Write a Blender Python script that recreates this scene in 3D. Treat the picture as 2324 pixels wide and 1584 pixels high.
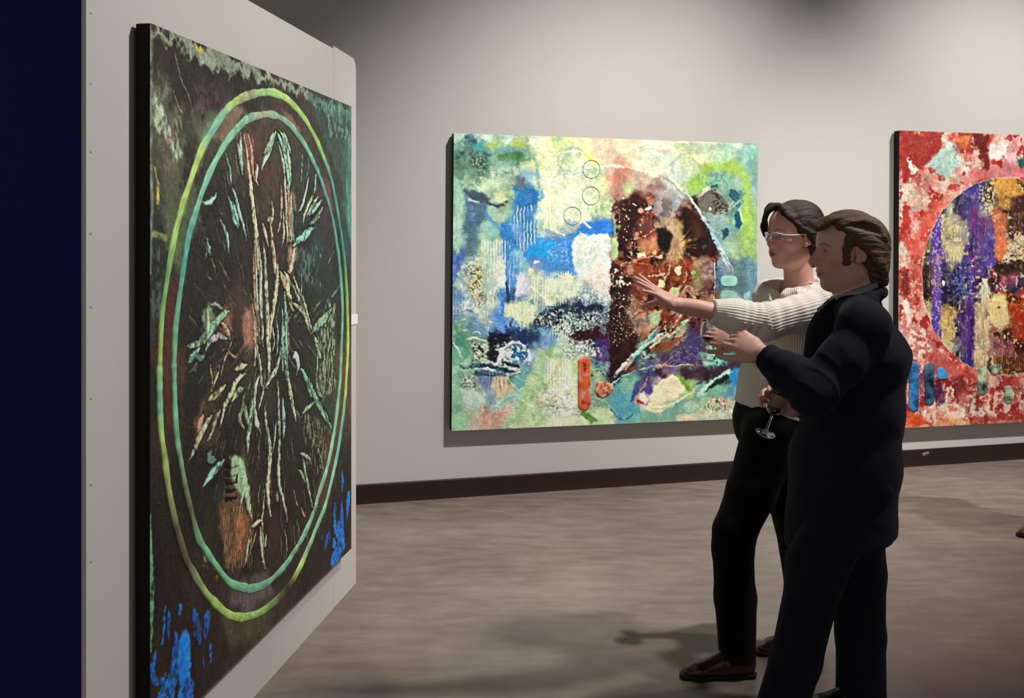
import bpy, bmesh, math, random
import numpy as np
from mathutils import Vector

# ------------------------------------------------------------------ camera, light, exposure
scn = bpy.context.scene
for ob in list(bpy.data.objects): bpy.data.objects.remove(ob, do_unlink=True)

cam_d = bpy.data.cameras.new('camera'); cam = bpy.data.objects.new('camera', cam_d); scn.collection.objects.link(cam)
cam.location = (0, 0, 1.58); cam.rotation_euler = (math.pi / 2, 0, 0)
cam_d.sensor_width = 36; cam_d.sensor_fit = 'HORIZONTAL'; cam_d.lens = 36 * 2400 / 2324
cam_d.shift_y = -(792 - 537) / 2324
cam_d.clip_start = .05
scn.camera = cam

world = bpy.data.worlds.new('gallery_ambient'); scn.world = world; world.use_nodes = True
bg = world.node_tree.nodes['Background']; bg.inputs[0].default_value = (1.0, .965, .935, 1); bg.inputs[1].default_value = .45

def spot(name, loc, target, watts, angle, blend, radius=.05, col=(1, .975, .94)):
    d = bpy.data.lights.new(name, 'SPOT'); d.energy = watts; d.spot_size = math.radians(angle); d.spot_blend = blend; d.shadow_soft_size = radius; d.color = col
    o = bpy.data.objects.new(name, d); scn.collection.objects.link(o); o.location = loc
    o.rotation_euler = (Vector(target) - Vector(loc)).to_track_quat('-Z', 'Y').to_euler(); return o

spot('track_light', (1.65, 3.90, 4.7), (.72, 6.6, .20), 1260, 77, 1.0, .06)
spot('track_light', (4.25, 4.65, 4.7), (3.45, 7.4, 1.25), 1080, 68, 1.0, .06)
spot('track_light', (2.90, 3.45, 4.7), (-.85, 3.6, 1.35), 1040, 64, 1.0, .14)

scn.view_settings.view_transform = 'Standard'; scn.view_settings.look = 'None'
scn.view_settings.gamma = 1.0; scn.view_settings.use_curve_mapping = False; scn.view_settings.exposure = -0.28



# ------------------------------------------------------------------ camera model (photo is 2324 x 1584)
FPX, CX, HY, CAMZ = 2400.0, 1162.0, 537.0, 1.58

def ray(u, v):
    return np.array([(u - CX) / FPX, 1.0, -(v - HY) / FPX])

def at(u, v, Y):
    r = ray(u, v)
    return np.array([r[0] * Y, Y, CAMZ + r[2] * Y])

def hit(u, v, p0, n):
    """the point of a vertical plane (p0, n) that is seen at photo pixel (u, v)"""
    r = ray(u, v)
    c = np.array([0, 0, CAMZ])
    t = np.dot(np.array(p0) - c, n) / np.dot(r, n)
    return c + r * t

# back wall and free-standing wall
WALL_P = np.array([-0.921, 6.247, 0.0])
WALL_D = np.array([4.564, 1.277, 0.0]); WALL_D /= np.linalg.norm(WALL_D)
WALL_N = np.array([WALL_D[1], -WALL_D[0], 0.0])          # towards the room
PAN_P = np.array([-0.7116, 4.824, 0.0])
PAN_D = np.array([0.1448, 1.0, 0.0]); PAN_D /= np.linalg.norm(PAN_D)
PAN_N = np.array([PAN_D[1], -PAN_D[0], 0.0])

class Canvas:
    """a stretched canvas: o = top left corner of the face, d to the right, e down (metres); rot: hung askew, degrees clockwise"""
    def __init__(self, p, d, n, depth, tl, tr, bl, rot=0.0, W=None):
        self.n = n; self.depth = depth
        self.p0 = p + n * depth
        a = math.radians(rot); dn = np.array([0, 0, -1.0])
        self.d = d * math.cos(a) + dn * math.sin(a)
        self.e = dn * math.cos(a) - d * math.sin(a)
        self.o = hit(*tl, self.p0, n)
        self.H = float(np.dot(hit(*bl, self.p0, n) - self.o, self.e))
        self.W = W or float(np.dot(hit(*tr, self.p0, n) - self.o, self.d))
    def P(self, u, v):
        h = hit(u, v, self.p0, self.n) - self.o
        return (float(np.dot(h, self.d)), float(np.dot(h, self.e)))
    def at(self, s, t, z=0.0):
        return self.o + self.d * s + self.e * t + self.n * z

CAN1 = Canvas(PAN_P, PAN_D, PAN_N, 0.05, (340, 52), (797, 247), (341, 1697))
CAN2 = Canvas(WALL_P, WALL_D, WALL_N, 0.075, (1030, 302), (1720, 331), (1024, 978), rot=0.45)
CAN3 = Canvas(WALL_P, WALL_D, WALL_N, 0.075, (2041, 296), (2324, 308), (2038, 972), rot=0.3, W=1.83)
# ------------------------------------------------------------------ a small paint box: pigment and relief of the canvases
def hx(c):
    if isinstance(c, str):
        c = c.lstrip('#')
        return np.array([int(c[i:i + 2], 16) for i in (0, 2, 4)], np.float32) / 255
    return np.array(c, np.float32)

def vnoise(x, y, seed):
    """smooth value noise, 0..1"""
    rs = np.random.RandomState(seed)
    tab = rs.rand(64, 64).astype(np.float32)
    xi = np.floor(x).astype(np.int32); yi = np.floor(y).astype(np.int32)
    fx = (x - xi).astype(np.float32); fy = (y - yi).astype(np.float32)
    fx = fx * fx * (3 - 2 * fx); fy = fy * fy * (3 - 2 * fy)
    x0 = xi & 63; x1 = (xi + 1) & 63; y0 = yi & 63; y1 = (yi + 1) & 63
    a = tab[y0, x0]; b = tab[y0, x1]; c = tab[y1, x0]; d = tab[y1, x1]
    return (a + (b - a) * fx) * (1 - fy) + (c + (d - c) * fx) * fy

def fbm(x, y, seed, octs=4, gain=0.5):
    o = 0; amp = 1; tot = 0
    for i in range(octs):
        o = o + amp * vnoise(x * 2 ** i + 13.7 * i, y * 2 ** i + 7.1 * i, seed + i)
        tot += amp; amp *= gain
    return o / tot

def sstep(a, b, x):
    t = np.clip((x - a) / (b - a + 1e-12), 0, 1)
    return t * t * (3 - 2 * t)

def smooth_path(q, n=4):
    o = []
    for i in range(len(q) - 1):
        p0 = q[max(i - 1, 0)]; p1 = q[i]; p2 = q[i + 1]; p3 = q[min(i + 2, len(q) - 1)]
        for k in range(n):
            t = k / n
            o.append(.5 * ((2 * p1) + (p2 - p0) * t + (2 * p0 - 5 * p1 + 4 * p2 - p3) * t * t + (3 * p1 - p0 - 3 * p2 + p3) * t ** 3))
    o.append(q[-1])
    return np.array(o, np.float32)

def bilin(A, x, y):
    h, w = A.shape[:2]
    x = np.clip(x, 0, w - 1.001); y = np.clip(y, 0, h - 1.001)
    i = x.astype(np.int32); j = y.astype(np.int32); fx = x - i; fy = y - j
    if A.ndim == 3: fx = fx[..., None]; fy = fy[..., None]
    return (A[j, i] * (1 - fx) + A[j, i + 1] * fx) * (1 - fy) + (A[j + 1, i] * (1 - fx) + A[j + 1, i + 1] * fx) * fy

def boxblur(A, r):
    for ax in (0, 1):
        p = [(0, 0)] * A.ndim; p[ax] = (r + 1, r)
        c = np.cumsum(np.pad(A, p, mode='edge'), axis=ax, dtype=np.float64); n = A.shape[ax]
        A = ((np.take(c, np.arange(2 * r + 1, 2 * r + 1 + n), ax) - np.take(c, np.arange(0, n), ax)) / (2 * r + 1)).astype(np.float32)
    return A

class Paint:
    def __init__(self, can, nx, ny, unit, seed):
        self.can = can; self.nx = nx; self.ny = ny; self.unit = unit      # unit: one photo pixel in metres, roughly
        s = np.linspace(0, can.W, nx, dtype=np.float32); t = np.linspace(0, can.H, ny, dtype=np.float32)
        self.s1 = s; self.t1 = t
        self.S, self.T = np.meshgrid(s, t)
        self.C = np.zeros((ny, nx, 3), np.float32); self.Z = np.zeros((ny, nx), np.float32)
        self.seed = seed; self.k = 0; self.rough = 1.0
        k = 1 / (unit * 362)                                               # shared wobble fields
        self.wx, self.wy = [2.0 * (fbm(self.S * 11 * k, self.T * 11 * k, seed + q, 5, .6) - .5) for q in (900, 950)]
        self.fx, self.fy = [2.0 * (fbm(self.S * 46 * k, self.T * 46 * k, seed + q, 3, .6) - .5) for q in (970, 980)]
    def ns(self):
        self.k += 17
        return self.seed + self.k
    def box(self, pts, pad):
        p = np.array(pts)
        i0 = np.searchsorted(self.s1, p[:, 0].min() - pad); i1 = np.searchsorted(self.s1, p[:, 0].max() + pad)
        j0 = np.searchsorted(self.t1, p[:, 1].min() - pad); j1 = np.searchsorted(self.t1, p[:, 1].max() + pad)
        return slice(max(0, j0), max(0, j1)), slice(max(0, i0), max(0, i1))
    def px(self, pts):
        return [self.can.P(u, v) for u, v in pts]
    def coords(self, sl, warp, fine):
        x = self.S[sl] + (self.wx[sl] * 2 * warp + self.fx[sl] * 2 * fine) * self.unit
        y = self.T[sl] + (self.wy[sl] * 2 * warp + self.fy[sl] * 2 * fine) * self.unit
        return x, y
    def put(self, sl, m, col, h=0.0):
        col = hx(col)
        self.C[sl] += (col - self.C[sl]) * m[..., None]
        if h: self.Z[sl] += m * h
    def scatter(self, pts, warp=14, eps=10, power=2.2):
        """soft colour field through control points (u, v, colour)"""
        P = np.array([self.can.P(p[0], p[1]) for p in pts], np.float32)
        K = np.array([hx(p[2]) for p in pts], np.float32)
        x, y = self.coords((slice(None), slice(None)), warp, warp * .25)
        num = np.zeros_like(self.C); den = np.zeros_like(self.S)
        e2 = (eps * self.unit) ** 2
        for (a, b), k in zip(P, K):
            w = ((x - a) ** 2 + (y - b) ** 2 + e2) ** (-power)
            num += w[..., None] * k; den += w
        self.C[:] = num / den[..., None]
    def poly(self, pts, col, soft=2, warp=3, fine=2, a=1.0, h=0, tex=0, raw=False):
        q = np.array(pts if raw else self.px(pts), np.float32); U = self.unit
        sl = self.box(q, (soft + warp + fine * 2 + 2) * U)
        x, y = self.coords(sl, warp, fine)
        if x.size == 0: return
        ins = np.zeros(x.shape, bool); d = np.full(x.shape, 1e9, np.float32)
        n = len(q)
        for i in range(n):
            ax, ay = q[i]; bx, by = q[(i + 1) % n]
            ex, ey = bx - ax, by - ay
            tt = np.clip(((x - ax) * ex + (y - ay) * ey) / (ex * ex + ey * ey + 1e-12), 0, 1)
            d = np.minimum(d, (x - ax - ex * tt) ** 2 + (y - ay - ey * tt) ** 2)
            if ay != by:
                c = ((ay > y) != (by > y)) & (x < (bx - ax) * (y - ay) / (by - ay) + ax)
                ins ^= c
        d = np.sqrt(d) / U; d = np.where(ins, -d, d)
        m = sstep(soft, -soft, d) * a
        if tex: m = m * np.clip(1 - tex + 2 * tex * (fbm(x / U / 6, y / U / 6, self.ns(), 3)), 0, 1)
        self.put(sl, m, col, h)
    def ell(self, u, v, ru, rv, col, ang=0, soft=.25, warp=3, fine=1.5, a=1.0, h=0, tex=0):
        c = self.can.P(u, v); U = self.unit
        r = max(ru, rv) * (1 + soft)
        sl = self.box([(c[0] - r * U, c[1] - r * U), (c[0] + r * U, c[1] + r * U)], (warp + fine * 2) * U)
        x, y = self.coords(sl, warp, fine)
        if x.size == 0: return
        ca, sa = math.cos(math.radians(ang)), math.sin(math.radians(ang))
        dx = (x - c[0]) / U; dy = (y - c[1]) / U
        rr = np.sqrt(((dx * ca + dy * sa) / ru) ** 2 + ((-dx * sa + dy * ca) / rv) ** 2)
        m = sstep(1 + soft, 1 - soft, rr) * a
        if tex: m = m * np.clip(1 - tex + 2 * tex * (fbm(dx / 5, dy / 5, self.ns(), 3)), 0, 1)
        self.put(sl, m, col, h)
    def line(self, pts, w, col, w1=None, soft=.8, warp=1.5, fine=.6, a=1.0, h=0, mid=None, raw=False, shade=None):
        """a tapering stroke; w, mid, w1: full widths in pixels at start, middle and end"""
        q = np.array(pts if raw else self.px(pts), np.float32); U = self.unit
        if len(q) > 2: q = smooth_path(q)
        if w1 is None: w1 = w
        wm = max(w, w1, mid or 0)
        sl = self.box(q, (wm + soft + warp + fine * 2 + 2) * U)
        x, y = self.coords(sl, warp, fine)
        if x.size == 0: return
        seg = np.sqrt(((q[1:] - q[:-1]) ** 2).sum(1)); cum = np.concatenate([[0], np.cumsum(seg)]); L = cum[-1] + 1e-9
        best = np.full(x.shape, 1e9, np.float32); tp = np.zeros(x.shape, np.float32)
        for i in range(len(q) - 1):
            ax, ay = q[i]; ex, ey = q[i + 1] - q[i]
            tt = np.clip(((x - ax) * ex + (y - ay) * ey) / (ex * ex + ey * ey + 1e-12), 0, 1)
            dd = (x - ax - ex * tt) ** 2 + (y - ay - ey * tt) ** 2
            b = dd < best
            best = np.where(b, dd, best); tp = np.where(b, (cum[i] + tt * seg[i]) / L, tp)
        d = np.sqrt(best) / U
        wid = w + (w1 - w) * tp
        if mid is not None: wid = wid + (mid - (w + w1) / 2) * 4 * tp * (1 - tp)
        wid = np.maximum(wid * (1 + self.rough * (1.1 * self.fx[sl] + .6 * self.wy[sl])), .05) / 2
        a = a * np.clip(.86 + .9 * self.fy[sl] + .7 * self.wx[sl], .15, 1)
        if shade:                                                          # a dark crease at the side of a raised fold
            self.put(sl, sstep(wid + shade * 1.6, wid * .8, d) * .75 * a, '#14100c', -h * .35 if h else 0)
        m = sstep(wid + soft, np.maximum(wid - soft, -.01), d) * a
        m = m * np.clip(wid * 2 / .8, 0, 1)
        self.put(sl, m, col, h)
    def dots(self, pts, n, r0, r1, cols, h=0, a=1.0):
        q = self.px(pts); p = np.array(q); rs = random.Random(self.ns())
        U = self.unit; done = 0; tries = 0
        while done < n and tries < n * 20:
            tries += 1
            x = rs.uniform(p[:, 0].min(), p[:, 0].max()); y = rs.uniform(p[:, 1].min(), p[:, 1].max())
            ins = False
            for i in range(len(q)):
                (ax, ay), (bx, by) = q[i], q[(i + 1) % len(q)]
                if (ay > y) != (by > y) and x < (bx - ax) * (y - ay) / (by - ay) + ax: ins = not ins
            if not ins: continue
            done += 1
            r = (r0 + (r1 - r0) * rs.random() ** 2.5) * U
            sl = self.box([(x - r, y - r), (x + r, y + r)], r + 2 * U)
            d = np.sqrt((self.S[sl] - x) ** 2 + ((self.T[sl] - y) * rs.uniform(.7, 1.3)) ** 2)
            self.put(sl, sstep(r + .6 * U, r - .6 * U, d) * a, rs.choice(cols), h)
    def crust(self, pts, col, freq=5, lo=.48, hi=.6, a=1.0, h=0, soft=8, ax=1.0, ay=1.0, warp=8):
        """broken, crusty patch: the colour only sits on the high spots of a noise"""
        q = np.array(self.px(pts), np.float32); U = self.unit
        sl = self.box(q, (soft + warp) * U)
        C0 = self.C[sl].copy(); Z0 = self.Z[sl].copy()
        x, y = self.S[sl], self.T[sl]
        if x.size == 0: return
        n = fbm(x / U / (freq * ax), y / U / (freq * ay), self.ns(), 4, .55)
        self.poly(pts, col, soft=soft, warp=warp, fine=3, a=a, h=h)
        m = sstep(lo, hi, n)
        self.C[sl] = C0 + (self.C[sl] - C0) * m[..., None]
        self.Z[sl] = Z0 + (self.Z[sl] - Z0) * m
    def combs(self, pts, col, period=6, duty=.5, a=.8, h=0.002, soft=5, warp=6, brk=.5, ang=0):
        """combed, near-vertical ridges inside a region"""
        q = np.array(self.px(pts), np.float32); U = self.unit
        sl = self.box(q, (soft + warp) * U)
        C0 = self.C[sl].copy(); Z0 = self.Z[sl].copy()
        x, y = self.S[sl], self.T[sl]
        if x.size == 0: return
        self.poly(pts, col, soft=soft, warp=warp, fine=2, a=a, h=h)
        ph = ((x + y * math.tan(math.radians(ang))) / U + self.fx[sl] * .8) / period
        tri = np.abs((ph % 1) - .5) * 2
        nb = fbm(ph * .73 + 3, y / U / 30, self.ns(), 3)
        m = sstep(1 - duty, 1 - duty + .35, tri) * sstep(brk - .14, brk + .1, nb)
        self.C[sl] = C0 + (self.C[sl] - C0) * m[..., None]
        self.Z[sl] = Z0 + (self.Z[sl] - Z0) * m
    def grain(self, amp=.05, hamp=.0012, freq=4, drag=3.0, dragf=9, vein=.0, mott=.10):
        """wet-paint finish: drags every edge about, mottles the pigment, raises fine crests"""
        U = self.unit; S, T = self.S / U, self.T / U
        gx = self.nx / self.can.W * U; gy = self.ny / self.can.H * U
        dx = 2.4 * (fbm(S / dragf, T / dragf, self.ns(), 4, .62) - .5) * drag
        dy = 2.4 * (fbm(S / dragf, T / dragf, self.ns(), 4, .62) - .5) * drag
        J, I = np.mgrid[0:self.ny, 0:self.nx].astype(np.float32)
        self.C = bilin(self.C, I + dx * gx, J + dy * gy); self.Z = bilin(self.Z, I + dx * gx, J + dy * gy)
        n = fbm(S / freq, T / freq, self.ns(), 3, .6) - .5
        n2 = fbm(S / (freq * 6), T / (freq * 6), self.ns(), 5, .65) - .5
        n3 = fbm(S / (freq * 2.2), T / (freq * 3.5), self.ns(), 3, .6) - .5
        self.C *= (1 + n * 2 * amp + n2 * 2 * mott + n3 * mott)[..., None]
        for r_, k_ in ((2, .35), (10, .38)):                                # crisper tonal edges
            self.C = np.clip(self.C + k_ * (self.C - boxblur(boxblur(self.C, r_), r_)), 0.01, 1)
        if vein:
            r = 1 - np.abs(fbm(S / 17 + 2 * dx / 9, T / 12, self.ns(), 4, .55) - .5) * 2
            r2 = 1 - np.abs(fbm(S / 30, T / 26 + dy / 9, self.ns(), 4, .55) - .5) * 2
            m = np.maximum(sstep(.965, 1, r), sstep(.975, 1, r2)) * sstep(.42, .6, fbm(S / 45, T / 45, self.ns(), 2))
            lum = self.C.mean(2, keepdims=True)
            self.C += (np.minimum(self.C * 1.35 + .12, .97) - self.C) * (m * vein)[..., None]
            self.Z += m * .002
            d = np.roll(m, -2, 0) * (1 - m); self.C *= (1 - .35 * vein * d)[..., None]
        self.Z += n * 2 * hamp
    def final(self):
        self.C = np.clip(self.C, 0, 1)
        return self.C, self.Z
# ------------------------------------------------------------------ solid modelling: smooth-blended volumes -> one continuous surface
def V3(*a): return np.array(a, np.float64)
def unit3(v):
    v = np.asarray(v, float); return v / (np.linalg.norm(v) + 1e-12)

class Frame:
    """local axes: x forward, y left, z up"""
    def __init__(self, o, fw, up=(0, 0, 1), scale=1.0):
        self.o = np.asarray(o, float); x = unit3(fw); z = np.asarray(up, float); z = unit3(z - x * np.dot(z, x)); y = np.cross(z, x)
        self.R = np.stack([x, y, z], 1); self.s = scale
    def __call__(self, *p): return self.o + self.R @ (np.array(p, float) * self.s)
    def loc(self, P): return ((P - self.o) @ self.R) / self.s

def axis(ranges):
    """graded grid line positions: [(from, to, step), ...]"""
    o = []
    for a, b, h in ranges:
        n = max(1, int(round((b - a) / h))); o += list(np.linspace(a, b, n, endpoint=False))
    o.append(ranges[-1][1])
    return np.array(o, np.float32)

class Field:
    def __init__(self, xs, ys, zs):
        self.ax = [np.asarray(a, np.float32) for a in (xs, ys, zs)]
        self.F = np.full([len(a) for a in self.ax], .5, np.float32)
    def sub(self, lo, hi):
        sl = []
        for a, l, h in zip(self.ax, lo, hi):
            sl.append(slice(int(np.searchsorted(a, l)), int(np.searchsorted(a, h))))
        return tuple(sl)
    def pts(self, sl):
        x, y, z = (a[s] for a, s in zip(self.ax, sl))
        return x[:, None, None], y[None, :, None], z[None, None, :]
    def comb(self, sl, d, k, op):
        A = self.F[sl]
        if op == 'u':
            h = np.clip(.5 + .5 * (A - d) / k, 0, 1); self.F[sl] = A + (d - A) * h - k * h * (1 - h)
        elif op == 's':                                  # carve away
            h = np.clip(.5 - .5 * (A + d) / k, 0, 1); self.F[sl] = A + (-d - A) * h + k * h * (1 - h)
    def cone(self, a, b, ra, rb, k=.012, op='u'):
        a = np.asarray(a, float); b = np.asarray(b, float); r = max(ra, rb) + k + .012
        sl = self.sub(np.minimum(a, b) - r, np.maximum(a, b) + r); x, y, z = self.pts(sl)
        if min(x.size, y.size, z.size) == 0: return
        e = (b - a); L2 = float(e @ e) + 1e-12
        px, py, pz = x - a[0], y - a[1], z - a[2]
        t = np.clip((px * e[0] + py * e[1] + pz * e[2]) / L2, 0, 1)
        d = np.sqrt((px - t * e[0]) ** 2 + (py - t * e[1]) ** 2 + (pz - t * e[2]) ** 2) - (ra + (rb - ra) * t)
        self.comb(sl, d.astype(np.float32), k, op)
    def path(self, P, R, k=.012, op='u'):
        for i in range(len(P) - 1): self.cone(P[i], P[i + 1], R[i], R[i + 1], k, op)
    def ell(self, c, r, R=None, k=.012, op='u'):
        """ellipsoid, radii along the columns of R"""
        c = np.asarray(c, float); r = np.asarray(r, float); R = np.eye(3) if R is None else R
        ext = np.sqrt(((R * r) ** 2).sum(1)) + k + .012
        sl = self.sub(c - ext, c + ext); x, y, z = self.pts(sl)
        if min(x.size, y.size, z.size) == 0: return
        x = x - c[0]; y = y - c[1]; z = z - c[2]
        q = [(x * R[0, i] + y * R[1, i] + z * R[2, i]) for i in range(3)]
        k0 = np.sqrt(sum((q[i] / r[i]) ** 2 for i in range(3))); k1 = np.sqrt(sum((q[i] / r[i] ** 2) ** 2 for i in range(3))) + 1e-6
        self.comb(sl, (k0 * (k0 - 1) / k1).astype(np.float32), k, op)
    def slab(self, P, rw, rd, wdir, k=.02, op='u'):
        """a limb or trunk of elliptic section through points P; rw along wdir, rd across it"""
        for i in range(len(P) - 1):
            a, b = np.asarray(P[i], float), np.asarray(P[i + 1], float)
            w = wdir if isinstance(wdir, np.ndarray) else np.asarray(wdir, float)
            e = b - a; L2 = float(e @ e); ax = e / math.sqrt(L2)
            w = unit3(w - ax * np.dot(w, ax)); v = np.cross(ax, w)
            m = max(rw[i], rw[i + 1], rd[i], rd[i + 1]) + k + .012
            sl = self.sub(np.minimum(a, b) - m, np.maximum(a, b) + m); x, y, z = self.pts(sl)
            if min(x.size, y.size, z.size) == 0: continue
            px, py, pz = x - a[0], y - a[1], z - a[2]
            tr = (px * e[0] + py * e[1] + pz * e[2]) / L2; t = np.clip(tr, 0, 1)
            A = rw[i] + (rw[i + 1] - rw[i]) * t; B = rd[i] + (rd[i + 1] - rd[i]) * t
            qw = px * w[0] + py * w[1] + pz * w[2]; qv = px * v[0] + py * v[1] + pz * v[2]
            qa = (tr - t) * math.sqrt(L2); C = np.minimum(A, B) * .8
            k0 = np.sqrt((qw / A) ** 2 + (qv / B) ** 2 + (qa / C) ** 2); k1 = np.sqrt((qw / A ** 2) ** 2 + (qv / B ** 2) ** 2 + (qa / C ** 2) ** 2) + 1e-6
            self.comb(sl, (k0 * (k0 - 1) / k1).astype(np.float32), k, op)
    def cut(self, p, n):
        """remove everything on the +n side of a plane"""
        n = unit3(n); sl = tuple(slice(None) for _ in range(3)); x, y, z = self.pts(sl)
        d = (x - p[0]) * n[0] + (y - p[1]) * n[1] + (z - p[2]) * n[2]
        self.F = np.maximum(self.F, d.astype(np.float32))
    def cut_near(self, p, n, r):
        """as cut, but only within reach r of p (a cuff)"""
        p = np.asarray(p, float); n = unit3(n); sl = self.sub(p - r, p + r); x, y, z = self.pts(sl)
        d = (x - p[0]) * n[0] + (y - p[1]) * n[1] + (z - p[2]) * n[2]
        self.F[sl] = np.maximum(self.F[sl], d.astype(np.float32))
    def minus(self, other, gap=0.0):
        self.F = np.maximum(self.F, gap - other.F)
    def mesh(self):
        F = self.F; S = F < 0
        n = [d - 1 for d in F.shape]
        cnt = np.zeros(n, np.uint8)
        for i in (0, 1):
            for j in (0, 1):
                for k in (0, 1): cnt += S[i:n[0] + i, j:n[1] + j, k:n[2] + k]
        I, J, K = np.nonzero((cnt > 0) & (cnt < 8))
        idx = np.full(n, -1, np.int32); idx[I, J, K] = np.arange(len(I), dtype=np.int32)
        val = {}
        for i in (0, 1):
            for j in (0, 1):
                for k in (0, 1): val[i, j, k] = F[I + i, J + j, K + k]
        acc = np.zeros((len(I), 3), np.float32); num = np.zeros(len(I), np.float32)
        cs = list(val)
        for a in cs:
            for b in cs:
                df = [b[q] - a[q] for q in range(3)]
                if sum(df) != 1 or min(df) < 0: continue
                va, vb = val[a], val[b]; m = (va < 0) != (vb < 0)
                t = np.where(m, va / np.where(m, va - vb, 1), 0)
                for q in range(3): acc[:, q] += np.where(m, a[q] + df[q] * t, 0)
                num += m
        acc /= num[:, None]
        base = [I, J, K]; P = np.zeros_like(acc)
        for q in range(3):
            a = self.ax[q]; i0 = base[q]; P[:, q] = a[i0] + (a[i0 + 1] - a[i0]) * acc[:, q]
        quads = []
        for q in range(3):
            s0 = [slice(None)] * 3; s1 = [slice(None)] * 3; s0[q] = slice(0, -1); s1[q] = slice(1, None)
            A = S[tuple(s0)]; B = S[tuple(s1)]
            e = np.array(np.nonzero(A != B)).T; inside = A[tuple(e.T)]
            u, v = (q + 1) % 3, (q + 2) % 3
            ok = (e[:, u] > 0) & (e[:, v] > 0) & (e[:, u] < n[u]) & (e[:, v] < n[v])
            e = e[ok]; inside = inside[ok]
            def cell(du, dv):
                c = e.copy(); c[:, u] += du; c[:, v] += dv
                return idx[c[:, 0], c[:, 1], c[:, 2]]
            Q = np.stack([cell(-1, -1), cell(0, -1), cell(0, 0), cell(-1, 0)], 1)
            Q[~inside] = Q[~inside][:, ::-1]
            quads.append(Q)
        Q = np.concatenate(quads); Q = Q[(Q >= 0).all(1)]
        return P.astype(np.float64), Q

def vnormals(P, Q):
    fn = np.cross(P[Q[:, 2]] - P[Q[:, 0]], P[Q[:, 3]] - P[Q[:, 1]])
    N = np.zeros_like(P)
    for i in range(4):
        for c in range(3): N[:, c] += np.bincount(Q[:, i], fn[:, c], len(P))
    return N / (np.linalg.norm(N, axis=1, keepdims=True) + 1e-12)

def relax(P, Q, it=2, lam=.5):
    e = np.concatenate([Q[:, [0, 1]], Q[:, [1, 2]], Q[:, [2, 3]], Q[:, [3, 0]]])
    deg = np.bincount(e[:, 0], minlength=len(P)) + np.bincount(e[:, 1], minlength=len(P)) + 1e-9
    for _ in range(it):
        M = np.zeros_like(P)
        for c in range(3):
            M[:, c] = np.bincount(e[:, 0], P[e[:, 1], c], len(P)) + np.bincount(e[:, 1], P[e[:, 0], c], len(P))
        P = P + (M / deg[:, None] - P) * lam
    return P

def noise3(P, f, seed):
    return (vnoise(P[:, 0] * f + 5.3, P[:, 1] * f + 9.1, seed) + vnoise(P[:, 1] * f + 1.7, P[:, 2] * f + 3.3, seed + 1) + vnoise(P[:, 2] * f + 8.2, P[:, 0] * f + 2.9, seed + 2)) / 1.5 - 1

# ---- anatomy
def add_head(f, H, fem):
    """skull and face in the head frame H (x forward, y left, z up), life size"""
    E = lambda c, r, k=.014, op='u', R=None: f.ell(H(*c), np.array(r) * H.s, H.R if R is None else H.R @ R, k * H.s, op)
    Co = lambda a, b, ra, rb, k=.010, op='u': f.cone(H(*a), H(*b), ra * H.s, rb * H.s, k * H.s, op)
    jw = .90 if fem else 1.0
    E((-.014, 0, .036), (.096, .076, .082)); E((.030, 0, .030), (.060, .066, .070), .03)
    E((.030, 0, -.030), (.060, .062 * jw, .078), .03)
    E((.024, 0, -.078), (.060, .052 * jw, .040), .028)
    E((.070, 0, -.104), (.020, .020 * jw, .015), .026)                                   # chin
    for s in (-1, 1):
        E((.052, .045 * s, -.022), (.030, .022, .022), .022)                              # cheek
        Co((.080, .012 * s, .020), (.066, .050 * s, .018), .008 if fem else .0105, .007, .016)   # brow
        Co((-.004, .060 * jw * s, -.070), (.050, .034 * jw * s, -.102), .016, .014, .026) # jaw line
    for s in (-1, 1):
        E((.093, .031 * s, .001), (.016, .017, .011), .010, 's')                          # eye socket
        E((.070, .031 * s, .002), (.0145, .0155, .0135), .004)                            # eyeball with lids
        Co((.0835, .018 * s, .0065), (.0795, .045 * s, .005), .0028, .0024, .004)         # upper lid
    n = .92 if fem else 1.10; nx = .1055 if fem else .1155
    Co((.086, 0, .012), (nx - .002, 0, -.026), .0075, .0085 * n, .010)
    E((.095, 0, -.022), (.018, .0125, .020), .012)
    E((nx, 0, -.030), (.0115 * n, .0105 * n, .0095 * n), .008)
    for s in (-1, 1): E((nx - .0110, .0115 * s, -.034), (.0105, .0075, .0075), .009)
    E((.078, 0, -.058), (.020, .030, .022), .02)                                          # muzzle
    Co((.0915, -.018, -.0615), (.0915, .018, -.0615), .0042, .0042, .006); Co((.0985, -.008, -.0600), (.0985, .008, -.0600), .0042, .0042, .007)
    Co((.0885, -.015, -.0735), (.0885, .015, -.0735), .0050, .0050, .006); Co((.0945, -.008, -.0735), (.0945, .008, -.0735), .0052, .0052, .007)
    Co((.103, -.018, -.0672), (.103, .018, -.0672), .0022, .0022, .004, 's')
    for s in (-1, 1):                                                                     # ears
        a = math.radians(14); R = np.array([[math.cos(a), 0, math.sin(a)], [0, 1, 0], [-math.sin(a), 0, math.cos(a)]])
        E((-.006, .077 * s, -.008), (.017, .0075, .029), .006, 'u', R)
        E((-.003, .085 * s, -.004), (.009, .006, .017), .004, 's', R)
        E((.004, .078 * s, -.030), (.010, .007, .010), .006)

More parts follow.
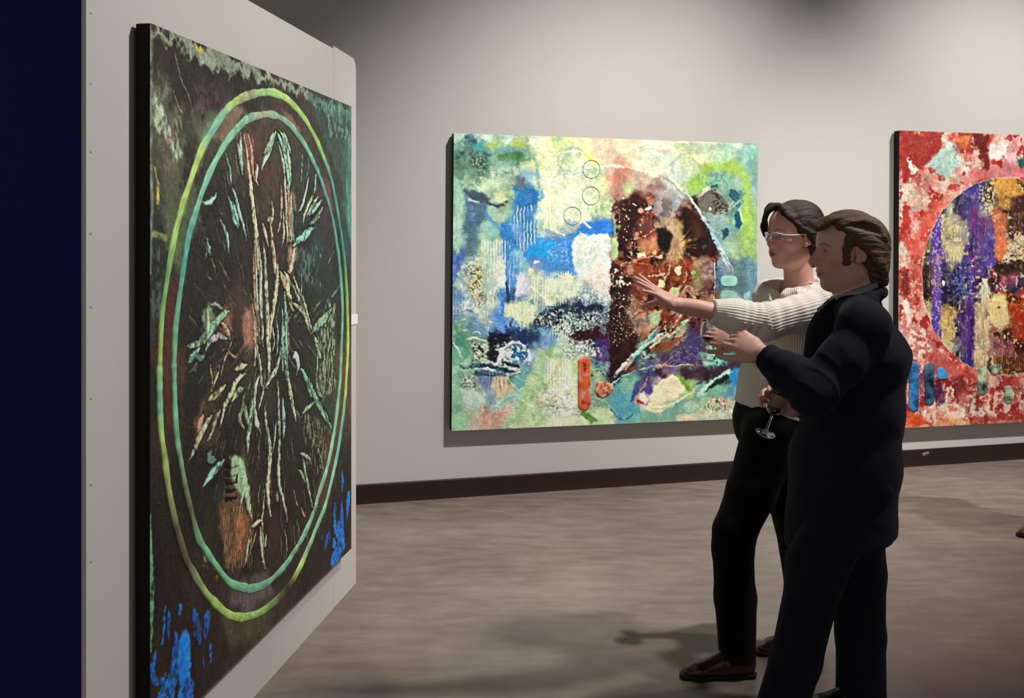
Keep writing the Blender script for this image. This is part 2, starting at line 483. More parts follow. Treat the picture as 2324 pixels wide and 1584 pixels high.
def add_hand(f, w, d, dorsal, thumb, s=1.0, curl=(20, 22, 24, 26), spread=(7, 2, -3, -9), thumb_dir=(.55, .75, -.35), thumb_curl=15, r=1.0, dips=1.0):
    """w wrist, d towards the knuckles, dorsal the back of the hand, thumb = +1 / -1: side of +y"""
    H = Frame(w, d, dorsal, s)
    f.slab([H(.0, 0, 0), H(.035, 0, -.001), H(.080, 0, 0)], [.026 * s, .037 * s, .041 * s], [.019 * s, .0165 * s, .0125 * s], H.R[:, 1], .012)
    f.ell(H(.038, .024 * thumb, -.010), (.034 * s, .017 * s, .015 * s), H.R, .012); f.ell(H(.040, -.026 * thumb, -.008), (.036 * s, .013 * s, .013 * s), H.R, .010)
    Y = [.029, .0098, -.0095, -.0275]; LN = [.070, .078, .073, .057]; RB = [.0092, .0094, .0088, .0078]; BX = [.084, .088, .085, .077]
    tips = []
    for i in range(4):
        p = np.array([BX[i], Y[i] * thumb, -.001]); an = math.radians(curl[i] * .8); sp = math.radians(spread[i]) * thumb
        for j, q in enumerate((.46, .30, .24)):
            dv = np.array([math.cos(an) * math.cos(sp), math.cos(an) * math.sin(sp), -math.sin(an)])
            e = p + dv * LN[i] * q; ra = RB[i] * (1 - .10 * j) * r; rb = RB[i] * (1 - .10 * (j + 1)) * r
            f.cone(H(*p), H(*e), ra * s, rb * s, .003 if j else .008); p = e; an += math.radians(curl[i] * dips)
        tips.append(H(*p))
    p = np.array([.022, .026 * thumb, -.008]); dv = unit3((thumb_dir[0], thumb_dir[1] * thumb, thumb_dir[2]))
    for j, (ln, ra, rb) in enumerate(((.042, .0135, .0105), (.034, .0105, .0092), (.028, .0092, .0074))):
        e = p + dv * ln; f.cone(H(*p), H(*e), ra * s * r, rb * s * r, .010 if j == 0 else .003); p = e
        c = math.radians(thumb_curl); ax = unit3(np.cross(dv, np.array([1, 0, 0]) + 1e-6))
        dv = dv * math.cos(c) + np.cross(ax, dv) * math.sin(c)
    tips.append(H(*p))
    return H, tips
# ------------------------------------------------------------------ Blender helpers
def lin(c):
    c = hx(c)
    return np.where(c <= .04045, c / 12.92, ((c + .055) / 1.055) ** 2.4)

def rgba(c):
    l = lin(c); return (float(l[0]), float(l[1]), float(l[2]), 1.0)

COL = bpy.context.scene.collection

def tag(o, label=None, cat=None, group=None, kind=None):
    if label: o['label'] = label
    if cat: o['category'] = cat
    if group: o['group'] = group
    if kind: o['kind'] = kind
    return o

def empty(name, loc):
    o = bpy.data.objects.new(name, None); o.location = [float(v) for v in loc]; o.empty_display_size = .1
    COL.objects.link(o); return o

def mk(name, P, Q, mat, parent=None, base=(0, 0, 0), attrs=None, smooth=True):
    """one mesh object from point and face arrays; base = world position of the object's (or its thing's) origin"""
    P = np.asarray(P, np.float64) - np.asarray(base, float)
    me = bpy.data.meshes.new(name)
    if isinstance(Q, np.ndarray):
        n, k = Q.shape
        me.vertices.add(len(P)); me.vertices.foreach_set('co', P.astype(np.float32).ravel())
        me.loops.add(n * k); me.loops.foreach_set('vertex_index', Q.astype(np.int32).ravel())
        me.polygons.add(n); me.polygons.foreach_set('loop_start', np.arange(0, n * k, k, dtype=np.int32))
        me.update(calc_edges=True)
    else:
        me.from_pydata([tuple(p) for p in P], [], [tuple(q) for q in Q]); me.update()
    if smooth: me.polygons.foreach_set('use_smooth', np.ones(len(me.polygons), bool))
    for an, av in (attrs or {}).items():
        av = np.asarray(av, np.float32)
        if av.ndim == 1:
            a = me.attributes.new(an, 'FLOAT', 'POINT'); a.data.foreach_set('value', av)
        elif an == 'Col':
            a = me.color_attributes.new(an, 'FLOAT_COLOR', 'POINT')
            a.data.foreach_set('color', np.concatenate([av, np.ones((len(av), 1), np.float32)], 1).ravel())
        else:
            a = me.attributes.new(an, 'FLOAT_VECTOR', 'POINT'); a.data.foreach_set('vector', av.ravel())
    me.materials.append(mat)
    o = bpy.data.objects.new(name, me); COL.objects.link(o)
    if parent is not None: o.parent = parent
    else: o.location = [float(v) for v in base]
    return o

def boxpq(c0, ax, ext):
    """box: corner c0, three edge vectors"""
    a, b, c = (np.asarray(v, float) * e for v, e in zip(ax, ext)); c0 = np.asarray(c0, float)
    P = [c0, c0 + a, c0 + a + b, c0 + b, c0 + c, c0 + a + c, c0 + a + b + c, c0 + b + c]
    Q = [(0, 3, 2, 1), (4, 5, 6, 7), (0, 1, 5, 4), (1, 2, 6, 5), (2, 3, 7, 6), (3, 0, 4, 7)]
    if np.dot(np.cross(a, b), c) < 0: Q = [q[::-1] for q in Q]
    return P, Q

def bevel(o, w=.004, seg=2):
    bm = bmesh.new(); bm.from_mesh(o.data)
    bmesh.ops.bevel(bm, geom=bm.edges[:], offset=w, segments=seg, affect='EDGES', profile=.6)
    bm.to_mesh(o.data); bm.free(); return o

def extrude_poly(pts, z0, z1, fr):
    """closed outline pts (a, b) in the plane fr(a, b, z), from z0 to z1, with a rounded front rim"""
    n = len(pts); P = []; q = np.array(pts); c = q.mean(0)
    rings = [(z0, 1.0), (z0 + (z1 - z0) * .6, 1.0), (z0 + (z1 - z0) * .9, .96), (z1, .88)]
    for z, k in rings:
        for a, b in c + (q - c) * k: P.append(fr(a, b, z))
    P.append(fr(c[0], c[1], z1 * 1.02))
    Q = []
    for r in range(len(rings) - 1):
        for i in range(n): Q.append((r * n + i, r * n + (i + 1) % n, (r + 1) * n + (i + 1) % n, (r + 1) * n + i))
    m = (len(rings) - 1) * n
    for i in range(n): Q.append((m + i, m + (i + 1) % n, m + n))
    return P, Q

def tubepq(path, rad, seg=8, closed=False, flat=1.0, nrm=None):
    path = [np.asarray(p, float) for p in path]; n = len(path); P = []; Q = []
    for i, p in enumerate(path):
        t = unit3((path[(i + 1) % n] if (closed or i < n - 1) else p) - (path[i - 1] if (closed or i > 0) else p))
        a = nrm if nrm is not None else (V3(0, 0, 1) if abs(t[2]) < .9 else V3(1, 0, 0))
        a = unit3(a - t * np.dot(a, t)); b = np.cross(t, a); r = rad[i] if hasattr(rad, '__len__') else rad
        for k in range(seg):
            an = 2 * math.pi * k / seg; P.append(p + a * math.cos(an) * r * flat + b * math.sin(an) * r)
    for i in range(n if closed else n - 1):
        for k in range(seg):
            j = (i + 1) % n; Q.append((i * seg + k, i * seg + (k + 1) % seg, j * seg + (k + 1) % seg, j * seg + k))
    if not closed: Q.append(tuple(range(seg))[::-1]); Q.append(tuple((n - 1) * seg + k for k in range(seg)))
    return P, Q

def lathepq(prof, o, axis_, seg=40):
    """profile (radius, height) turned about an axis from point o"""
    ax = unit3(axis_); a = unit3(np.cross(ax, V3(.3, 1, .2))); b = np.cross(ax, a); P = []; Q = []; n = len(prof)
    for r, h in prof:
        for k in range(seg):
            an = 2 * math.pi * k / seg; P.append(np.asarray(o) + ax * h + (a * math.cos(an) + b * math.sin(an)) * max(r, 1e-5))
    for i in range(n - 1):
        for k in range(seg): Q.append((i * seg + k, i * seg + (k + 1) % seg, (i + 1) * seg + (k + 1) % seg, (i + 1) * seg + k))
    return P, Q

# ---- materials
class Mat:
    def __init__(self, name, rough=.6, spec=.3):
        self.m = bpy.data.materials.new(name); self.m.use_nodes = True; t = self.m.node_tree; t.nodes.clear()
        self.t = t; self.out = t.nodes.new('ShaderNodeOutputMaterial'); self.b = t.nodes.new('ShaderNodeBsdfPrincipled')
        t.links.new(self.b.outputs[0], self.out.inputs[0]); self.b.inputs['Roughness'].default_value = rough
        self.b.inputs['Specular IOR Level'].default_value = spec
    def n(self, kind, **kw):
        x = self.t.nodes.new(kind)
        for k, v in kw.items():
            if k in x.inputs: x.inputs[k].default_value = v
            else: setattr(x, k, v)
        return x
    def l(self, a, b): self.t.links.new(a, b)
    def coords(self, attr=None, scale=(1, 1, 1)):
        if attr: c = self.n('ShaderNodeAttribute', attribute_name=attr).outputs['Vector']
        else: c = self.n('ShaderNodeTexCoord').outputs['Object']
        mp = self.n('ShaderNodeMapping'); mp.inputs['Scale'].default_value = scale; self.l(c, mp.inputs[0]); return mp.outputs[0]
    def noise(self, co, scale, detail=4, rough=.55):
        x = self.n('ShaderNodeTexNoise'); x.inputs['Scale'].default_value = scale; x.inputs['Detail'].default_value = detail; x.inputs['Roughness'].default_value = rough
        self.l(co, x.inputs['Vector']); return x.outputs['Fac']
    def ramp(self, fac, stops):
        r = self.n('ShaderNodeValToRGB'); e = r.color_ramp.elements
        while len(e) < len(stops): e.new(.5)
        for i, (p, c) in enumerate(stops): e[i].position = p; e[i].color = rgba(c) if not isinstance(c, float) else (c, c, c, 1)
        self.l(fac, r.inputs[0]); return r.outputs[0]
    def mix(self, fac, a, b, mode='MIX'):
        x = self.n('ShaderNodeMix', data_type='RGBA', blend_type=mode)
        for s, v in ((x.inputs[0], fac), (x.inputs[6], a), (x.inputs[7], b)):
            if isinstance(v, (int, float)): s.default_value = v
            elif isinstance(v, (str, tuple)): s.default_value = rgba(v) if isinstance(v, str) else v
            else: self.l(v, s)
        return x.outputs[2]
    def color(self, c):
        if isinstance(c, str): self.b.inputs['Base Color'].default_value = rgba(c)
        else: self.l(c, self.b.inputs['Base Color'])
        return self
    def bump(self, h, strength=.3, dist=.01):
        x = self.n('ShaderNodeBump'); x.inputs['Strength'].default_value = strength; x.inputs['Distance'].default_value = dist
        self.l(h, x.inputs['Height']); self.l(x.outputs[0], self.b.inputs['Normal']); return self
    def rough(self, s): self.l(s, self.b.inputs['Roughness']); return self

def simple(name, c, rough=.6, spec=.3, c2=None, scale=30, bump=.0, dist=.002):
    m = Mat(name, rough, spec); co = m.coords(); n = m.noise(co, scale)
    m.color(m.mix(n, c, c2 or c))
    if bump: m.bump(n, bump, dist)
    return m.m
BASE2 = """1035,310 b5dcc0|1100,315 b9dcc3|1160,320 b0d0bf|1210,318 c8d8b4|1240,330 e2e6a8|1280,325 c8dd90|1320,325 e3dfa3|1370,330 ecc9a4|1410,330 ecd0a8|1460,335 e6d3a8|1510,335 cdd2ae|1560,338 d8d6a5|1610,338 d0dcae|1660,340 aed3ad|1710,340 78b0a0
1040,335 78b598|1065,335 2f5f68|1090,333 4fa0a0|1120,335 8fb97c|1175,330 a3bd65|1200,335 9fb880|1240,350 dfe0a0|1040,365 3f6a58|1075,370 6f9b6a|1110,360 5f9a80|1150,350 6fa58f|1185,352 4f8550|1205,370 c0cf98|1240,380 d5dca8|1290,345 a9c29a|1300,380 dbe3bb|1345,380 cddaa4|1385,365 e8b798
1040,400 5f9480|1080,370 2f5560|1130,390 7fae8e|1170,395 8fae98|1205,400 7fa8ae|1260,400 d3ddac|1330,400 c9d3ad|1035,430 8fc0a8|1070,415 7fa98c|1105,420 b7d3a8|1150,430 88b394|1180,415 5f7a88|1200,430 2f78a8|1240,430 dbe3b3|1300,430 dfe8c0|1370,430 d6dfa6
1035,460 9ccbb0|1060,440 55748a|1075,455 4a6a78|1130,455 b5c998|1145,445 c5d3a0|1190,455 1f78b8|1210,450 2a80c0|1250,460 e0e8bd|1330,455 d2e2b8|1375,465 cbdc9a|1035,490 9dceb0|1065,480 4f7a98|1085,490 46678a|1130,480 8db09a|1170,490 4fa0a8|1190,485 3590cc|1215,490 b0cfc0|1260,495 dde7b8|1320,490 d9e6b4|1370,500 7fa0b0
1035,520 9bcbb0|1065,520 55788a|1105,525 8cc0b4|1145,530 2a86d0|1175,530 5fa0dc|1205,530 4f98b8|1235,530 9fc8d0|1290,530 9fb8b8|1340,525 3f82d0|1380,515 2f7fd8|1035,560 8fc8ac|1050,560 5578b0|1080,560 6a8f8f|1115,560 a8cdb4|1150,560 2f90e0|1180,560 7fb8d0|1215,565 14a0e6|1250,560 149ce8|1290,560 3f8fdc|1330,560 d9e8c0|1370,560 d0e0c8
1032,590 5070c0|1060,600 7f9fa0|1080,620 c0c090|1110,600 b5d3bc|1135,600 cfdcc8|1155,600 4f98dc|1190,590 78b8c8|1215,605 7f9cc0|1250,600 4f98d8|1290,600 3f90e0|1335,600 dce8dc|1375,600 e0dcc8|1030,640 5f88c0|1050,640 8fb0a8|1080,640 b0a878|1110,640 b8d0bc|1135,640 d3dfd0|1155,640 5f98d8|1185,640 c9d3da|1215,630 b8c8a8|1250,640 d0e0b8|1290,640 d8e3c4|1340,630 e6d8c8|1375,640 e8d0b8
1030,680 7f9fc8|1055,685 7fa0a8|1085,670 b0a878|1110,680 b8d0b8|1135,670 5f98d8|1150,680 3f6f9a|1180,680 a0b8c8|1215,690 b8c8a8|1250,670 d3e3b0|1290,670 d0e0c0|1330,670 9fb0b0|1375,670 c0c8b8|1035,710 6f8fb8|1060,705 8fa8a8|1100,710 a8c0b0|1135,710 70a0d8|1160,710 c3d8b0|1190,710 cddcb0|1225,700 7f98a0|1260,700 38506a|1320,700 2a3a58|1365,700 7f98a0
1035,735 6fae8a|1065,735 5f8fa0|1090,740 6f9ab8|1140,735 4f88d8|1180,730 b8d0c0|1225,730 45586a|1270,730 7f98a0|1320,735 8fa8a0|1370,735 5f6068|1035,770 4f9a78|1065,765 5fa085|1090,775 6f9a98|1120,770 1c2a50|1160,765 18285a|1200,760 3a5a98|1240,765 5f90c8|1280,765 b8d0c0|1320,765 402038|1360,770 4a2040|1378,780 5a3a80
1035,800 70b498|1070,800 7faf88|1100,795 8fa888|1120,810 161f38|1145,800 d0dfc8|1170,795 2a78a0|1200,810 9fc0d0|1240,795 98c090|1280,800 b8d4a8|1330,800 98b8a8|1375,800 604a80|1035,835 80bc9c|1075,835 6fa890|1110,830 3a6a78|1150,840 1c3f58|1190,830 5090a8|1230,840 a8d0a0|1270,835 cfdcb0|1300,835 d8e8b8|1340,830 98c080|1360,820 6f9a98|1380,830 8098a0
1035,870 88c098|1065,870 98b0a0|1105,865 7888a8|1135,875 c9b898|1175,865 78b8a8|1205,875 b8d8a0|1240,870 b8d890|1280,880 dde4b8|1345,880 a8c098|1378,875 88a890|1035,905 8cc498|1075,905 b8d0c0|1110,910 98b0b8|1140,905 a8c8b0|1170,900 a0d0b8|1200,905 a0cc88|1230,905 cbd8a8|1270,905 e0e6c4|1300,910 dde6b8|1350,915 7f9f80|1380,910 60a0a8
1035,940 90c898|1070,935 a8b898|1100,940 c89a88|1140,935 c8a898|1180,930 a8d090|1215,940 b8d898|1260,935 d8dfc0|1310,940 d8e4b8|1345,935 b0cc90|1380,945 d0dca8|1035,965 90c898|1080,965 c8b8a0|1110,960 c8a090|1150,960 b8d0a0|1200,958 c0dca0|1250,955 d0e0b0|1320,955 d8e4b8|1375,950 c8dca8
1410,370 e0b080|1440,355 e8cfa8|1475,355 c8cfae|1510,350 b8cfae|1555,365 c8d2a8|1590,360 dcd3a0|1640,365 a8d0a0|1690,360 88b8a8|1712,375 6f9f9a|1400,400 d89878|1440,395 e0d0b0|1480,395 d8d8b8|1530,400 b0c0a8|1570,395 b8c8a0|1600,385 a8c060|1650,380 9cc060|1690,400 88b0a0|1710,420 80a8a0
1402,430 c89888|1425,425 b8c090|1450,425 d0a898|1480,420 b89088|1500,440 a8a8a0|1530,430 b0bab0|1560,430 a8c088|1590,420 90b850|1620,415 8cb890|1660,405 80b090|1690,420 a8c870|1708,440 8fb0a0|1400,470 b87a60|1430,460 3a1410|1460,455 7a3020|1490,460 988880|1525,470 a8a098|1555,480 7a5a48|1575,470 3a1a10|1605,450 6a6258|1640,460 4f5850|1670,440 2f6868|1695,460 8cb860|1710,470 90b888
1410,510 2f0a08|1440,510 501810|1470,505 8a4a38|1500,500 a08880|1530,500 b8a890|1560,510 2a0c06|1590,520 5a3010|1620,490 7f9890|1640,500 6a8f90|1665,480 2a6a70|1690,500 90b850|1708,520 8fb870|1410,550 200604|1445,545 902f18|1475,555 c07850|1505,540 280808|1530,545 b89070|1560,540 301008|1590,545 200a06|1620,530 6f9098|1650,545 789890|1690,550 88b060
1420,590 3a0c08|1455,585 8a3418|1485,590 a04820|1510,590 b07048|1535,580 a89050|1560,580 300c06|1590,575 281008|1625,565 88a8a8|1660,570 88a888|1700,565 90b068|1400,610 501818|1430,610 8a3820|1465,615 9a3c1c|1500,610 8c3418|1530,610 8a4820|1555,610 6a2412|1580,600 808040|1600,600 a88880|1620,600 503038|1640,600 708890|1680,600 608080|1705,610 5f8898
1395,650 402020|1425,655 6a3020|1470,650 b06040|1500,650 905030|1530,645 704028|1560,650 8a4830|1590,650 a08068|1612,650 302030|1630,640 3a6078|1680,650 506f70|1700,650 507888|1395,690 301410|1420,700 604838|1460,690 803820|1500,700 803018|1540,690 a89070|1570,680 987060|1600,690 789040|1620,690 304850|1650,690 90b8a8|1690,690 6f9898
1400,730 2a0c08|1440,725 b0a088|1480,730 b08a68|1520,730 6a2c18|1560,720 5a2010|1620,730 405060|1670,730 709a98|1400,770 2a0c08|1430,765 604038|1470,760 a07050|1500,755 502818|1540,760 a8b080|1580,750 4a2030|1600,770 504070|1640,770 507070|1690,770 607080
1395,800 240806|1425,790 806858|1450,795 88a890|1490,790 807868|1520,790 703828|1550,795 4a3050|1580,790 403870|1620,790 60a090|1660,790 405860|1395,840 200806|1430,820 505060|1460,820 407080|1500,820 402838|1540,820 3a3070|1580,815 403860|1610,815 70b098|1640,810 50988a|1680,810 403848
1395,860 16283f|1430,850 5f9a88|1470,840 4a3a70|1510,840 503040|1560,845 4a2838|1600,850 302838|1640,835 386058|1670,840 2a78a8|1400,880 4f98a0|1430,880 70a890|1455,880 503870|1490,870 a898a0|1530,870 d8c8a0|1560,865 80a048|1590,870 6f9890|1630,865 305850|1665,860 2f80a8|1685,880 88b088|1710,840 7a9a88
1395,910 58a8b8|1430,905 58a8b0|1460,900 a89098|1490,900 ecdcb0|1530,895 e8d8a8|1565,885 b0c080|1600,890 88b098|1640,890 70a890|1670,890 5f98a8|1690,900 98bc88|1400,935 58a8b0|1440,935 60a8a8|1480,930 d8d8a8|1520,925 b8c8a0|1550,920 6fa890|1570,925 a8c0a0|1610,925 a0b898|1650,915 b0a890|1690,925 88b078
1420,955 70b0b0|1470,955 78b098|1520,948 80b090|1560,945 b8b898|1620,945 c0c8a8|1680,945 a8b890|1712,930 98b488"""

def parse_base(txt):
    o = []
    for e in txt.replace('\n', '|').split('|'):
        a, c = e.split(); u, v = a.split(',')
        o.append((float(u), float(v), c))
    return o

def paint_canvas2():
    p = Paint(CAN2, 510, 460, 1 / 362.0, 21)
    p.scatter(parse_base(BASE2), warp=13, eps=8, power=2.4)
    rnd = random.Random(5)
    full = [(1025, 300), (1722, 330), (1718, 950), (1022, 980)]
    p.crust(full, '#eef2d8', 34, .54, .70, a=.26, h=.001, soft=2, warp=2); p.crust(full, '#3c7078', 40, .56, .72, a=.2, soft=2, warp=2); p.crust(full, '#8fb46a', 50, .55, .70, a=.2, soft=2, warp=2)
    # upper left: dusky greens
    p.poly([(1032, 345), (1036, 330), (1042, 322), (1046, 334), (1052, 322), (1062, 324), (1066, 336), (1100, 340), (1200, 335), (1205, 372), (1150, 380), (1090, 378), (1040, 380)], '#5f9078', soft=6, a=.45, tex=.5)
    p.crust([(1035, 345), (1110, 345), (1115, 385), (1090, 400), (1060, 380), (1035, 395)], '#2f5a58', 9, a=.7)
    p.ell(1080, 370, 16, 12, '#33535c', soft=.5, a=.8, tex=.4)
    p.crust([(1060, 355), (1100, 360), (1105, 400), (1070, 395)], '#7fa07a', 4, .55, .6, h=.002)
    p.poly([(1066, 330), (1100, 328), (1100, 340), (1068, 341)], '#2f96a0', soft=6, a=.6)
    p.poly([(1095, 325), (1135, 318), (1140, 335), (1100, 340)], '#a2ba62', soft=6, a=.7, tex=.4)
    p.poly([(1160, 322), (1190, 324), (1192, 334), (1160, 334)], '#a4bd58', soft=5, a=.8, tex=.4)
    p.line([(1120, 342), (1165, 338), (1200, 348), (1216, 366), (1222, 395), (1224, 420)], 7, '#6fa6a4', a=.75, soft=2.5)
    p.poly([(1130, 350), (1190, 346), (1192, 360), (1150, 366), (1130, 362)], '#437f45', soft=5, a=.75, tex=.5)
    p.crust([(1040, 395), (1170, 385), (1180, 405), (1100, 410), (1040, 440)], '#4f7f74', 5, .5, .62, a=.5)
    p.poly([(1090, 405), (1140, 400), (1150, 415), (1110, 430), (1085, 425)], '#bcd6aa', soft=8, a=.7)
    p.poly([(1033, 420), (1055, 425), (1056, 470), (1052, 520), (1046, 570), (1032, 590), (1031, 470)], '#9bcdb1', soft=5, a=.85)
    # dark blue-grey streak and column
    p.poly([(1054, 426), (1075, 432), (1098, 440), (1112, 452), (1108, 462), (1088, 458), (1062, 444)], '#43566a', soft=4, a=.85)
    p.poly([(1060, 445), (1072, 450), (1090, 458), (1088, 462), (1078, 460), (1062, 454)], '#b4d3b8', soft=2, a=.8, h=.002)
    p.poly([(1058, 462), (1100, 462), (1105, 485), (1090, 510), (1085, 580), (1060, 575), (1052, 520)], '#4d6f88', soft=8, a=.55, tex=.5)
    p.crust([(1058, 468), (1078, 470), (1078, 500), (1060, 500)], '#4f86b8', 4, .45, .55, a=.6)
    p.ell(1130, 482, 26, 24, '#93b49c', soft=.2, a=.9)
    for x in range(1108, 1156, 7): p.ell(x, 462 + rnd.uniform(-4, 4), 4, 3.5, '#2f4f58', soft=.4, a=.8)
    p.poly([(1120, 440), (1145, 436), (1152, 455), (1140, 462), (1122, 456)], '#c6d4a0', soft=4, a=.8)
    p.line([(1100, 478), (1110, 495), (1125, 508), (1135, 520)], 8, '#3e98c8', a=.8, soft=3)
    # the blue drip
    p.poly([(1172, 425), (1188, 428), (1196, 420), (1218, 436), (1220, 460), (1216, 520), (1205, 560), (1150, 575), (1135, 530), (1130, 515), (1160, 500), (1166, 455)], '#2a82cc', soft=5, a=.75, tex=.3)
    p.poly([(1172, 428), (1215, 430), (1216, 470), (1168, 475)], '#1877b4', soft=5, a=.7, tex=.4)
    p.ell(1200, 448, 9, 10, '#4878c0', soft=.5, a=.6)
    p.poly([(1174, 400), (1192, 405), (1196, 425), (1170, 428)], '#566a78', soft=5, a=.7)
    p.poly([(1188, 380), (1212, 385), (1218, 425), (1196, 425)], '#7fb0b8', soft=6, a=.6)
    p.combs([(1166, 470), (1220, 465), (1218, 560), (1150, 570), (1160, 520)], '#dbe2c8', 8, .42, 1, .003, brk=.42)
    p.combs([(1140, 490), (1200, 490), (1195, 600), (1140, 610)], '#1c6f94', 9, .3, .6, -.001, brk=.5)
    p.poly([(1160, 510), (1182, 505), (1184, 545), (1162, 545)], '#74a8e0', soft=6, a=.6, tex=.4)
    p.line([(1142, 520), (1146, 560), (1150, 620), (1150, 660)], 8, '#2b86e0', a=.8)
    # pale yellow-green field with the three drawn rings
    p.crust([(1225, 350), (1320, 340), (1385, 400), (1385, 480), (1300, 520), (1225, 530)], '#eef3d0', 7, .5, .66, a=.45, h=.0018)
    p.crust([(1225, 350), (1320, 340), (1340, 430), (1225, 440)], '#b7c48c', 6, .55, .68, a=.35, h=-.001)
    p.combs([(1222, 460), (1290, 455), (1280, 530), (1220, 535)], '#aebf8c', 7, .3, .6, -.002, brk=.48)
    p.line([(1256, 352), (1275, 338), (1305, 336), (1325, 348), (1345, 365)], 5, '#a4bd98', a=.7, soft=2)
    p.line([(1250, 350), (1280, 346), (1315, 345), (1325, 356), (1335, 372)], 3, '#f0f2d8', a=.8, h=.003)
    p.line([(1245, 415), (1290, 398), (1330, 382), (1362, 376), (1390, 378)], 3.5, '#d3e2cc', a=.9, h=.003)
    p.poly([(1320, 345), (1345, 350), (1362, 368), (1352, 372), (1330, 362)], '#e8e070', soft=4, a=.7)
    p.poly([(1355, 330), (1395, 330), (1392, 375), (1365, 365), (1350, 345)], '#eebd9c', soft=8, a=.7)
    p.poly([(1358, 382), (1394, 380), (1392, 400), (1360, 398)], '#b8b4a0', soft=5, a=.5)
    p.poly([(1374, 410), (1390, 415), (1390, 435), (1376, 432)], '#eab080', soft=5, a=.7)
    # royal blue band and the crusty whites
    p.poly([(1228, 540), (1275, 532), (1310, 525), (1345, 505), (1368, 492), (1392, 500), (1394, 520), (1370, 530), (1330, 536), (1300, 545), (1296, 590), (1268, 612), (1235, 612), (1200, 600), (1186, 580), (1195, 562)], '#3c8ede', soft=4, a=.9, tex=.35)
    p.poly([(1200, 562), (1228, 552), (1262, 545), (1250, 575), (1238, 580), (1220, 575), (1195, 580)], '#0f9fe9', soft=3, a=.9)
    p.poly([(1345, 515), (1362, 500), (1392, 500), (1392, 516), (1360, 524)], '#2b78d8', soft=4, a=.8)
    p.crust([(1235, 545), (1300, 540), (1296, 600), (1240, 605)], '#7fb9e6', 4, .52, .6, a=.7)
    p.poly([(1240, 520), (1275, 525), (1280, 538), (1255, 545), (1236, 540)], '#7d9cb4', soft=5, a=.6)
    p.line([(1258, 524), (1275, 530), (1280, 534)], 5, '#f2efd0', a=.95, h=.003)
    p.line([(1322, 500), (1332, 512), (1340, 518)], 4, '#e8eecb', a=.9, h=.003)
    p.poly([(1300, 540), (1318, 530), (1340, 533), (1375, 530), (1386, 545), (1388, 600), (1380, 640), (1340, 645), (1312, 630), (1305, 585), (1298, 565)], '#e9f0d8', soft=3, a=.85, h=.002)
    p.crust([(1300, 535), (1386, 535), (1386, 650), (1310, 650)], '#cfdfdc', 5, .5, .6, a=.7, h=.002)
    p.poly([(1310, 590), (1350, 585), (1345, 612), (1315, 612)], '#b9d3d8', soft=8, a=.5)
    p.poly([(1340, 605), (1385, 595), (1386, 650), (1350, 655), (1328, 635)], '#ecd4c0', soft=7, a=.7)
    p.crust([(1330, 600), (1386, 595), (1386, 660), (1330, 660)], '#f4ead8', 4, .5, .58, a=.7, h=.002)
    # combed pale greens left
    p.combs([(1098, 545), (1150, 545), (1150, 660), (1120, 700), (1095, 700)], '#eaf0dc', 6.5, .5, 1, .003, brk=.38)
    p.combs([(1098, 545), (1150, 545), (1150, 660), (1120, 700), (1095, 700)], '#7fa498', 6.5, .25, .7, -.002, brk=.45)
    p.poly([(1118, 570), (1142, 565), (1146, 650), (1122, 655)], '#dde6d8', soft=6, a=.5)
    p.combs([(1150, 580), (1185, 590), (1180, 690), (1150, 700)], '#e0e6cc', 8, .3, .9, .003, brk=.5)
    p.line([(1150, 640), (1153, 690)], 6, '#24456e', a=.8); p.line([(1138, 660), (1142, 730)], 6, '#2f86e0', a=.85); p.line([(1166, 655), (1164, 690)], 4, '#33517c', a=.7)
    p.poly([(1174, 635), (1192, 632), (1202, 650), (1196, 672), (1172, 670)], '#dcdce2', soft=5, a=.8, h=.001)
    p.poly([(1200, 590), (1222, 586), (1232, 605), (1218, 620), (1205, 612)], '#7f95bc', soft=5, a=.7)
    p.ell(1216, 593, 5, 4, '#f0ead8', a=.9)
    p.poly([(1198, 608), (1210, 612), (1208, 628), (1200, 622)], '#d8dd9c', soft=2, a=.8)
    p.combs([(1205, 630), (1300, 612), (1300, 680), (1260, 700), (1205, 690)], '#eef2d2', 6, .5, .95, .003, brk=.40)
    p.crust([(1220, 635), (1300, 615), (1300, 690), (1230, 690)], '#bcd2a6', 6, .52, .62, a=.55)
    p.line([(1204, 650), (1225, 668), (1242, 688), (1256, 696)], 7, '#e9efc4', a=.85, h=.003)
    p.poly([(1198, 686), (1212, 680), (1212, 690), (1202, 695)], '#6f8f90', soft=2, a=.9); p.poly([(1175, 675), (1188, 676), (1182, 686), (1174, 683)], '#6f9a98', soft=3, a=.8)
    p.poly([(1148, 690), (1200, 686), (1222, 700), (1215, 725), (1190, 738), (1165, 740), (1150, 715)], '#d5e3ae', soft=6, a=.7)
    p.combs([(1150, 700), (1215, 700), (1205, 755), (1155, 745)], '#f0f5d4', 9, .5, 1, .004, brk=.38)
    # golden crust left
    p.crust([(1040, 600), (1085, 580), (1100, 610), (1098, 670), (1080, 700), (1045, 710), (1042, 650)], '#b9cfc9', 5, .5, .58, a=.85, h=.003)
    p.crust([(1070, 595), (1096, 605), (1098, 660), (1072, 670)], '#ddd39a', 4.5, .44, .54, a=.9, h=.004)
    p.crust([(1070, 600), (1096, 610), (1098, 665), (1065, 670)], '#5f5f38', 3.5, .56, .62, a=.85, h=-.002)
    for a0 in range(0, 360, 35): p.line([(1083, 590), (1083 + 20 * math.cos(math.radians(a0)), 590 + 16 * math.sin(math.radians(a0)))], 2, '#c9d4b8', w1=.3, a=.6, h=.002)
    p.line([(1040, 622), (1055, 605), (1075, 598)], 4, '#c4d6dc', a=.8, h=.003); p.line([(1040, 624), (1050, 632), (1062, 640)], 3, '#c4d6dc', a=.7, h=.003)
    p.poly([(1030, 588), (1050, 562), (1058, 580), (1042, 605), (1030, 640)], '#4470c4', soft=5, a=.7)
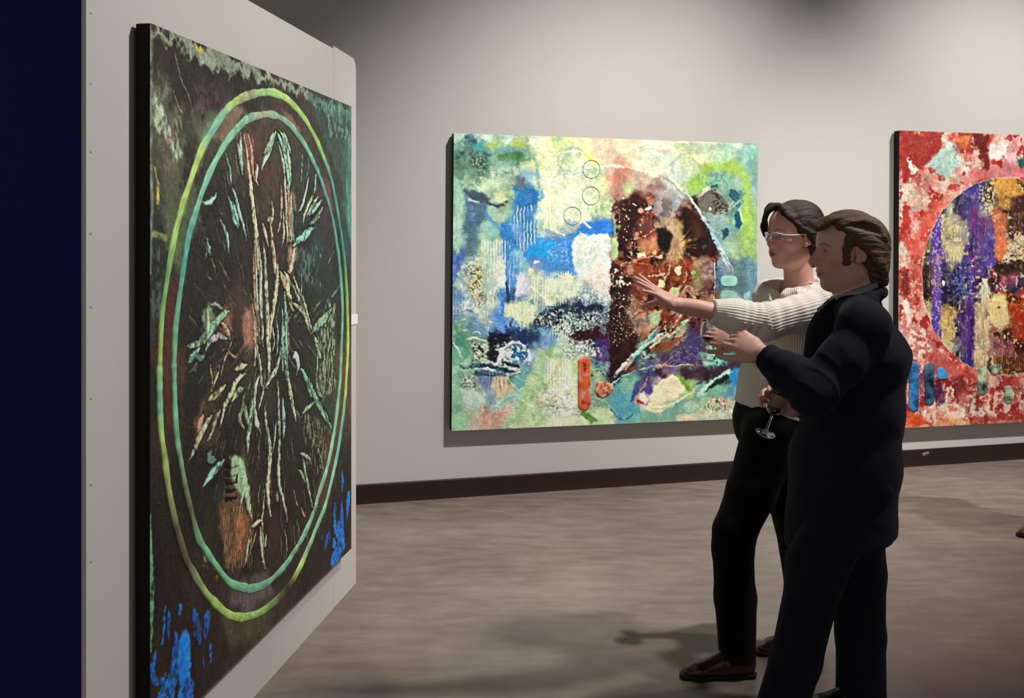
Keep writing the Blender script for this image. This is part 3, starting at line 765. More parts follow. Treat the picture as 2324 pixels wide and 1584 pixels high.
    p.combs([(1028, 660), (1046, 660), (1046, 715), (1028, 715)], '#4f78c8', 6, .45, .8, 0, brk=.35)
    p.crust([(1040, 665), (1100, 670), (1100, 715), (1042, 715)], '#dfe6dc', 4, .52, .58, a=.7, h=.003)
    p.line([(1044, 712), (1060, 704), (1085, 714)], 4, '#5a7fae', a=.7)
    p.line([(1108, 700), (1108, 760)], 2, '#c9d3c0', a=.9, h=.002); p.line([(1100, 705), (1102, 745)], 2.5, '#d6d9c8', a=.8, h=.002)
    p.poly([(1120, 712), (1160, 722), (1190, 745), (1170, 758), (1130, 752)], '#4a86de', soft=7, a=.6)
    # dark bar with white pebbles
    p.poly([(1226, 706), (1250, 695), (1275, 690), (1290, 694), (1368, 694), (1368, 706), (1275, 712), (1262, 722), (1232, 728), (1215, 735)], '#20334e', soft=3, a=.85, tex=.35)
    p.poly([(1254, 696), (1274, 693), (1276, 708), (1258, 711)], '#152c48', soft=2, a=.95, warp=1)
    p.combs([(1288, 694), (1370, 694), (1370, 707), (1288, 707)], '#10203c', 5, .5, .9, 0, brk=.4)
    p.poly([(1318, 665), (1335, 648), (1352, 655), (1360, 690), (1318, 690)], '#8099a0', soft=7, a=.65)
    p.crust([(1300, 660), (1386, 655), (1386, 695), (1300, 692)], '#dfe8dc', 3.5, .5, .57, a=.7, h=.002)
    p.poly([(1215, 715), (1270, 712), (1270, 735), (1235, 748), (1212, 738)], '#2f3f4c', soft=5, a=.7, tex=.4)
    p.ell(1232, 722, 9, 8, '#8f805c', soft=.5, a=.6)
    p.crust([(1225, 695), (1270, 700), (1330, 708), (1384, 708), (1384, 745), (1300, 762), (1250, 750), (1215, 735)], '#dce8dc', 3.6, .52, .62, a=.7, h=.004)
    p.crust([(1260, 708), (1384, 708), (1384, 760), (1260, 760)], '#1f2c3c', 3.4, .54, .6, a=.85, h=-.002)
    p.combs([(1255, 735), (1295, 735), (1300, 775), (1240, 775)], '#e3eccc', 6, .45, .85, .003, brk=.42)
    # maroon patch
    p.poly([(1294, 762), (1310, 752), (1345, 745), (1378, 735), (1390, 740), (1390, 790), (1370, 786), (1340, 784), (1310, 775)], '#3c1426', soft=4, a=.95)
    p.poly([(1355, 770), (1388, 765), (1388, 800), (1370, 806), (1355, 790)], '#4f3278', soft=6, a=.7)
    p.poly([(1338, 775), (1356, 770), (1360, 785), (1345, 788)], '#33507a', soft=4, a=.7)
    p.ell(1368, 748, 9, 12, '#6f8898', soft=.5, a=.7, tex=.5)
    p.dots([(1295, 750), (1385, 740), (1385, 790), (1300, 780)], 22, .5, 1.6, ['#d8d8c8', '#b88898'], h=.001)
    # indigo clouds
    p.poly([(1108, 765), (1125, 758), (1150, 758), (1165, 770), (1160, 785), (1140, 795), (1128, 810), (1132, 822), (1110, 824), (1106, 795)], '#121b34', soft=3, a=.92)
    p.poly([(1150, 752), (1195, 748), (1225, 758), (1230, 772), (1195, 780), (1165, 772)], '#1b3060', soft=7, a=.75, tex=.3)
    p.crust([(1150, 730), (1230, 735), (1240, 770), (1150, 765)], '#20355e', 5, .5, .6, a=.6)
    p.poly([(1225, 768), (1262, 762), (1265, 785), (1235, 795)], '#6f9ece', soft=7, a=.6)
    p.ell(1175, 800, 23, 17, '#dfe8d4', soft=.35, warp=8, fine=4, a=.9, h=.004)
    p.ell(1178, 800, 18, 15, '#1f6f96', soft=.2, warp=5, a=.95, h=-.002)
    p.ell(1184, 808, 12, 13, '#3a78b8', soft=.6, a=.8); p.ell(1166, 792, 8, 7, '#1a6e80', soft=.5, a=.8)
    p.crust([(1128, 780), (1200, 775), (1205, 830), (1135, 835)], '#e8efdc', 4, .55, .61, a=.95, h=.004)
    p.line([(1126, 795), (1140, 792), (1150, 785), (1165, 776), (1182, 778), (1196, 790), (1200, 806)], 6, '#dbe8d0', a=.9, h=.004, warp=3)
    p.line([(1136, 798), (1134, 812), (1128, 826)], 8, '#cfe0c4', a=.9, h=.004, warp=3); p.dots([(1110, 770), (1160, 765), (1200, 800), (1120, 825)], 40, .5, 1.3, ['#cfe0e8', '#9fb8d8'])
    p.line([(1046, 832), (1090, 832), (1130, 835), (1165, 842), (1180, 850)], 9, '#1d4a60', w1=3, a=.92)
    p.line([(1070, 840), (1100, 838), (1125, 844), (1150, 848), (1172, 846)], 4, '#bfdccf', a=.95, h=.004, warp=3)
    p.line([(1096, 826), (1112, 824), (1128, 830), (1150, 834), (1170, 838), (1176, 846)], 5, '#c8dfd0', a=.85, h=.004, warp=4)
    p.line([(1150, 826), (1175, 832)], 6, '#123a48', a=.9)
    p.line([(1080, 848), (1120, 852), (1150, 852)], 7, '#1f3a62', w1=2, a=.8)
    p.combs([(1092, 845), (1140, 845), (1135, 875), (1095, 872)], '#274a78', 8, .5, .8, 0, brk=.4)
    # crust below left, with the pale half-basket
    p.line([(1058, 770), (1075, 768), (1095, 772), (1108, 778)], 4, '#d8e2c4', a=.95, h=.004, warp=2)
    p.poly([(1060, 772), (1108, 778), (1108, 825), (1080, 826), (1065, 810)], '#8aa482', soft=4, a=.6)
    p.crust([(1066, 772), (1108, 778), (1108, 830), (1072, 828)], '#3c4c34', 3.6, .53, .58, a=.8, h=-.002)
    p.crust([(1066, 772), (1108, 778), (1108, 830), (1072, 828)], '#d4dcc0', 3.4, .53, .58, a=.85, h=.003)
    p.line([(1030, 778), (1040, 795), (1048, 812), (1058, 826)], 4, '#c4dccb', a=.9, h=.003); p.ell(1056, 806, 9, 14, '#5aa878', soft=.5, a=.7)
    p.line([(1040, 752), (1052, 750), (1060, 748)], 4, '#bcd6b8', a=.8, h=.002); p.line([(1075, 755), (1083, 752), (1090, 757)], 4, '#d0dcc4', a=.9, h=.003)
    p.line([(1033, 728), (1055, 726)], 3.5, '#a9c8a0', a=.8); p.poly([(1034, 742), (1050, 735), (1055, 760), (1036, 765)], '#57a074', soft=6, a=.6)
    p.crust([(1042, 845), (1075, 848), (1085, 880), (1045, 885)], '#4c5f50', 4, .53, .6, a=.7, h=-.001)
    p.crust([(1042, 845), (1075, 848), (1085, 880), (1045, 885)], '#d8e2cc', 3.6, .54, .6, a=.8, h=.003)
    # basket of peach stripes, leaf
    p.poly([(1118, 858), (1150, 852), (1152, 880), (1140, 905), (1128, 900), (1116, 880)], '#d8c4a0', soft=4, a=.85)
    p.combs([(1116, 855), (1152, 852), (1145, 905), (1120, 900)], '#ad7870', 9, .35, .8, -.001, brk=.42)
    p.combs([(1116, 855), (1152, 852), (1145, 880), (1120, 880)], '#566f9a', 9, .25, .8, -.001, brk=.46)
    p.poly([(1160, 855), (1182, 862), (1192, 875), (1178, 884), (1165, 872)], '#66b3a6', soft=3, a=.85, h=.001)
    p.line([(1150, 852), (1160, 870), (1175, 884), (1182, 884)], 4, '#dce4b8', a=.9, h=.003)
    p.line([(1124, 922), (1145, 905), (1170, 896), (1160, 912), (1135, 922), (1125, 918)], 4, '#cfdcc4', a=.8, h=.003)
    p.poly([(1132, 918), (1150, 903), (1172, 898), (1162, 914), (1140, 922)], '#98c6b4', soft=2, a=.8)
    p.combs([(1095, 870), (1120, 870), (1118, 930), (1098, 925)], '#cfd8b4', 9, .3, .6, .002, brk=.5)
    p.crust([(1085, 925), (1165, 915), (1165, 960), (1085, 968)], '#e2c4b0', 4, .55, .62, a=.8, h=.002)
    p.poly([(1085, 940), (1150, 930), (1150, 955), (1090, 968)], '#c99888', soft=9, a=.45)
    p.ell(1082, 912, 18, 14, '#c6dcd0', soft=.7, a=.7)
    # green scallops and leaf sweep
    p.line([(1185, 862), (1205, 850), (1225, 852), (1235, 862)], 4, '#8fc098', a=.7, h=.002); p.line([(1195, 905), (1215, 870), (1235, 850)], 8, '#bfe090', w1=3, a=.7, h=.002)
    p.line([(1178, 945), (1185, 910), (1205, 885), (1228, 868)], 6, '#9acb80', w1=2, a=.6)
    p.line([(1188, 906), (1200, 920), (1222, 922), (1248, 912)], 4, '#e4ecd0', a=.8, h=.003); p.line([(1170, 948), (1200, 945), (1230, 955)], 6, '#b5d996', a=.6)
    p.combs([(1238, 810), (1305, 815), (1300, 905), (1240, 900)], '#f2f5da', 7, .5, 1, .003, brk=.38)
    p.line([(1264, 815), (1262, 880)], 4, '#d9c070', a=.6); p.line([(1241, 810), (1242, 850)], 4, '#cfd8e0', a=.7)
    p.crust([(1230, 870), (1300, 850), (1310, 950), (1240, 945)], '#f0f3d8', 5, .48, .58, a=.8, h=.004)
    p.crust([(1205, 890), (1240, 885), (1275, 930), (1220, 930)], '#a4b08a', 4, .54, .6, a=.6, h=-.002)
    p.poly([(1235, 795), (1262, 805), (1285, 815), (1245, 815)], '#8fbe78', soft=4, a=.6)
    p.crust([(1270, 780), (1340, 775), (1370, 800), (1300, 830)], '#eaf2d4', 4, .52, .58, a=.85, h=.003)
    p.crust([(1300, 770), (1380, 790), (1385, 860), (1345, 840)], '#3c5560', 4, .54, .6, a=.6, h=-.001)
    p.poly([(1292, 815), (1312, 815), (1312, 850), (1296, 860)], '#b7d88c', soft=4, a=.7)
    p.poly([(1338, 845), (1356, 880), (1375, 930), (1340, 925), (1338, 880)], '#6f9a8c', soft=7, a=.55, tex=.5)
    p.poly([(1312, 934), (1330, 932), (1352, 950), (1356, 958), (1342, 961), (1330, 950)], '#6f9a44', soft=2, a=.9)
    p.crust([(1340, 900), (1385, 905), (1385, 940), (1345, 930)], '#a9c49c', 4, .5, .58, a=.7, h=.003)
    p.poly([(1340, 845), (1347, 850), (1340, 856)], '#33506e', soft=1, a=.9)
    # ---- right half: the brown half disc
    p.poly([(1389, 470), (1394, 415), (1396, 380), (1430, 382), (1470, 395), (1500, 410), (1530, 440), (1566, 470), (1590, 500), (1615, 540), (1634, 580), (1636, 640), (1630, 700), (1615, 730), (1570, 750), (1520, 800), (1460, 830), (1400, 862), (1386, 862), (1387, 600)], '#5c2416', soft=5, a=.22)
    p.poly([(1396, 372), (1410, 350), (1422, 375), (1440, 400), (1420, 440), (1395, 450)], '#c9866a', soft=8, a=.5)
    half = [(1392, 460), (1420, 440), (1480, 430), (1540, 460), (1580, 480), (1615, 540), (1632, 590), (1628, 690), (1600, 730), (1540, 770), (1480, 810), (1400, 850), (1388, 850), (1388, 560)]
    p.crust(half, '#280b07', 20, .50, .60, a=.72, soft=14); p.crust(half, '#c08460', 15, .58, .68, a=.55, soft=14); p.crust(half, '#9a4424', 26, .52, .64, a=.55, soft=14)
    for i in range(110):
        u = rnd.uniform(1400, 1615); v = rnd.uniform(440, 760); an = rnd.uniform(0, 6.28); ln = rnd.uniform(8, 34); b = rnd.uniform(-9, 9)
        if (u - 1388) > 235 * math.sqrt(max(0, 1 - ((v - 620) / 235) ** 2)): continue
        p.line([(u, v), (u + ln * .5 * math.cos(an) - b * math.sin(an), v + ln * .5 * math.sin(an) + b * math.cos(an)), (u + ln * math.cos(an), v + ln * math.sin(an))], .8, rnd.choice(['#d8b490', '#b06a44', '#3a120a', '#e2cfa8', '#6a2412']), w1=.3, mid=rnd.uniform(1, 3.2), a=rnd.uniform(.3, .8), h=.001)
    p.line([(1388, 600), (1387, 700), (1386, 862)], 5, '#2a100c', a=.8, soft=1, warp=.3, fine=.2)
    p.line([(1398, 350), (1392, 420), (1389, 460)], 2.5, '#e0a080', a=.6, warp=.5)
    p.poly([(1400, 462), (1420, 450), (1450, 430), (1470, 470), (1445, 510), (1425, 560), (1400, 565), (1408, 510)], '#350e0a', soft=9, a=.8, tex=.3)
    p.poly([(1390, 460), (1400, 456), (1406, 470), (1390, 480)], '#48301c', soft=1.5, a=.9); p.ell(1398, 468, 5, 3, '#a06050', a=.9)
    p.poly([(1392, 480), (1402, 490), (1406, 520), (1400, 540), (1390, 548)], '#a9c890', soft=3, a=.6)
    p.poly([(1388, 540), (1400, 538), (1404, 560), (1402, 580), (1395, 590), (1389, 588)], '#b3d08c', soft=2, a=.9)
    for q in ((1400, 492, 5, 6), (1404, 505, 6, 5), (1400, 522, 5, 4)): p.ell(*q, '#3a1210', a=.9)
    p.poly([(1488, 430), (1530, 425), (1550, 460), (1530, 500), (1500, 510), (1490, 480)], '#a8a8a4', soft=11, a=.55, tex=.4)
    p.poly([(1525, 440), (1545, 455), (1540, 480), (1520, 470)], '#9fb0bc', soft=7, a=.5)
    p.ell(1425, 425, 9, 16, '#b6c486', soft=.6, a=.75)
    p.poly([(1545, 470), (1572, 478), (1600, 510), (1625, 550), (1632, 580), (1600, 590), (1560, 580), (1550, 545), (1545, 510)], '#2c0e08', soft=7, a=.88)
    p.poly([(1570, 490), (1590, 500), (1600, 530), (1580, 540)], '#6a4420', soft=8, a=.45, tex=.4)
    p.ell(1612, 546, 8, 9, '#3a3436', soft=.5, a=.8); p.ell(1598, 562, 6, 5, '#4a4c34', a=.7)
    # radiating glow
    p.poly([(1450, 540), (1490, 530), (1500, 560), (1490, 580), (1455, 575)], '#cf8458', soft=8, a=.75)
    p.poly([(1440, 530), (1480, 515), (1495, 530), (1450, 545)], '#8c2f1a', soft=7, a=.6)
    p.poly([(1500, 490), (1540, 495), (1552, 560), (1540, 590), (1515, 590), (1525, 545)], '#c7a070', soft=8, a=.7)
    p.poly([(1535, 500), (1550, 500), (1556, 555), (1542, 575)], '#b8a458', soft=6, a=.6)
    p.ell(1510, 545, 16, 24, '#1e0705', ang=12, soft=.25, a=.96); p.ell(1496, 528, 8, 9, '#200806', soft=.4, a=.9)
    for i in range(46):
        a0 = math.radians(rnd.uniform(-50, 130)); r0 = rnd.uniform(8, 22); r1 = r0 + rnd.uniform(14, 46)
        c = rnd.choice(['#d9b078', '#c07a48', '#e2cf9a', '#7a3018', '#b8963c'])
        p.line([(1530 + r0 * math.cos(a0), 560 + r0 * math.sin(a0)), (1530 + r1 * math.cos(a0), 560 + r1 * math.sin(a0))], 1.6, c, w1=.3, a=.7, warp=1)
    p.poly([(1432, 592), (1480, 585), (1540, 600), (1575, 585), (1578, 640), (1540, 650), (1480, 640), (1435, 640)], '#96401e', soft=8, a=.55)
    p.combs([(1470, 590), (1560, 585), (1555, 640), (1475, 635)], '#c4744a', 3.4, .4, .7, .001, brk=.46)
    p.combs([(1470, 590), (1560, 585), (1555, 640), (1475, 635)], '#5c1c0c', 3.4, .3, .7, 0, brk=.5)
    p.line([(1430, 596), (1455, 586), (1490, 582), (1505, 578)], 5, '#d89068', w1=2, a=.8); p.line([(1430, 594), (1470, 600)], 4, '#dc9468', w1=1, a=.7)
    p.poly([(1446, 576), (1466, 572), (1468, 582), (1450, 584)], '#e8cf98', soft=1.5, a=.95, h=.001); p.poly([(1476, 576), (1488, 568), (1490, 574), (1482, 581)], '#d9a860', soft=1.2, a=.95, h=.001)
    p.poly([(1486, 582), (1502, 578), (1504, 584), (1490, 588)], '#e2b487', soft=1.5, a=.85)
    p.ell(1481, 595, 6, 7, '#1c0c08', soft=.5, a=.9); p.ell(1490, 590, 4, 4, '#2a1c10', a=.8)
    p.line([(1472, 626), (1490, 625), (1510, 622)], 3.5, '#e0b088', a=.85); p.line([(1492, 600), (1500, 620), (1512, 634)], 2, '#e0a078', a=.6)
    p.poly([(1490, 648), (1498, 634), (1508, 638), (1512, 650), (1508, 656), (1494, 655)], '#d6c184', soft=1.5, a=.95, h=.001)
    p.line([(1522, 602), (1520, 618), (1512, 630), (1508, 640)], 5, '#b4906a', w1=3, a=.85); p.poly([(1534, 606), (1544, 604), (1544, 620), (1540, 626), (1534, 614)], '#c8c68c', soft=1.2, a=.95, h=.001)
    p.line([(1558, 622), (1556, 634), (1552, 642)], 4, '#c8a470', w1=1.5, a=.9); p.ell(1574, 621, 6, 5, '#a5c072', a=.95)
    p.ell(1432, 613, 8, 12, '#b07a5c', soft=.2, a=.9)
    p.poly([(1500, 660), (1520, 645), (1525, 660), (1515, 690), (1500, 690)], '#6a2010', soft=6, a=.7)
    p.poly([(1526, 655), (1545, 648), (1540, 672), (1530, 682), (1510, 682)], '#c4c488', soft=3, a=.85)
    for q in ([(1560, 650), (1530, 690)], [(1570, 640), (1545, 675), (1528, 700)], [(1534, 672), (1536, 700)]): p.line(q, 2, '#caa070', a=.8)
    p.crust([(1545, 660), (1580, 655), (1590, 700), (1545, 695)], '#bd8a68', 5, .52, .6, a=.8)
    p.poly([(1570, 590), (1605, 575), (1620, 600), (1622, 640), (1600, 640), (1580, 620)], '#b49088', soft=7, a=.6, tex=.5)
    p.poly([(1575, 600), (1592, 590), (1590, 650), (1575, 640)], '#8c8838', soft=7, a=.6)
    p.ell(1605, 645, 14, 13, '#5a3c34', soft=.6, a=.7, tex=.5)
    p.poly([(1590, 685), (1612, 680), (1612, 720), (1588, 715)], '#7c9c40', soft=7, a=.65)
    # stipple of pale dots along the chord
    p.poly([(1388, 620), (1430, 640), (1425, 690), (1450, 770), (1420, 830), (1388, 850)], '#2b0d0a', soft=10, a=.75)
    p.dots([(1387, 610), (1425, 605), (1430, 650), (1387, 655)], 26, 1.2, 4.6, ['#e6e6b8', '#d2dc9c', '#c8b08c'], h=.001)
    p.dots([(1388, 660), (1440, 670), (1455, 760), (1388, 790)], 230, .4, 1.6, ['#e8e4c4', '#c8a880', '#dcd8a8', '#a87858'], h=.001)
    p.dots([(1400, 450), (1500, 450), (1480, 540), (1410, 560)], 70, .5, 2, ['#ecd6b0', '#d8a080', '#f0ead0'], h=.001)
    p.ell(1472, 472, 9, 4, '#ece6c8', ang=-12, a=.95, warp=2); p.ell(1454, 478, 7, 6, '#d09078', a=.9); p.dots([(1430, 560), (1480, 560), (1480, 590), (1430, 590)], 30, .4, 1.2, ['#f0d8a8'])
    p.line([(1440, 544), (1470, 530), (1486, 520)], 2, '#e0b898', a=.8); p.ell(1445, 536, 6, 7, '#c09078', a=.8)
    p.poly([(1425, 705), (1460, 700), (1490, 715), (1475, 760), (1440, 755), (1430, 730)], '#c9b49c', soft=9, a=.55, tex=.5)
    p.poly([(1475, 705), (1505, 700), (1495, 735), (1475, 745)], '#bcd09a', soft=5, a=.75, tex=.4)
    # sweeping strokes lower right
    S = [([(1395, 855), (1420, 825), (1450, 795), (1480, 760), (1496, 740)], 3, 9, '#a4d0b0'), ([(1410, 850), (1440, 810), (1470, 780), (1500, 758)], 2, 6, '#8cc4bc'), ([(1476, 790), (1500, 770), (1530, 750), (1560, 728), (1568, 722)], 4, 12, '#acd8a4'), ([(1465, 785), (1490, 768), (1512, 752)], 3, 9, '#d9dcc4'), ([(1484, 778), (1510, 760), (1540, 748)], 3, 8, '#c4907c'), ([(1470, 800), (1500, 790), (1530, 775), (1560, 755)], 3, 12, '#8a4a2c'), ([(1468, 778), (1492, 758), (1500, 750)], 3, 6, '#4f8890'), ([(1520, 800), (1550, 775), (1570, 762)], 3, 8, '#6a3c30'),
         ([(1393, 850), (1412, 832), (1430, 808)], 2, 5, '#e6e8cc'), ([(1412, 842), (1424, 824), (1436, 806)], 2, 6, '#c4a088'), ([(1388, 866), (1410, 850), (1440, 842)], 3, 7, '#132842'), ([(1389, 872), (1405, 860), (1425, 848), (1445, 838)], 2, 5, '#a9d4c0'),
         ([(1425, 735), (1450, 710), (1490, 690)], 2, 4, '#8a3a20'), ([(1540, 700), (1520, 725), (1500, 745)], 2, 5, '#4a1408'), ([(1555, 700), (1530, 735), (1510, 758)], 2, 4, '#d8b088')]
    for q, w0, md, c in S: p.line(q, w0, c, w1=1, mid=md, a=.9, h=.003, warp=3)
    p.poly([(1560, 742), (1600, 750), (1600, 800), (1540, 830), (1490, 840), (1500, 805), (1540, 790)], '#443a72', soft=10, a=.55, tex=.5)
    p.crust([(1450, 800), (1480, 785), (1485, 830), (1455, 835)], '#86c2b4', 5, .5, .58, a=.8, h=.003)
    p.poly([(1458, 815), (1480, 818), (1486, 830), (1465, 832)], '#3e4488', soft=4, a=.7)
    p.crust([(1520, 790), (1590, 780), (1590, 835), (1510, 835)], '#8a7488', 4, .56, .62, a=.5)
    p.line([(1450, 836), (1480, 830), (1515, 830), (1545, 828), (1575, 829)], 4, '#d9bc9c', w1=2, a=.9, h=.004, warp=3)
    for i in range(14): p.line([(1490 + rnd.uniform(-4, 30), 834), (1500 + rnd.uniform(-10, 50), 800 + rnd.uniform(-4, 22))], 1.6, '#c08a6c', w1=.3, a=.7, h=.002)
    p.poly([(1585, 800), (1605, 790), (1640, 782), (1645, 805), (1630, 835), (1605, 845), (1590, 825)], '#62b4a2', soft=6, a=.75, h=.002)
    p.crust([(1608, 782), (1645, 780), (1645, 830), (1620, 840)], '#103038', 4, .53, .58, a=.85, h=-.002)
    p.crust([(1608, 782), (1645, 780), (1645, 830), (1620, 840)], '#8cd2c0', 3.6, .52, .58, a=.7, h=.003)
    p.ell(1605, 820, 14, 13, '#8cc0a0', soft=.4, a=.8)
    p.poly([(1540, 840), (1590, 836), (1650, 828), (1680, 800), (1685, 830), (1640, 855), (1590, 866), (1560, 858)], '#3b1f30', soft=7, a=.7, tex=.3)
    p.poly([(1664, 798), (1676, 808), (1680, 826), (1668, 818)], '#3088b0', soft=3, a=.85)
    p.poly([(1655, 838), (1685, 835), (1682, 862), (1668, 876), (1655, 862)], '#1f80b4', soft=4, a=.85)
    p.poly([(1582, 895), (1590, 880), (1605, 868), (1630, 855), (1655, 832), (1660, 845), (1630, 868), (1605, 885), (1586, 900)], '#a2d0b8', soft=3, a=.85, h=.003)
    p.poly([(1595, 888), (1620, 868), (1650, 848), (1655, 852), (1630, 876)], '#0e2a28', soft=2, a=.9)
    p.line([(1646, 850), (1648, 866), (1642, 880)], 3, '#12302c', a=.85); p.line([(1580, 872), (1592, 866), (1596, 862)], 3, '#26342c', a=.8)
    p.poly([(1600, 895), (1640, 870), (1660, 870), (1645, 900), (1615, 905)], '#6aa890', soft=5, a=.7)
    p.poly([(1645, 890), (1675, 870), (1665, 900), (1640, 908)], '#5090b0', soft=6, a=.7)
    # cream shell
    p.poly([(1385, 880), (1420, 860), (1440, 858), (1450, 880), (1440, 930), (1460, 950), (1440, 960), (1388, 950)], '#5aa9ae', soft=5, a=.55, tex=.4)
    p.poly([(1410, 860), (1440, 856), (1446, 870), (1430, 900), (1412, 890)], '#7cb896', soft=6, a=.6)
    p.crust([(1386, 890), (1440, 895), (1450, 945), (1390, 945)], '#4fa4c4', 6, .5, .6, a=.7)
    p.line([(1386, 930), (1400, 945), (1420, 952), (1435, 940)], 4, '#2b5a5c', a=.6)
    p.poly([(1440, 868), (1452, 862), (1448, 890), (1438, 912), (1432, 915)], '#4c4488', soft=3, a=.8)
    p.poly([(1472, 905), (1478, 882), (1500, 865), (1530, 852), (1548, 860), (1558, 875), (1550, 890), (1530, 905), (1500, 916), (1478, 920)], '#ead9ae', soft=3, a=.95, h=.004)
    p.poly([(1478, 905), (1482, 890), (1500, 885), (1498, 905), (1488, 912)], '#f4e6b4', soft=4, a=.8)
    p.poly([(1490, 872), (1525, 858), (1540, 866), (1510, 880)], '#e3c7a6', soft=5, a=.7)
    p.poly([(1534, 850), (1545, 852), (1560, 874), (1568, 880), (1556, 884), (1544, 868)], '#78a030', soft=3, a=.9)
    p.poly([(1445, 910), (1455, 895), (1462, 905), (1468, 918), (1446, 916)], '#a83048', soft=2, a=.9); p.poly([(1452, 900), (1462, 890), (1470, 905), (1464, 918), (1456, 910)], '#e6e0d4', soft=3, a=.9)
    p.poly([(1460, 885), (1474, 876), (1478, 888), (1464, 893)], '#5a48a0', soft=3, a=.85)
    p.line([(1444, 915), (1452, 890), (1462, 872), (1470, 855)], 3, '#c8c8a8', a=.8, h=.003); p.line([(1470, 918), (1490, 926), (1530, 916), (1560, 898), (1580, 880)], 5, '#d9ddb0', w1=2, a=.9, h=.004)
    p.line([(1472, 928), (1482, 936), (1500, 934), (1530, 918)], 7, '#e2dfae', w1=1, a=.85, h=.004); p.line([(1524, 925), (1545, 905), (1575, 890)], 3, '#c0dcc4', a=.8, h=.003)
    p.poly([(1460, 938), (1500, 938), (1540, 915), (1580, 898), (1592, 905), (1570, 935), (1530, 948), (1480, 955)], '#72aa92', soft=5, a=.65)
    p.ell(1568, 922, 18, 14, '#a8c0a2', soft=.2, a=.8); p.line([(1585, 905), (1588, 920), (1580, 932), (1560, 938)], 2.5, '#5a8c78', a=.7)
    p.crust([(1595, 915), (1640, 905), (1650, 925), (1600, 930)], '#6a5846', 4, .53, .58, a=.8, h=.003); p.crust([(1610, 908), (1645, 905), (1640, 918), (1612, 920)], '#e2c8a8', 4, .48, .54, a=.9, h=.003)
    p.poly([(1530, 948), (1560, 940), (1600, 930), (1640, 938), (1600, 948), (1540, 955)], '#cfc4a2', soft=5, a=.6)
    p.crust([(1600, 930), (1690, 920), (1690, 950), (1600, 950)], '#dcdcc4', 5, .5, .6, a=.6)
    # ---- upper right greens and the stone
    p.line([(1395, 378), (1420, 380), (1450, 388), (1480, 392), (1500, 392)], 5, '#e9e2c4', w1=2, a=.85, h=.004); p.line([(1470, 384), (1490, 382), (1508, 388), (1514, 394)], 4, '#eee6c4', w1=1, a=.9, h=.004)
    p.line([(1524, 390), (1525, 375), (1535, 362), (1546, 352)], 9, '#9fb0a4', w1=2, a=.7, soft=3); p.line([(1545, 350), (1570, 360), (1585, 375)], 6, '#aab68c', w1=3, a=.7, soft=3)
    p.poly([(1530, 398), (1548, 390), (1570, 398), (1560, 420), (1535, 418)], '#b2c6ac', soft=6, a=.6)
    p.poly([(1496, 344), (1512, 338), (1518, 346), (1506, 352)], '#c8aca0', soft=3, a=.8)
    p.line([(1496, 400), (1520, 410), (1535, 425), (1560, 450), (1580, 472)], 4, '#8f948c', a=.7, h=.002)
    p.line([(1520, 406), (1540, 424), (1560, 444), (1580, 468)], 5, '#d2d8b0', a=.9, h=.006, warp=1)
    p.line([(1580, 470), (1594, 492), (1610, 520), (1630, 556), (1640, 575)], 8, '#a3bcc4', w1=9, a=.9, h=.005, warp=1)
    p.line([(1606, 512), (1625, 545), (1645, 570), (1660, 590)], 9, '#7fa4b0', w1=4, a=.75, h=.003); p.line([(1635, 565), (1655, 595), (1664, 615)], 4, '#c0cccc', w1=1, a=.8, h=.002)
    p.poly([(1578, 395), (1600, 370), (1640, 366), (1680, 370), (1700, 395), (1705, 440), (1710, 540), (1695, 560), (1685, 540), (1690, 480), (1685, 420), (1660, 395), (1620, 385), (1600, 400), (1585, 430), (1565, 440), (1558, 425)], '#96bf4e', soft=8, a=.8, tex=.35)
    p.poly([(1600, 390), (1640, 384), (1672, 395), (1685, 430), (1680, 500), (1650, 530), (1620, 520), (1600, 480)], '#79a88e', soft=8, a=.5, tex=.4)
    p.crust([(1580, 400), (1640, 390), (1650, 420), (1590, 440)], '#4a9090', 5, .53, .6, a=.7); p.poly([(1612, 422), (1630, 420), (1632, 428), (1614, 428)], '#265a5c', soft=2, a=.8)
    p.ell(1674, 412, 10, 12, '#a0b8a8', soft=.5, a=.7)
    p.poly([(1584, 450), (1590, 436), (1606, 428), (1625, 434), (1645, 448), (1655, 462), (1650, 474), (1625, 482), (1600, 478), (1588, 465)], '#6c675c', soft=2.5, a=.95, h=.004)
    p.poly([(1585, 450), (1592, 434), (1605, 422), (1616, 430), (1600, 440)], '#b9bda0', soft=2, a=.85, h=.003)
    p.crust([(1618, 436), (1652, 455), (1650, 476), (1620, 478)], '#2c302a', 4, .46, .54, a=.85, h=-.002); p.combs([(1588, 440), (1620, 438), (1620, 470), (1590, 468)], '#847e70', 3, .4, .6, .001, brk=.4)
    p.line([(1598, 480), (1615, 486), (1640, 478), (1656, 470), (1664, 460)], 2.5, '#a49c88', a=.9, h=.003)
    p.ell(1612, 475, 3.6, 4.6, '#ddd8b4', soft=.15, warp=0, a=1, h=.002)
    p.poly([(1656, 432), (1668, 428), (1678, 446), (1676, 460), (1664, 452), (1656, 440)], '#2a6468', soft=1.5, a=.9); p.line([(1655, 440), (1663, 450), (1672, 460)], 4, '#0e3a42', w1=1, a=.9)
    p.poly([(1668, 465), (1678, 458), (1680, 470), (1672, 476)], '#357078', soft=1.5, a=.85); p.poly([(1664, 485), (1680, 482), (1682, 510), (1674, 520), (1666, 512)], '#1f5a68', soft=1.5, a=.9)
    p.line([(1650, 476), (1664, 470), (1678, 456)], 2, '#9cc49c', a=.8, h=.003); p.line([(1664, 482), (1664, 520), (1650, 530), (1636, 532)], 2, '#9ac0ac', a=.7, h=.003); p.line([(1682, 480), (1684, 508), (1674, 522)], 2, '#a9bca8', a=.8, h=.003)
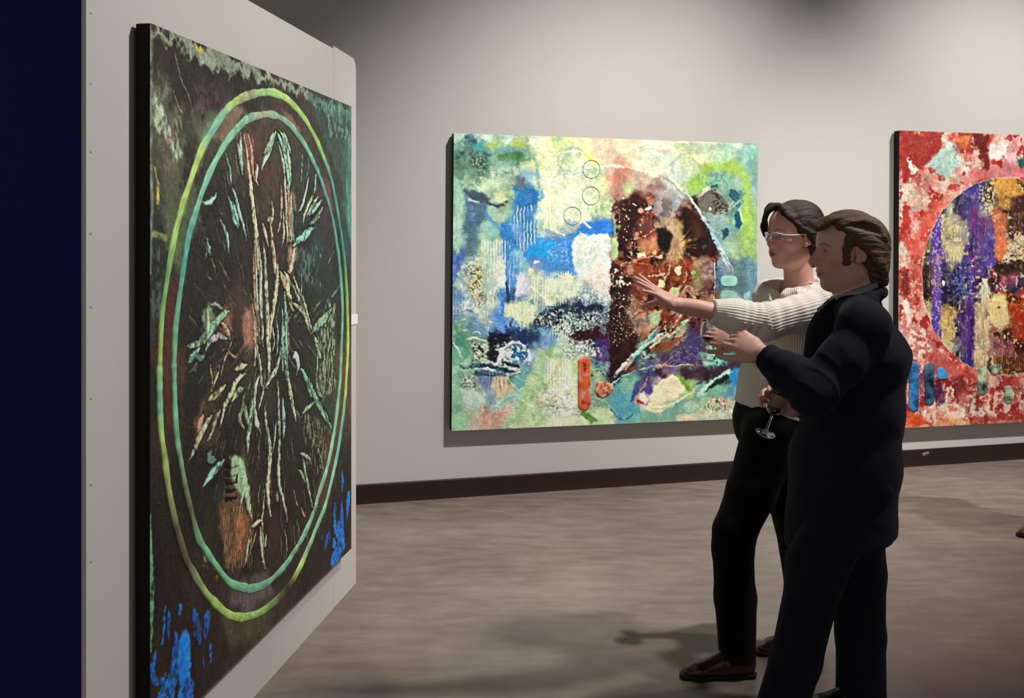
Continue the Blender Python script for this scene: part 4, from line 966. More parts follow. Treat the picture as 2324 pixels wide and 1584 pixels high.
    p.poly([(1616, 490), (1640, 484), (1650, 500), (1630, 515), (1612, 505)], '#88a0a0', soft=6, a=.7); p.poly([(1646, 492), (1658, 490), (1656, 502), (1648, 504)], '#93b260', soft=3, a=.8)
    p.poly([(1638, 522), (1650, 515), (1652, 535), (1640, 540)], '#1a4e5c', soft=2.5, a=.85); p.line([(1610, 520), (1630, 530), (1645, 538), (1665, 525)], 3, '#8ab0a8', a=.7, h=.003)
    p.poly([(1650, 540), (1710, 535), (1712, 580), (1680, 590), (1650, 570)], '#8db66a', soft=10, a=.55, tex=.5); p.poly([(1640, 548), (1680, 545), (1675, 575), (1650, 570)], '#9fb8a0', soft=8, a=.5)
    p.poly([(1690, 585), (1715, 580), (1715, 700), (1695, 690)], '#5f8c9c', soft=8, a=.5); p.poly([(1650, 590), (1690, 588), (1698, 650), (1690, 680), (1670, 670)], '#4f7074', soft=9, a=.6, tex=.3)
    p.poly([(1625, 575), (1650, 590), (1670, 620), (1655, 640), (1630, 620)], '#8a94a0', soft=7, a=.45, tex=.5); p.crust([(1620, 600), (1642, 600), (1645, 655), (1622, 660)], '#3f80a0', 4, .5, .57, a=.8)
    for i in range(12): p.line([(1640 + rnd.uniform(-5, 10), 585 + rnd.uniform(-10, 10)), (1655 + rnd.uniform(-5, 16), 615 + rnd.uniform(-6, 12))], 1.5, '#c0ccc8', w1=.3, a=.6, h=.002)
    p.line([(1622, 590), (1622, 640), (1618, 690), (1616, 720)], 2.5, '#c4c8ac', a=.8, h=.003); p.line([(1620, 660), (1580, 668), (1600, 672)], 2, '#b8b89c', a=.6)
    p.poly([(1680, 700), (1688, 668), (1700, 660), (1704, 672), (1692, 700)], '#86b4aa', soft=2.5, a=.85); p.poly([(1636, 672), (1650, 680), (1662, 700), (1650, 715), (1640, 700)], '#5fa09c', soft=3, a=.7)
    p.ell(1676, 686, 8, 10, '#c0a0a4', soft=.5, a=.7); p.poly([(1656, 690), (1668, 686), (1668, 705), (1658, 706)], '#584a50', soft=2, a=.8)
    p.poly([(1640, 735), (1715, 735), (1715, 800), (1645, 790)], '#5d7c80', soft=8, a=.4)
    p.Z *= .6
    p.grain(.06, .0008, 3.0, drag=2.5, dragf=10, vein=.55, mott=.12)
    return p
BASE3 = """2050,305 a8302a|2085,305 b43a2c|2110,315 b0342a|2140,310 d8b8a0|2165,310 c05038|2190,310 e07a38|2215,320 7a2a28|2240,325 c85a50|2265,325 dcb0a0|2300,310 d8a0a0|2050,340 a83028|2085,340 902824|2120,340 a03028|2150,335 c8d8c8|2175,340 9a4a40|2195,350 c87860|2215,350 d8b0a0|2225,335 802828|2260,350 e8d0c0|2300,345 e0b0b0
2050,380 982420|2070,385 a83028|2090,375 b04038|2115,370 b89890|2150,370 a0c8b8|2175,365 d0c8b0|2205,380 d8c0b0|2235,385 b03830|2270,375 c87878|2310,375 607068|2045,420 c8b8a8|2065,410 902a28|2090,410 b86858|2110,400 c09080|2140,395 c0c8b8|2170,400 d0b8a8|2210,390 d09090|2235,395 702828|2270,395 d07878|2300,395 d89090
2045,450 d8c8b8|2070,440 c8b098|2095,430 c88070|2125,430 d8a090|2160,420 e0b8a8|2045,480 d0c0b0|2055,475 b03830|2075,475 c8a090|2100,460 d8a890|2125,450 d87868|2050,510 b03830|2075,500 d0a098|2100,490 d86858|2045,530 b83830|2070,520 d05850|2090,515 d85048|2048,555 c8a898|2070,550 c85048|2045,590 d8c0a8|2065,590 d0806a|2045,640 a85848|2060,640 8a2f28|2075,620 b05048|2045,680 d8b0a0|2060,680 d89888|2075,700 c87060
2075,740 c89088|2095,760 c87070|2120,800 b86860|2145,830 b84840|2175,850 b84840|2060,780 c8a098|2075,790 c89088|2095,800 d0a090|2070,820 d8a890|2100,840 8a4050|2130,870 b85850|2160,870 8a2f30|2200,870 9a4840|2240,870 c88060|2270,880 b07068|2310,870 905048|2055,880 c07058|2100,880 a05858|2130,890 7a3050|2150,900 c8a090|2190,890 9a4a48|2230,890 b87070|2270,900 a05858|2310,900 c88880
2050,920 d89070|2085,930 c07060|2120,930 d8a898|2150,925 803040|2180,920 b87868|2210,920 905858|2250,920 d0a090|2290,920 c07070|2320,920 d0a0a0|2045,950 d86840|2080,950 d85838|2110,955 e0a070|2150,945 d89070|2180,945 e0b8a8|2220,945 b05048|2260,945 c87868|2310,940 b86050|2045,968 e07850|2100,965 e0a878|2160,962 d89068|2230,958 a04038|2310,950 c06050"""
DISC3 = """2110,520 a09878|2130,500 6a4a90|2150,470 6a6880|2145,500 c0b490|2170,450 3a3858|2195,430 5a4e98|2220,420 504878|2245,440 403830|2265,420 e0b068|2290,440 c88030|2315,460 5a3018|2095,560 887858|2130,560 6a489a|2160,530 d0c498|2190,500 5a4488|2215,500 704080|2240,480 9a9080|2260,500 d87048|2290,510 60402c|2315,510 4a2c20
2090,600 6a5a48|2130,590 704a98|2165,570 d0be88|2200,550 584890|2220,560 7a4088|2245,550 6a4a98|2270,560 e08050|2295,560 b8a080|2085,640 402020|2115,640 6a4a58|2145,620 403868|2180,610 4a4488|2215,600 6a3a80|2245,600 70489a|2270,600 503020|2300,600 7a5038|2085,665 301818|2130,665 5a3888|2150,660 282038|2180,650 403c70|2210,650 502868|2235,660 c8c8b0|2265,640 8a4058|2300,640 5a4058
2095,690 5a3828|2130,700 60409a|2150,690 2a2018|2175,690 504858|2205,700 5a2f6a|2235,700 b8a090|2260,690 d0a060|2290,690 c87838|2318,700 b83018|2105,720 b8a070|2130,730 6044a0|2155,720 c8a860|2185,720 5a4070|2210,730 602f78|2235,730 d0b890|2265,720 f0d898|2290,720 b06a30|2318,730 a03018|2110,750 c8b080|2130,760 6044a0|2155,760 b09060|2180,760 6a5078|2205,760 7a3870|2230,770 e0c898|2260,750 a86a58|2290,760 6a2818|2318,760 b03818
2130,790 605088|2150,790 b8b090|2180,790 787888|2205,800 582a78|2230,800 e0c8a0|2255,790 a87868|2290,800 8a4038|2318,800 5a1810|2165,815 9a8060|2190,820 605090|2215,830 a07858|2240,830 d0a878|2270,830 8a5030|2305,840 603018"""

def paint_canvas3():
    p = Paint(CAN3, 450, 470, 1 / 345.0, 57)
    rnd = random.Random(8)
    mir = lambda L: L + [(4612 - u + rnd.uniform(-20, 20), v + rnd.uniform(-20, 20), c) for u, v, c in L]
    base = mir(parse_base(BASE3)); disc = mir(parse_base(DISC3))
    p.scatter(disc, warp=10, eps=7, power=2.4)
    D = p.C.copy()
    p.scatter(base, warp=12, eps=7, power=2.6)
    reg = [(2040, 296), (2324, 306), (2560, 316), (2560, 940), (2324, 956), (2040, 970)]
    # marbled reds, creams and pinks of the ground
    p.crust(reg, '#e8c8b0', 24, .55, .65, a=.45, h=.002, soft=2, warp=2)
    p.crust(reg, '#a62c24', 22, .55, .62, a=.75, soft=2, warp=2)
    p.crust(reg, '#f2e2d0', 9, .63, .70, a=.5, h=.002, soft=2, warp=2)
    p.crust(reg, '#d86a5c', 30, .52, .66, a=.5, soft=2, warp=2)
    p.poly([(2042, 300), (2138, 303), (2140, 330), (2128, 355), (2095, 372), (2080, 400), (2065, 415), (2042, 405)], '#a4342a', soft=4, warp=9, fine=5, a=.8)
    p.poly([(2062, 355), (2072, 375), (2088, 385), (2075, 400), (2066, 385)], '#e2cec0', soft=2, warp=6, fine=3, a=.9, h=.002)
    p.poly([(2140, 330), (2150, 318), (2168, 335), (2180, 370), (2165, 405), (2130, 400), (2105, 378)], '#a9cbbb', soft=7, warp=8, fine=4, a=.85, tex=.4)
    p.ell(2155, 330, 10, 12, '#dfe0d4', soft=.5, a=.8)
    p.poly([(2172, 310), (2205, 308), (2200, 335), (2175, 345)], '#dd7a3c', soft=6, a=.7)
    p.poly([(2208, 306), (2245, 308), (2240, 335), (2248, 372), (2236, 396), (2220, 350)], '#752626', soft=3, warp=7, fine=4, a=.85)
    p.poly([(2250, 325), (2285, 320), (2280, 350), (2252, 372), (2246, 350)], '#eee0d2', soft=6, warp=8, a=.85)
    p.poly([(2180, 400), (2240, 385), (2300, 372), (2330, 380), (2330, 402), (2250, 402), (2190, 420)], '#d87a78', soft=5, warp=6, a=.7, tex=.4)
    p.poly([(2312, 362), (2330, 358), (2330, 380), (2314, 378)], '#435a58', soft=4, a=.8)
    p.poly([(2052, 465), (2062, 460), (2072, 480), (2066, 500), (2050, 530), (2042, 520)], '#b83a30', soft=2, warp=6, fine=4, a=.85)
    p.poly([(2120, 452), (2140, 462), (2110, 500), (2090, 540), (2080, 590), (2066, 585), (2076, 530), (2095, 490)], '#d65a4e', soft=5, warp=5, a=.7)
    p.poly([(2085, 560), (2072, 600), (2070, 650), (2078, 690), (2066, 690), (2060, 620)], '#cf7a6a', soft=5, a=.5)
    p.poly([(2046, 620), (2062, 618), (2066, 665), (2046, 672)], '#7a2620', soft=6, a=.7, tex=.4)
    p.poly([(2048, 676), (2060, 680), (2072, 720), (2062, 740), (2050, 705)], '#ecd2c4', soft=4, warp=5, a=.8)
    # the striped disc with its thin edge
    cu, cv, r = 2284, 627, 224
    cs, ct = p.can.P(cu, cv); rl = np.array(p.can.P(cu, cv - r)) - np.array((cs, ct)); R = float(np.hypot(*rl))
    d = np.sqrt((p.S - cs) ** 2 + (p.T - ct) ** 2) + p.fx * .0015
    m = sstep(R + .002, R - .002, d)
    p.C += (D - p.C) * m[..., None]
    keep = p.C.copy()
    disc_reg = [(cu + (r - 4) * math.cos(a), cv + (r - 4) * math.sin(a)) for a in np.linspace(0, 2 * math.pi, 40)]
    p.crust(disc_reg, '#20141c', 16, .56, .66, a=.6)
    p.crust(disc_reg, '#e8d4a0', 8, .6, .67, a=.7, h=.003)
    p.poly([(2142, 460), (2165, 455), (2190, 500), (2200, 545), (2180, 590), (2150, 640), (2140, 560)], '#cfc394', soft=9, warp=8, a=.65, tex=.4)
    p.poly([(2158, 445), (2180, 430), (2200, 460), (2195, 500), (2165, 480)], '#33304c', soft=7, a=.7, tex=.3)
    p.poly([(2190, 415), (2230, 408), (2240, 470), (2262, 520), (2258, 580), (2230, 640), (2200, 540), (2185, 470)], '#5a4a98', soft=9, warp=8, a=.65, tex=.4)
    p.poly([(2205, 470), (2220, 480), (2215, 560), (2200, 500)], '#7c2c70', soft=6, a=.6); p.poly([(2225, 490), (2240, 495), (2232, 560), (2222, 540)], '#84306e', soft=6, a=.55)
    p.crust([(2225, 420), (2255, 420), (2260, 500), (2235, 490), (2220, 450)], '#dcc48c', 5, .48, .55, a=.85, h=.004); p.crust([(2228, 415), (2254, 412), (2256, 460), (2232, 460)], '#241c1c', 5, .52, .58, a=.8)
    p.poly([(2256, 404), (2300, 402), (2318, 430), (2310, 450), (2290, 480), (2265, 470)], '#d89a48', soft=6, a=.75, tex=.4)
    p.poly([(2295, 450), (2340, 440), (2340, 540), (2300, 530)], '#4a2a1c', soft=8, a=.75)
    p.poly([(2264, 480), (2288, 490), (2285, 560), (2270, 600), (2256, 580)], '#e27a4e', soft=6, warp=6, a=.8, tex=.3)
    p.crust([(2285, 520), (2330, 530), (2330, 600), (2270, 600)], '#e6cfa4', 6, .5, .58, a=.8, h=.003)
    p.poly([(2260, 600), (2330, 590), (2330, 620), (2280, 630), (2255, 620)], '#3a2218', soft=7, a=.7, tex=.4)
    p.poly([(2272, 630), (2310, 620), (2300, 645), (2275, 650)], '#b05060', soft=7, a=.6)
    p.poly([(2082, 600), (2110, 600), (2115, 680), (2090, 690), (2080, 640)], '#33201e', soft=7, a=.65, tex=.4)
    p.poly([(2136, 620), (2175, 605), (2190, 640), (2170, 685), (2136, 690)], '#2a2550', soft=8, a=.65, tex=.4)
    p.crust([(2160, 600), (2215, 590), (2215, 690), (2165, 690)], '#6a72b0', 5, .52, .6, a=.7, h=.002)
    p.poly([(2228, 632), (2240, 630), (2242, 690), (2228, 690)], '#e2e0bc', soft=3, warp=2, a=.9)
    p.ell(2143, 642, 5, 5.5, '#ecd8d8', soft=.2, a=1); p.ell(2136, 661, 4, 6, '#5a66c8', soft=.3, a=.9)
    p.poly([(2130, 690), (2150, 685), (2170, 700), (2165, 790), (2140, 790)], '#cfae6a', soft=7, warp=8, a=.65, tex=.5)
    p.poly([(2098, 680), (2116, 690), (2114, 765), (2100, 730)], '#c9b484', soft=6, a=.7, tex=.3)
    p.poly([(2180, 680), (2210, 670), (2212, 800), (2195, 830), (2180, 790)], '#5c3684', soft=7, warp=7, a=.65, tex=.4); p.poly([(2190, 760), (2212, 750), (2214, 830), (2195, 832)], '#4a2a80', soft=6, a=.6)
    p.poly([(2214, 690), (2240, 690), (2245, 790), (2240, 845), (2205, 848), (2212, 790)], '#ddc298', soft=6, warp=4, a=.8, tex=.25)
    p.poly([(2244, 690), (2262, 665), (2285, 675), (2290, 720), (2270, 750), (2246, 720)], '#edcf8e', soft=6, warp=6, a=.9, h=.002); p.ell(2266, 697, 2.5, 3, '#8a6428', a=.9)
    p.poly([(2285, 690), (2310, 680), (2330, 720), (2330, 790), (2300, 760)], '#b23a1c', soft=7, a=.65, tex=.4); p.poly([(2250, 770), (2295, 770), (2300, 810), (2262, 800)], '#a05460', soft=7, a=.6)
    p.poly([(2260, 810), (2330, 800), (2330, 850), (2270, 848)], '#7a4420', soft=8, a=.6); p.dots([(2280, 700), (2305, 700), (2300, 790), (2285, 790)], 18, 1, 2.6, ['#d89070', '#b86048'])
    for q in ([(2086, 545), (2124, 540), (2122, 660), (2086, 660)], [(2140, 520), (2190, 520), (2190, 620), (2140, 620)], [(2190, 440), (2262, 450), (2262, 580), (2190, 580)], [(2262, 470), (2330, 440), (2330, 540), (2262, 560)], [(2150, 680), (2215, 670), (2215, 850), (2165, 830)], [(2215, 640), (2245, 640), (2245, 840), (2215, 840)], [(2250, 740), (2330, 740), (2330, 840), (2250, 830)]):
        p.combs(q, '#1c1420', 4.6, .34, .65, -.002, brk=.42); p.combs(q, '#e8d8b0', 4.6, .28, .55, .003, brk=.48)
    p.poly([(2117, 497), (2137, 472), (2136, 640), (2131, 790), (2112, 762), (2117, 640)], '#67479a', soft=1.2, warp=1, fine=1, a=.9)
    p.crust([(2117, 497), (2137, 472), (2136, 640), (2131, 790), (2112, 762), (2117, 640)], '#b9a8b4', 4, .56, .62, a=.7, h=.002, soft=1, warp=1)
    p.crust([(2117, 580), (2136, 580), (2134, 665), (2117, 665)], '#a4805c', 4, .46, .56, a=.6, soft=4, warp=1)
    p.C = keep * (1 - m[..., None]) + p.C * m[..., None]
    e = np.exp(-((d - R) / .0022) ** 2); p.C += (hx('#f0d8c8') - p.C) * (e * .65 * sstep(.2, .5, fbm(p.S * 14, p.T * 14, 5, 3)))[..., None]; p.Z += e * .0015
    # lower ground
    p.poly([(2095, 740), (2112, 770), (2150, 815), (2185, 848), (2160, 868), (2110, 825), (2080, 770)], '#c4605a', soft=4, warp=3, a=.7, tex=.3)
    p.ell(2112, 790, 10, 8, '#a08478', soft=.5, a=.7)
    p.crust([(2060, 740), (2100, 745), (2120, 810), (2070, 820)], '#eed2c4', 7, .5, .58, a=.75)
    p.poly([(2160, 860), (2185, 850), (2190, 880), (2175, 920), (2160, 890)], '#741f22', soft=6, warp=6, a=.6, tex=.4)
    p.poly([(2120, 870), (2140, 865), (2145, 925), (2125, 930)], '#5c2348', soft=4, warp=7, fine=4, a=.7, tex=.4)
    p.line([(2140, 925), (2150, 905), (2158, 880), (2170, 900)], 9, '#e6c4a8', w1=5, a=.85, warp=6)
    p.crust([(2090, 925), (2180, 915), (2180, 955), (2095, 955)], '#ecc8b0', 9, .46, .54, a=.9, h=.002); p.crust([(2190, 890), (2330, 890), (2330, 945), (2200, 945)], '#e6bcaa', 10, .52, .6, a=.8, h=.002)
    p.poly([(2158, 940), (2190, 935), (2188, 948), (2162, 950)], '#efc8b8', soft=2, warp=4, a=.9); p.ell(2206, 925, 7, 14, '#e6c0a4', soft=.4, warp=5, a=.85)
    p.poly([(2042, 930), (2080, 940), (2110, 965), (2042, 968)], '#dd6238', soft=6, warp=5, a=.7); p.poly([(2110, 962), (2150, 945), (2230, 958), (2200, 962)], '#e6aa74', soft=4, warp=4, a=.7)
    p.poly([(2195, 945), (2330, 940), (2330, 955), (2200, 960)], '#a43c34', soft=4, warp=4, a=.6)
    p.line([(2290, 855), (2300, 842), (2312, 855)], 2.5, '#e4b890', a=.8)
    p.Z *= .6
    p.grain(.06, .0008, 3.0, drag=3.0, dragf=10, vein=.4, mott=.13)
    return p
OUTER1 = [(600,210),(578,213),(557,219),(530,234),(505,260),(477,303),(452,350),(426,426),(411,470),(391,556),(376,647),(366,723),(362,814),(361,850),(362,920),(365,985),(373,1042),(383,1118),(400,1197),(421,1267),(441,1305),(467,1346),(492,1373),(517,1394),(542,1401),(558,1400),(590,1390),(623,1365),(651,1335),(676,1294),(697,1249),(717,1198),(737,1148),(755,1075),(767,1017),(777,948),(784,879),(788,800),(788.5,727),(784,626),(777,558),(767,493),(750,405),(732,355),(712,307),(686,264),(654,228),(623,212)]
INNER1 = [(592,262),(575,265),(558,272),(532,298),(505,335),(477,388),(456,440),(441.5,488),(429,528),(419,582),(411,637),(404,688),(397,748),(394,814),(394,850),(396,926),(401,997),(410,1052),(419,1103),(430,1150),(447,1214),(467,1250),(492,1287),(522,1323),(558,1335),(565,1337),(603,1325),(641,1289),(666,1254),(691.5,1208),(712,1160),(722,1123),(739.5,1070),(752,1011),(762,948),(770,873),(773.5,800),(776,702),(771,614),(762,543),(750,481),(732,423),(717,382),(701.6,350),(681,314),(654,281),(628,264),(606,260)]

def duds(u):
    """photo pixels per metre along the canvas on the free-standing wall, at pixel column u"""
    s, _ = CAN1.P(u, 600)
    q = CAN1.o + CAN1.d * s
    return FPX * (CAN1.d[0] * q[1] - q[0] * CAN1.d[1]) / q[1] ** 2

def paint_canvas1():
    p = Paint(CAN1, 405, 690, 1 / 620.0, 91); p.rough = .4
    U = p.unit; rnd = random.Random(3)
    K = lambda u: 1 / duds(u) / U
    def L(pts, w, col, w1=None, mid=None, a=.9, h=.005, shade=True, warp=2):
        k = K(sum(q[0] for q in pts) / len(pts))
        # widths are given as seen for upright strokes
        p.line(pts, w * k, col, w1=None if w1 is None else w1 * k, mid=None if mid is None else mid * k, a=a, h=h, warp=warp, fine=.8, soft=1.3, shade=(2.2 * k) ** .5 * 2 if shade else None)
    p.C[:] = hx('#241914')
    B = """345,80 35271f|345,300 4a5238|345,600 1e2420|345,900 1a1714|345,1200 201813|345,1500 2a2414|400,120 2c2320|420,200 251d1b|480,220 2a1f1e|540,200 221a17|600,190 2a241d|660,210 29271f|720,260 28302a|770,290 2c4a40|790,350 2f5a4c|790,450 2c5850|785,540 1f4644|760,330 2b3428|760,420 28352c|360,280 6f7d5c|380,320 6a6048|400,350 5a5c42|350,370 4a4a34|430,380 2a241c|440,330 3a3a2a|460,290 565a44|420,450 4a5a38|405,520 4f6238|350,560 28302c|350,700 2a3430|370,760 40201a|385,700 4a211a|382,850 542a20|380,980 382018|400,1080 1c1410|420,1180 1c1512|480,300 4a3c2c|530,270 5a4c38|560,240 2a1d18|640,245 4a3026|690,290 46302a|720,350 3c2a20|742,430 54302a|755,490 402a22|770,560 241f1c|782,700 2a2418|780,850 5c3a24|770,950 5a3426|750,1030 5a2c24|730,1100 5a3024|700,1200 3c241a|650,1290 2c1e16|600,1360 503c34|560,1370 4a4042|520,1360 3c2a26|480,1320 2c1c18|560,300 5a3a30|600,300 4a382a|640,320 3c4432|600,350 5a3224|540,360 3a3a2a|500,400 28241c|480,480 201c18|530,480 2c2620|580,420 3c2c22|620,420 4a3024|660,400 2f3526|700,420 263028|690,500 243430|720,560 26383a|740,620 24302e|700,640 26302a|560,560 2c2018|500,600 221a15|460,600 1f1a16|440,700 1e1a17|480,700 2a2c24|520,720 4a3428|560,740 5a3c30|520,800 2a2018|460,800 1f2320|440,900 1b1c1a|500,880 3a2c20|470,960 4a3826|560,860 3a3a2a|560,940 2c2620|600,880 3a3428|640,860 2c2820|680,820 2a2620|740,780 36402f|740,860 3c452c|740,940 33402c|700,960 2e2a22|680,1020 2a221c|620,1000 2c2018|580,1040 2a1e17|520,1000 221812|480,1080 1d1713|440,1120 1b1612|540,1080 4a5038|520,1180 3a2c1c|540,1220 5a3c26|500,1250 2c2216|580,1200 3c2218|620,1240 3a241a|660,1180 2c1e18|700,1120 2a201a|720,1060 2a241d|560,1300 2a1e16|620,1300 342018|770,1040 2c2420|785,1100 221c1c|760,1180 231c1a|740,1250 251c18|690,1310 241b16|640,1370 33281c|590,1420 3c3420|540,1450 352a1c|480,1420 2c2018|440,1360 2a201a|400,1300 1f1612|360,1300 1c1512|400,1420 241a1c|440,1480 241c24|480,1500 2a1e18|380,1540 242434"""
    p.scatter(parse_base(B), warp=20, eps=14, power=2.2)
    g = p.C.mean(2, keepdims=True); p.C = (p.C * .72 + g * .28) * .88
    for q, c in (([(340, 52), (420, 86), (520, 128), (620, 171), (700, 205), (700, 222), (620, 190), (560, 172), (480, 150), (400, 105), (345, 75)], '#84907a'), ([(700, 205), (797, 247), (797, 275), (750, 262), (700, 225)], '#4a7060')):
        p.poly(q, c, soft=7, warp=16, fine=6, a=.75, tex=.5)
    p.poly([(440, 100), (465, 108), (462, 120), (445, 112)], '#a8a040', soft=5, a=.7)
    p.crust([(350, 220), (372, 250), (400, 300), (412, 350), (400, 365), (372, 320), (350, 280)], '#93a886', 10, .42, .58, a=.85, h=.003, ay=1.6)
    p.crust([(372, 270), (405, 300), (408, 340), (380, 330)], '#8a6a50', 8, .5, .6, a=.7, ay=1.8)
    p.line([(341, 60), (342, 300), (341, 340), (344, 500), (341, 620)], 16, '#7c947a', w1=4, a=.6, soft=5); p.line([(341, 1170), (341, 1230), (344, 1370), (341, 1480)], 5, '#4f8a60', mid=16, w1=3, a=.9)
    p.line([(350, 380), (358, 430), (357, 455)], 4, '#b8a83c', w1=12, a=.9); p.line([(348, 530), (362, 535), (375, 540)], 12, '#6e7846', a=.8)
    p.poly([(398, 560), (408, 480), (425, 430), (440, 380), (470, 300), (500, 255), (520, 240), (490, 290), (455, 350), (425, 430), (405, 510)], '#7d9458', soft=14, warp=10, a=.55)
    p.poly([(440, 400), (460, 360), (478, 300), (500, 250), (480, 250), (450, 320)], '#5c6a50', soft=12, a=.6, tex=.4)
    p.crust([(342, 560), (372, 560), (365, 760), (342, 800)], '#3f5248', 12, .48, .62, a=.7, ay=2)
    p.poly([(478, 315), (500, 270), (535, 245), (552, 250), (530, 290), (505, 325)], '#6f5c48', soft=8, a=.75, tex=.3); p.poly([(640, 248), (660, 262), (685, 300), (672, 300), (650, 275)], '#7a5442', soft=8, a=.7, tex=.4)
    p.poly([(735, 400), (745, 410), (758, 480), (752, 490), (740, 440)], '#5c3a30', soft=4, a=.7); p.poly([(772, 900), (780, 800), (784, 830), (776, 930), (764, 1000), (762, 980)], '#54301f', soft=4, a=.7)
    p.poly([(378, 700), (395, 660), (396, 720), (388, 800), (390, 900), (395, 980), (378, 960), (372, 850)], '#4a2219', soft=8, a=.6)
    p.poly([(790, 320), (797, 330), (797, 560), (788, 520), (785, 420)], '#3f8874', soft=8, a=.6, tex=.4); p.poly([(700, 230), (797, 260), (797, 420), (770, 400), (740, 330)], '#34504a', soft=12, a=.5, tex=.5)
    p.crust([(700, 215), (797, 255), (797, 330), (745, 300)], '#5c8474', 9, .55, .63, a=.6, ay=2, h=.002)
    p.poly([(520, 1320), (600, 1300), (620, 1345), (560, 1385), (520, 1370)], '#5a5054', soft=12, a=.6, tex=.3); p.poly([(500, 1400), (620, 1390), (600, 1440), (520, 1470)], '#4a4228', soft=12, a=.6, tex=.5)
    p.crust([(450, 1250), (500, 1300), (490, 1320), (460, 1290)], '#7c6c40', 10, .45, .6, a=.7)
    # fill of fine folds that follow the fan of the cloth
    ci, cj = 612, 760
    pal = ['#8fae88', '#a8a078', '#9c7a60', '#6f9478', '#7a8a64', '#5f7a68', '#8c6a54']
    for i in range(240):
        an = rnd.uniform(0, 2 * math.pi); rr = rnd.random() ** .7
        u = ci + 165 * rr * math.cos(an); v = 800 + 480 * rr * math.sin(an)
        dx, dy = (u - ci) * 1.3, (v - cj); n = math.hypot(dx, dy) + 1e-6
        dx, dy = dx / n * .45, dy / n
        if abs(dy) < .5: dy = math.copysign(.6, dy)
        ln = rnd.uniform(18, 70); b = rnd.uniform(-4, 4)
        L([(u, v), (u + dx * ln / 2 + b, v + dy * ln / 2), (u + dx * ln, v + dy * ln)], .8, rnd.choice(pal), w1=.2, mid=rnd.uniform(1.2, 2.6), a=rnd.uniform(.25, .6), h=.004)
    # warm patches
    for q, c in (([(555, 700), (572, 690), (578, 760), (570, 790), (552, 780)], '#a5705c'), ([(495, 715), (522, 705), (528, 760), (510, 775), (498, 745)], '#8a6446'), ([(455, 705), (480, 695), (488, 735), (460, 755)], '#7f9a70'), ([(548, 300), (572, 300), (578, 390), (560, 400)], '#82503e'), ([(440, 960), (462, 930), (460, 980), (440, 1010)], '#8a5844'), ([(500, 1140), (540, 1100), (572, 1180), (560, 1280), (520, 1280), (495, 1200)], '#6a4a2e'), ([(540, 1170), (560, 1160), (552, 1240), (540, 1250)], '#9a5a38'), ([(600, 1100), (612, 1060), (614, 1120)], '#9a5c4c'), ([(655, 560), (672, 570), (668, 615), (655, 612)], '#b08a70'), ([(646, 440), (664, 430), (670, 470), (655, 480)], '#9a7058')):
        p.poly(q, c, soft=12, warp=10, fine=4, a=.75, tex=.4)
    p.crust([(735, 680), (760, 690), (758, 900), (728, 900), (722, 760)], '#7e8f68', 7, .48, .58, a=.75, h=.004, ay=2.2); p.crust([(690, 940), (750, 960), (735, 1080), (690, 1060)], '#7a7a60', 7, .53, .6, a=.6, h=.003, ay=2)
    p.crust([(670, 570), (730, 560), (730, 660), (680, 640)], '#4a7064', 12, .5, .62, a=.6, ay=1.5)
    # main folds
    G, M_, Cc, Pk, Dg = '#a6bf98', '#83c0a4', '#c0b890', '#b08a74', '#7f9a78'
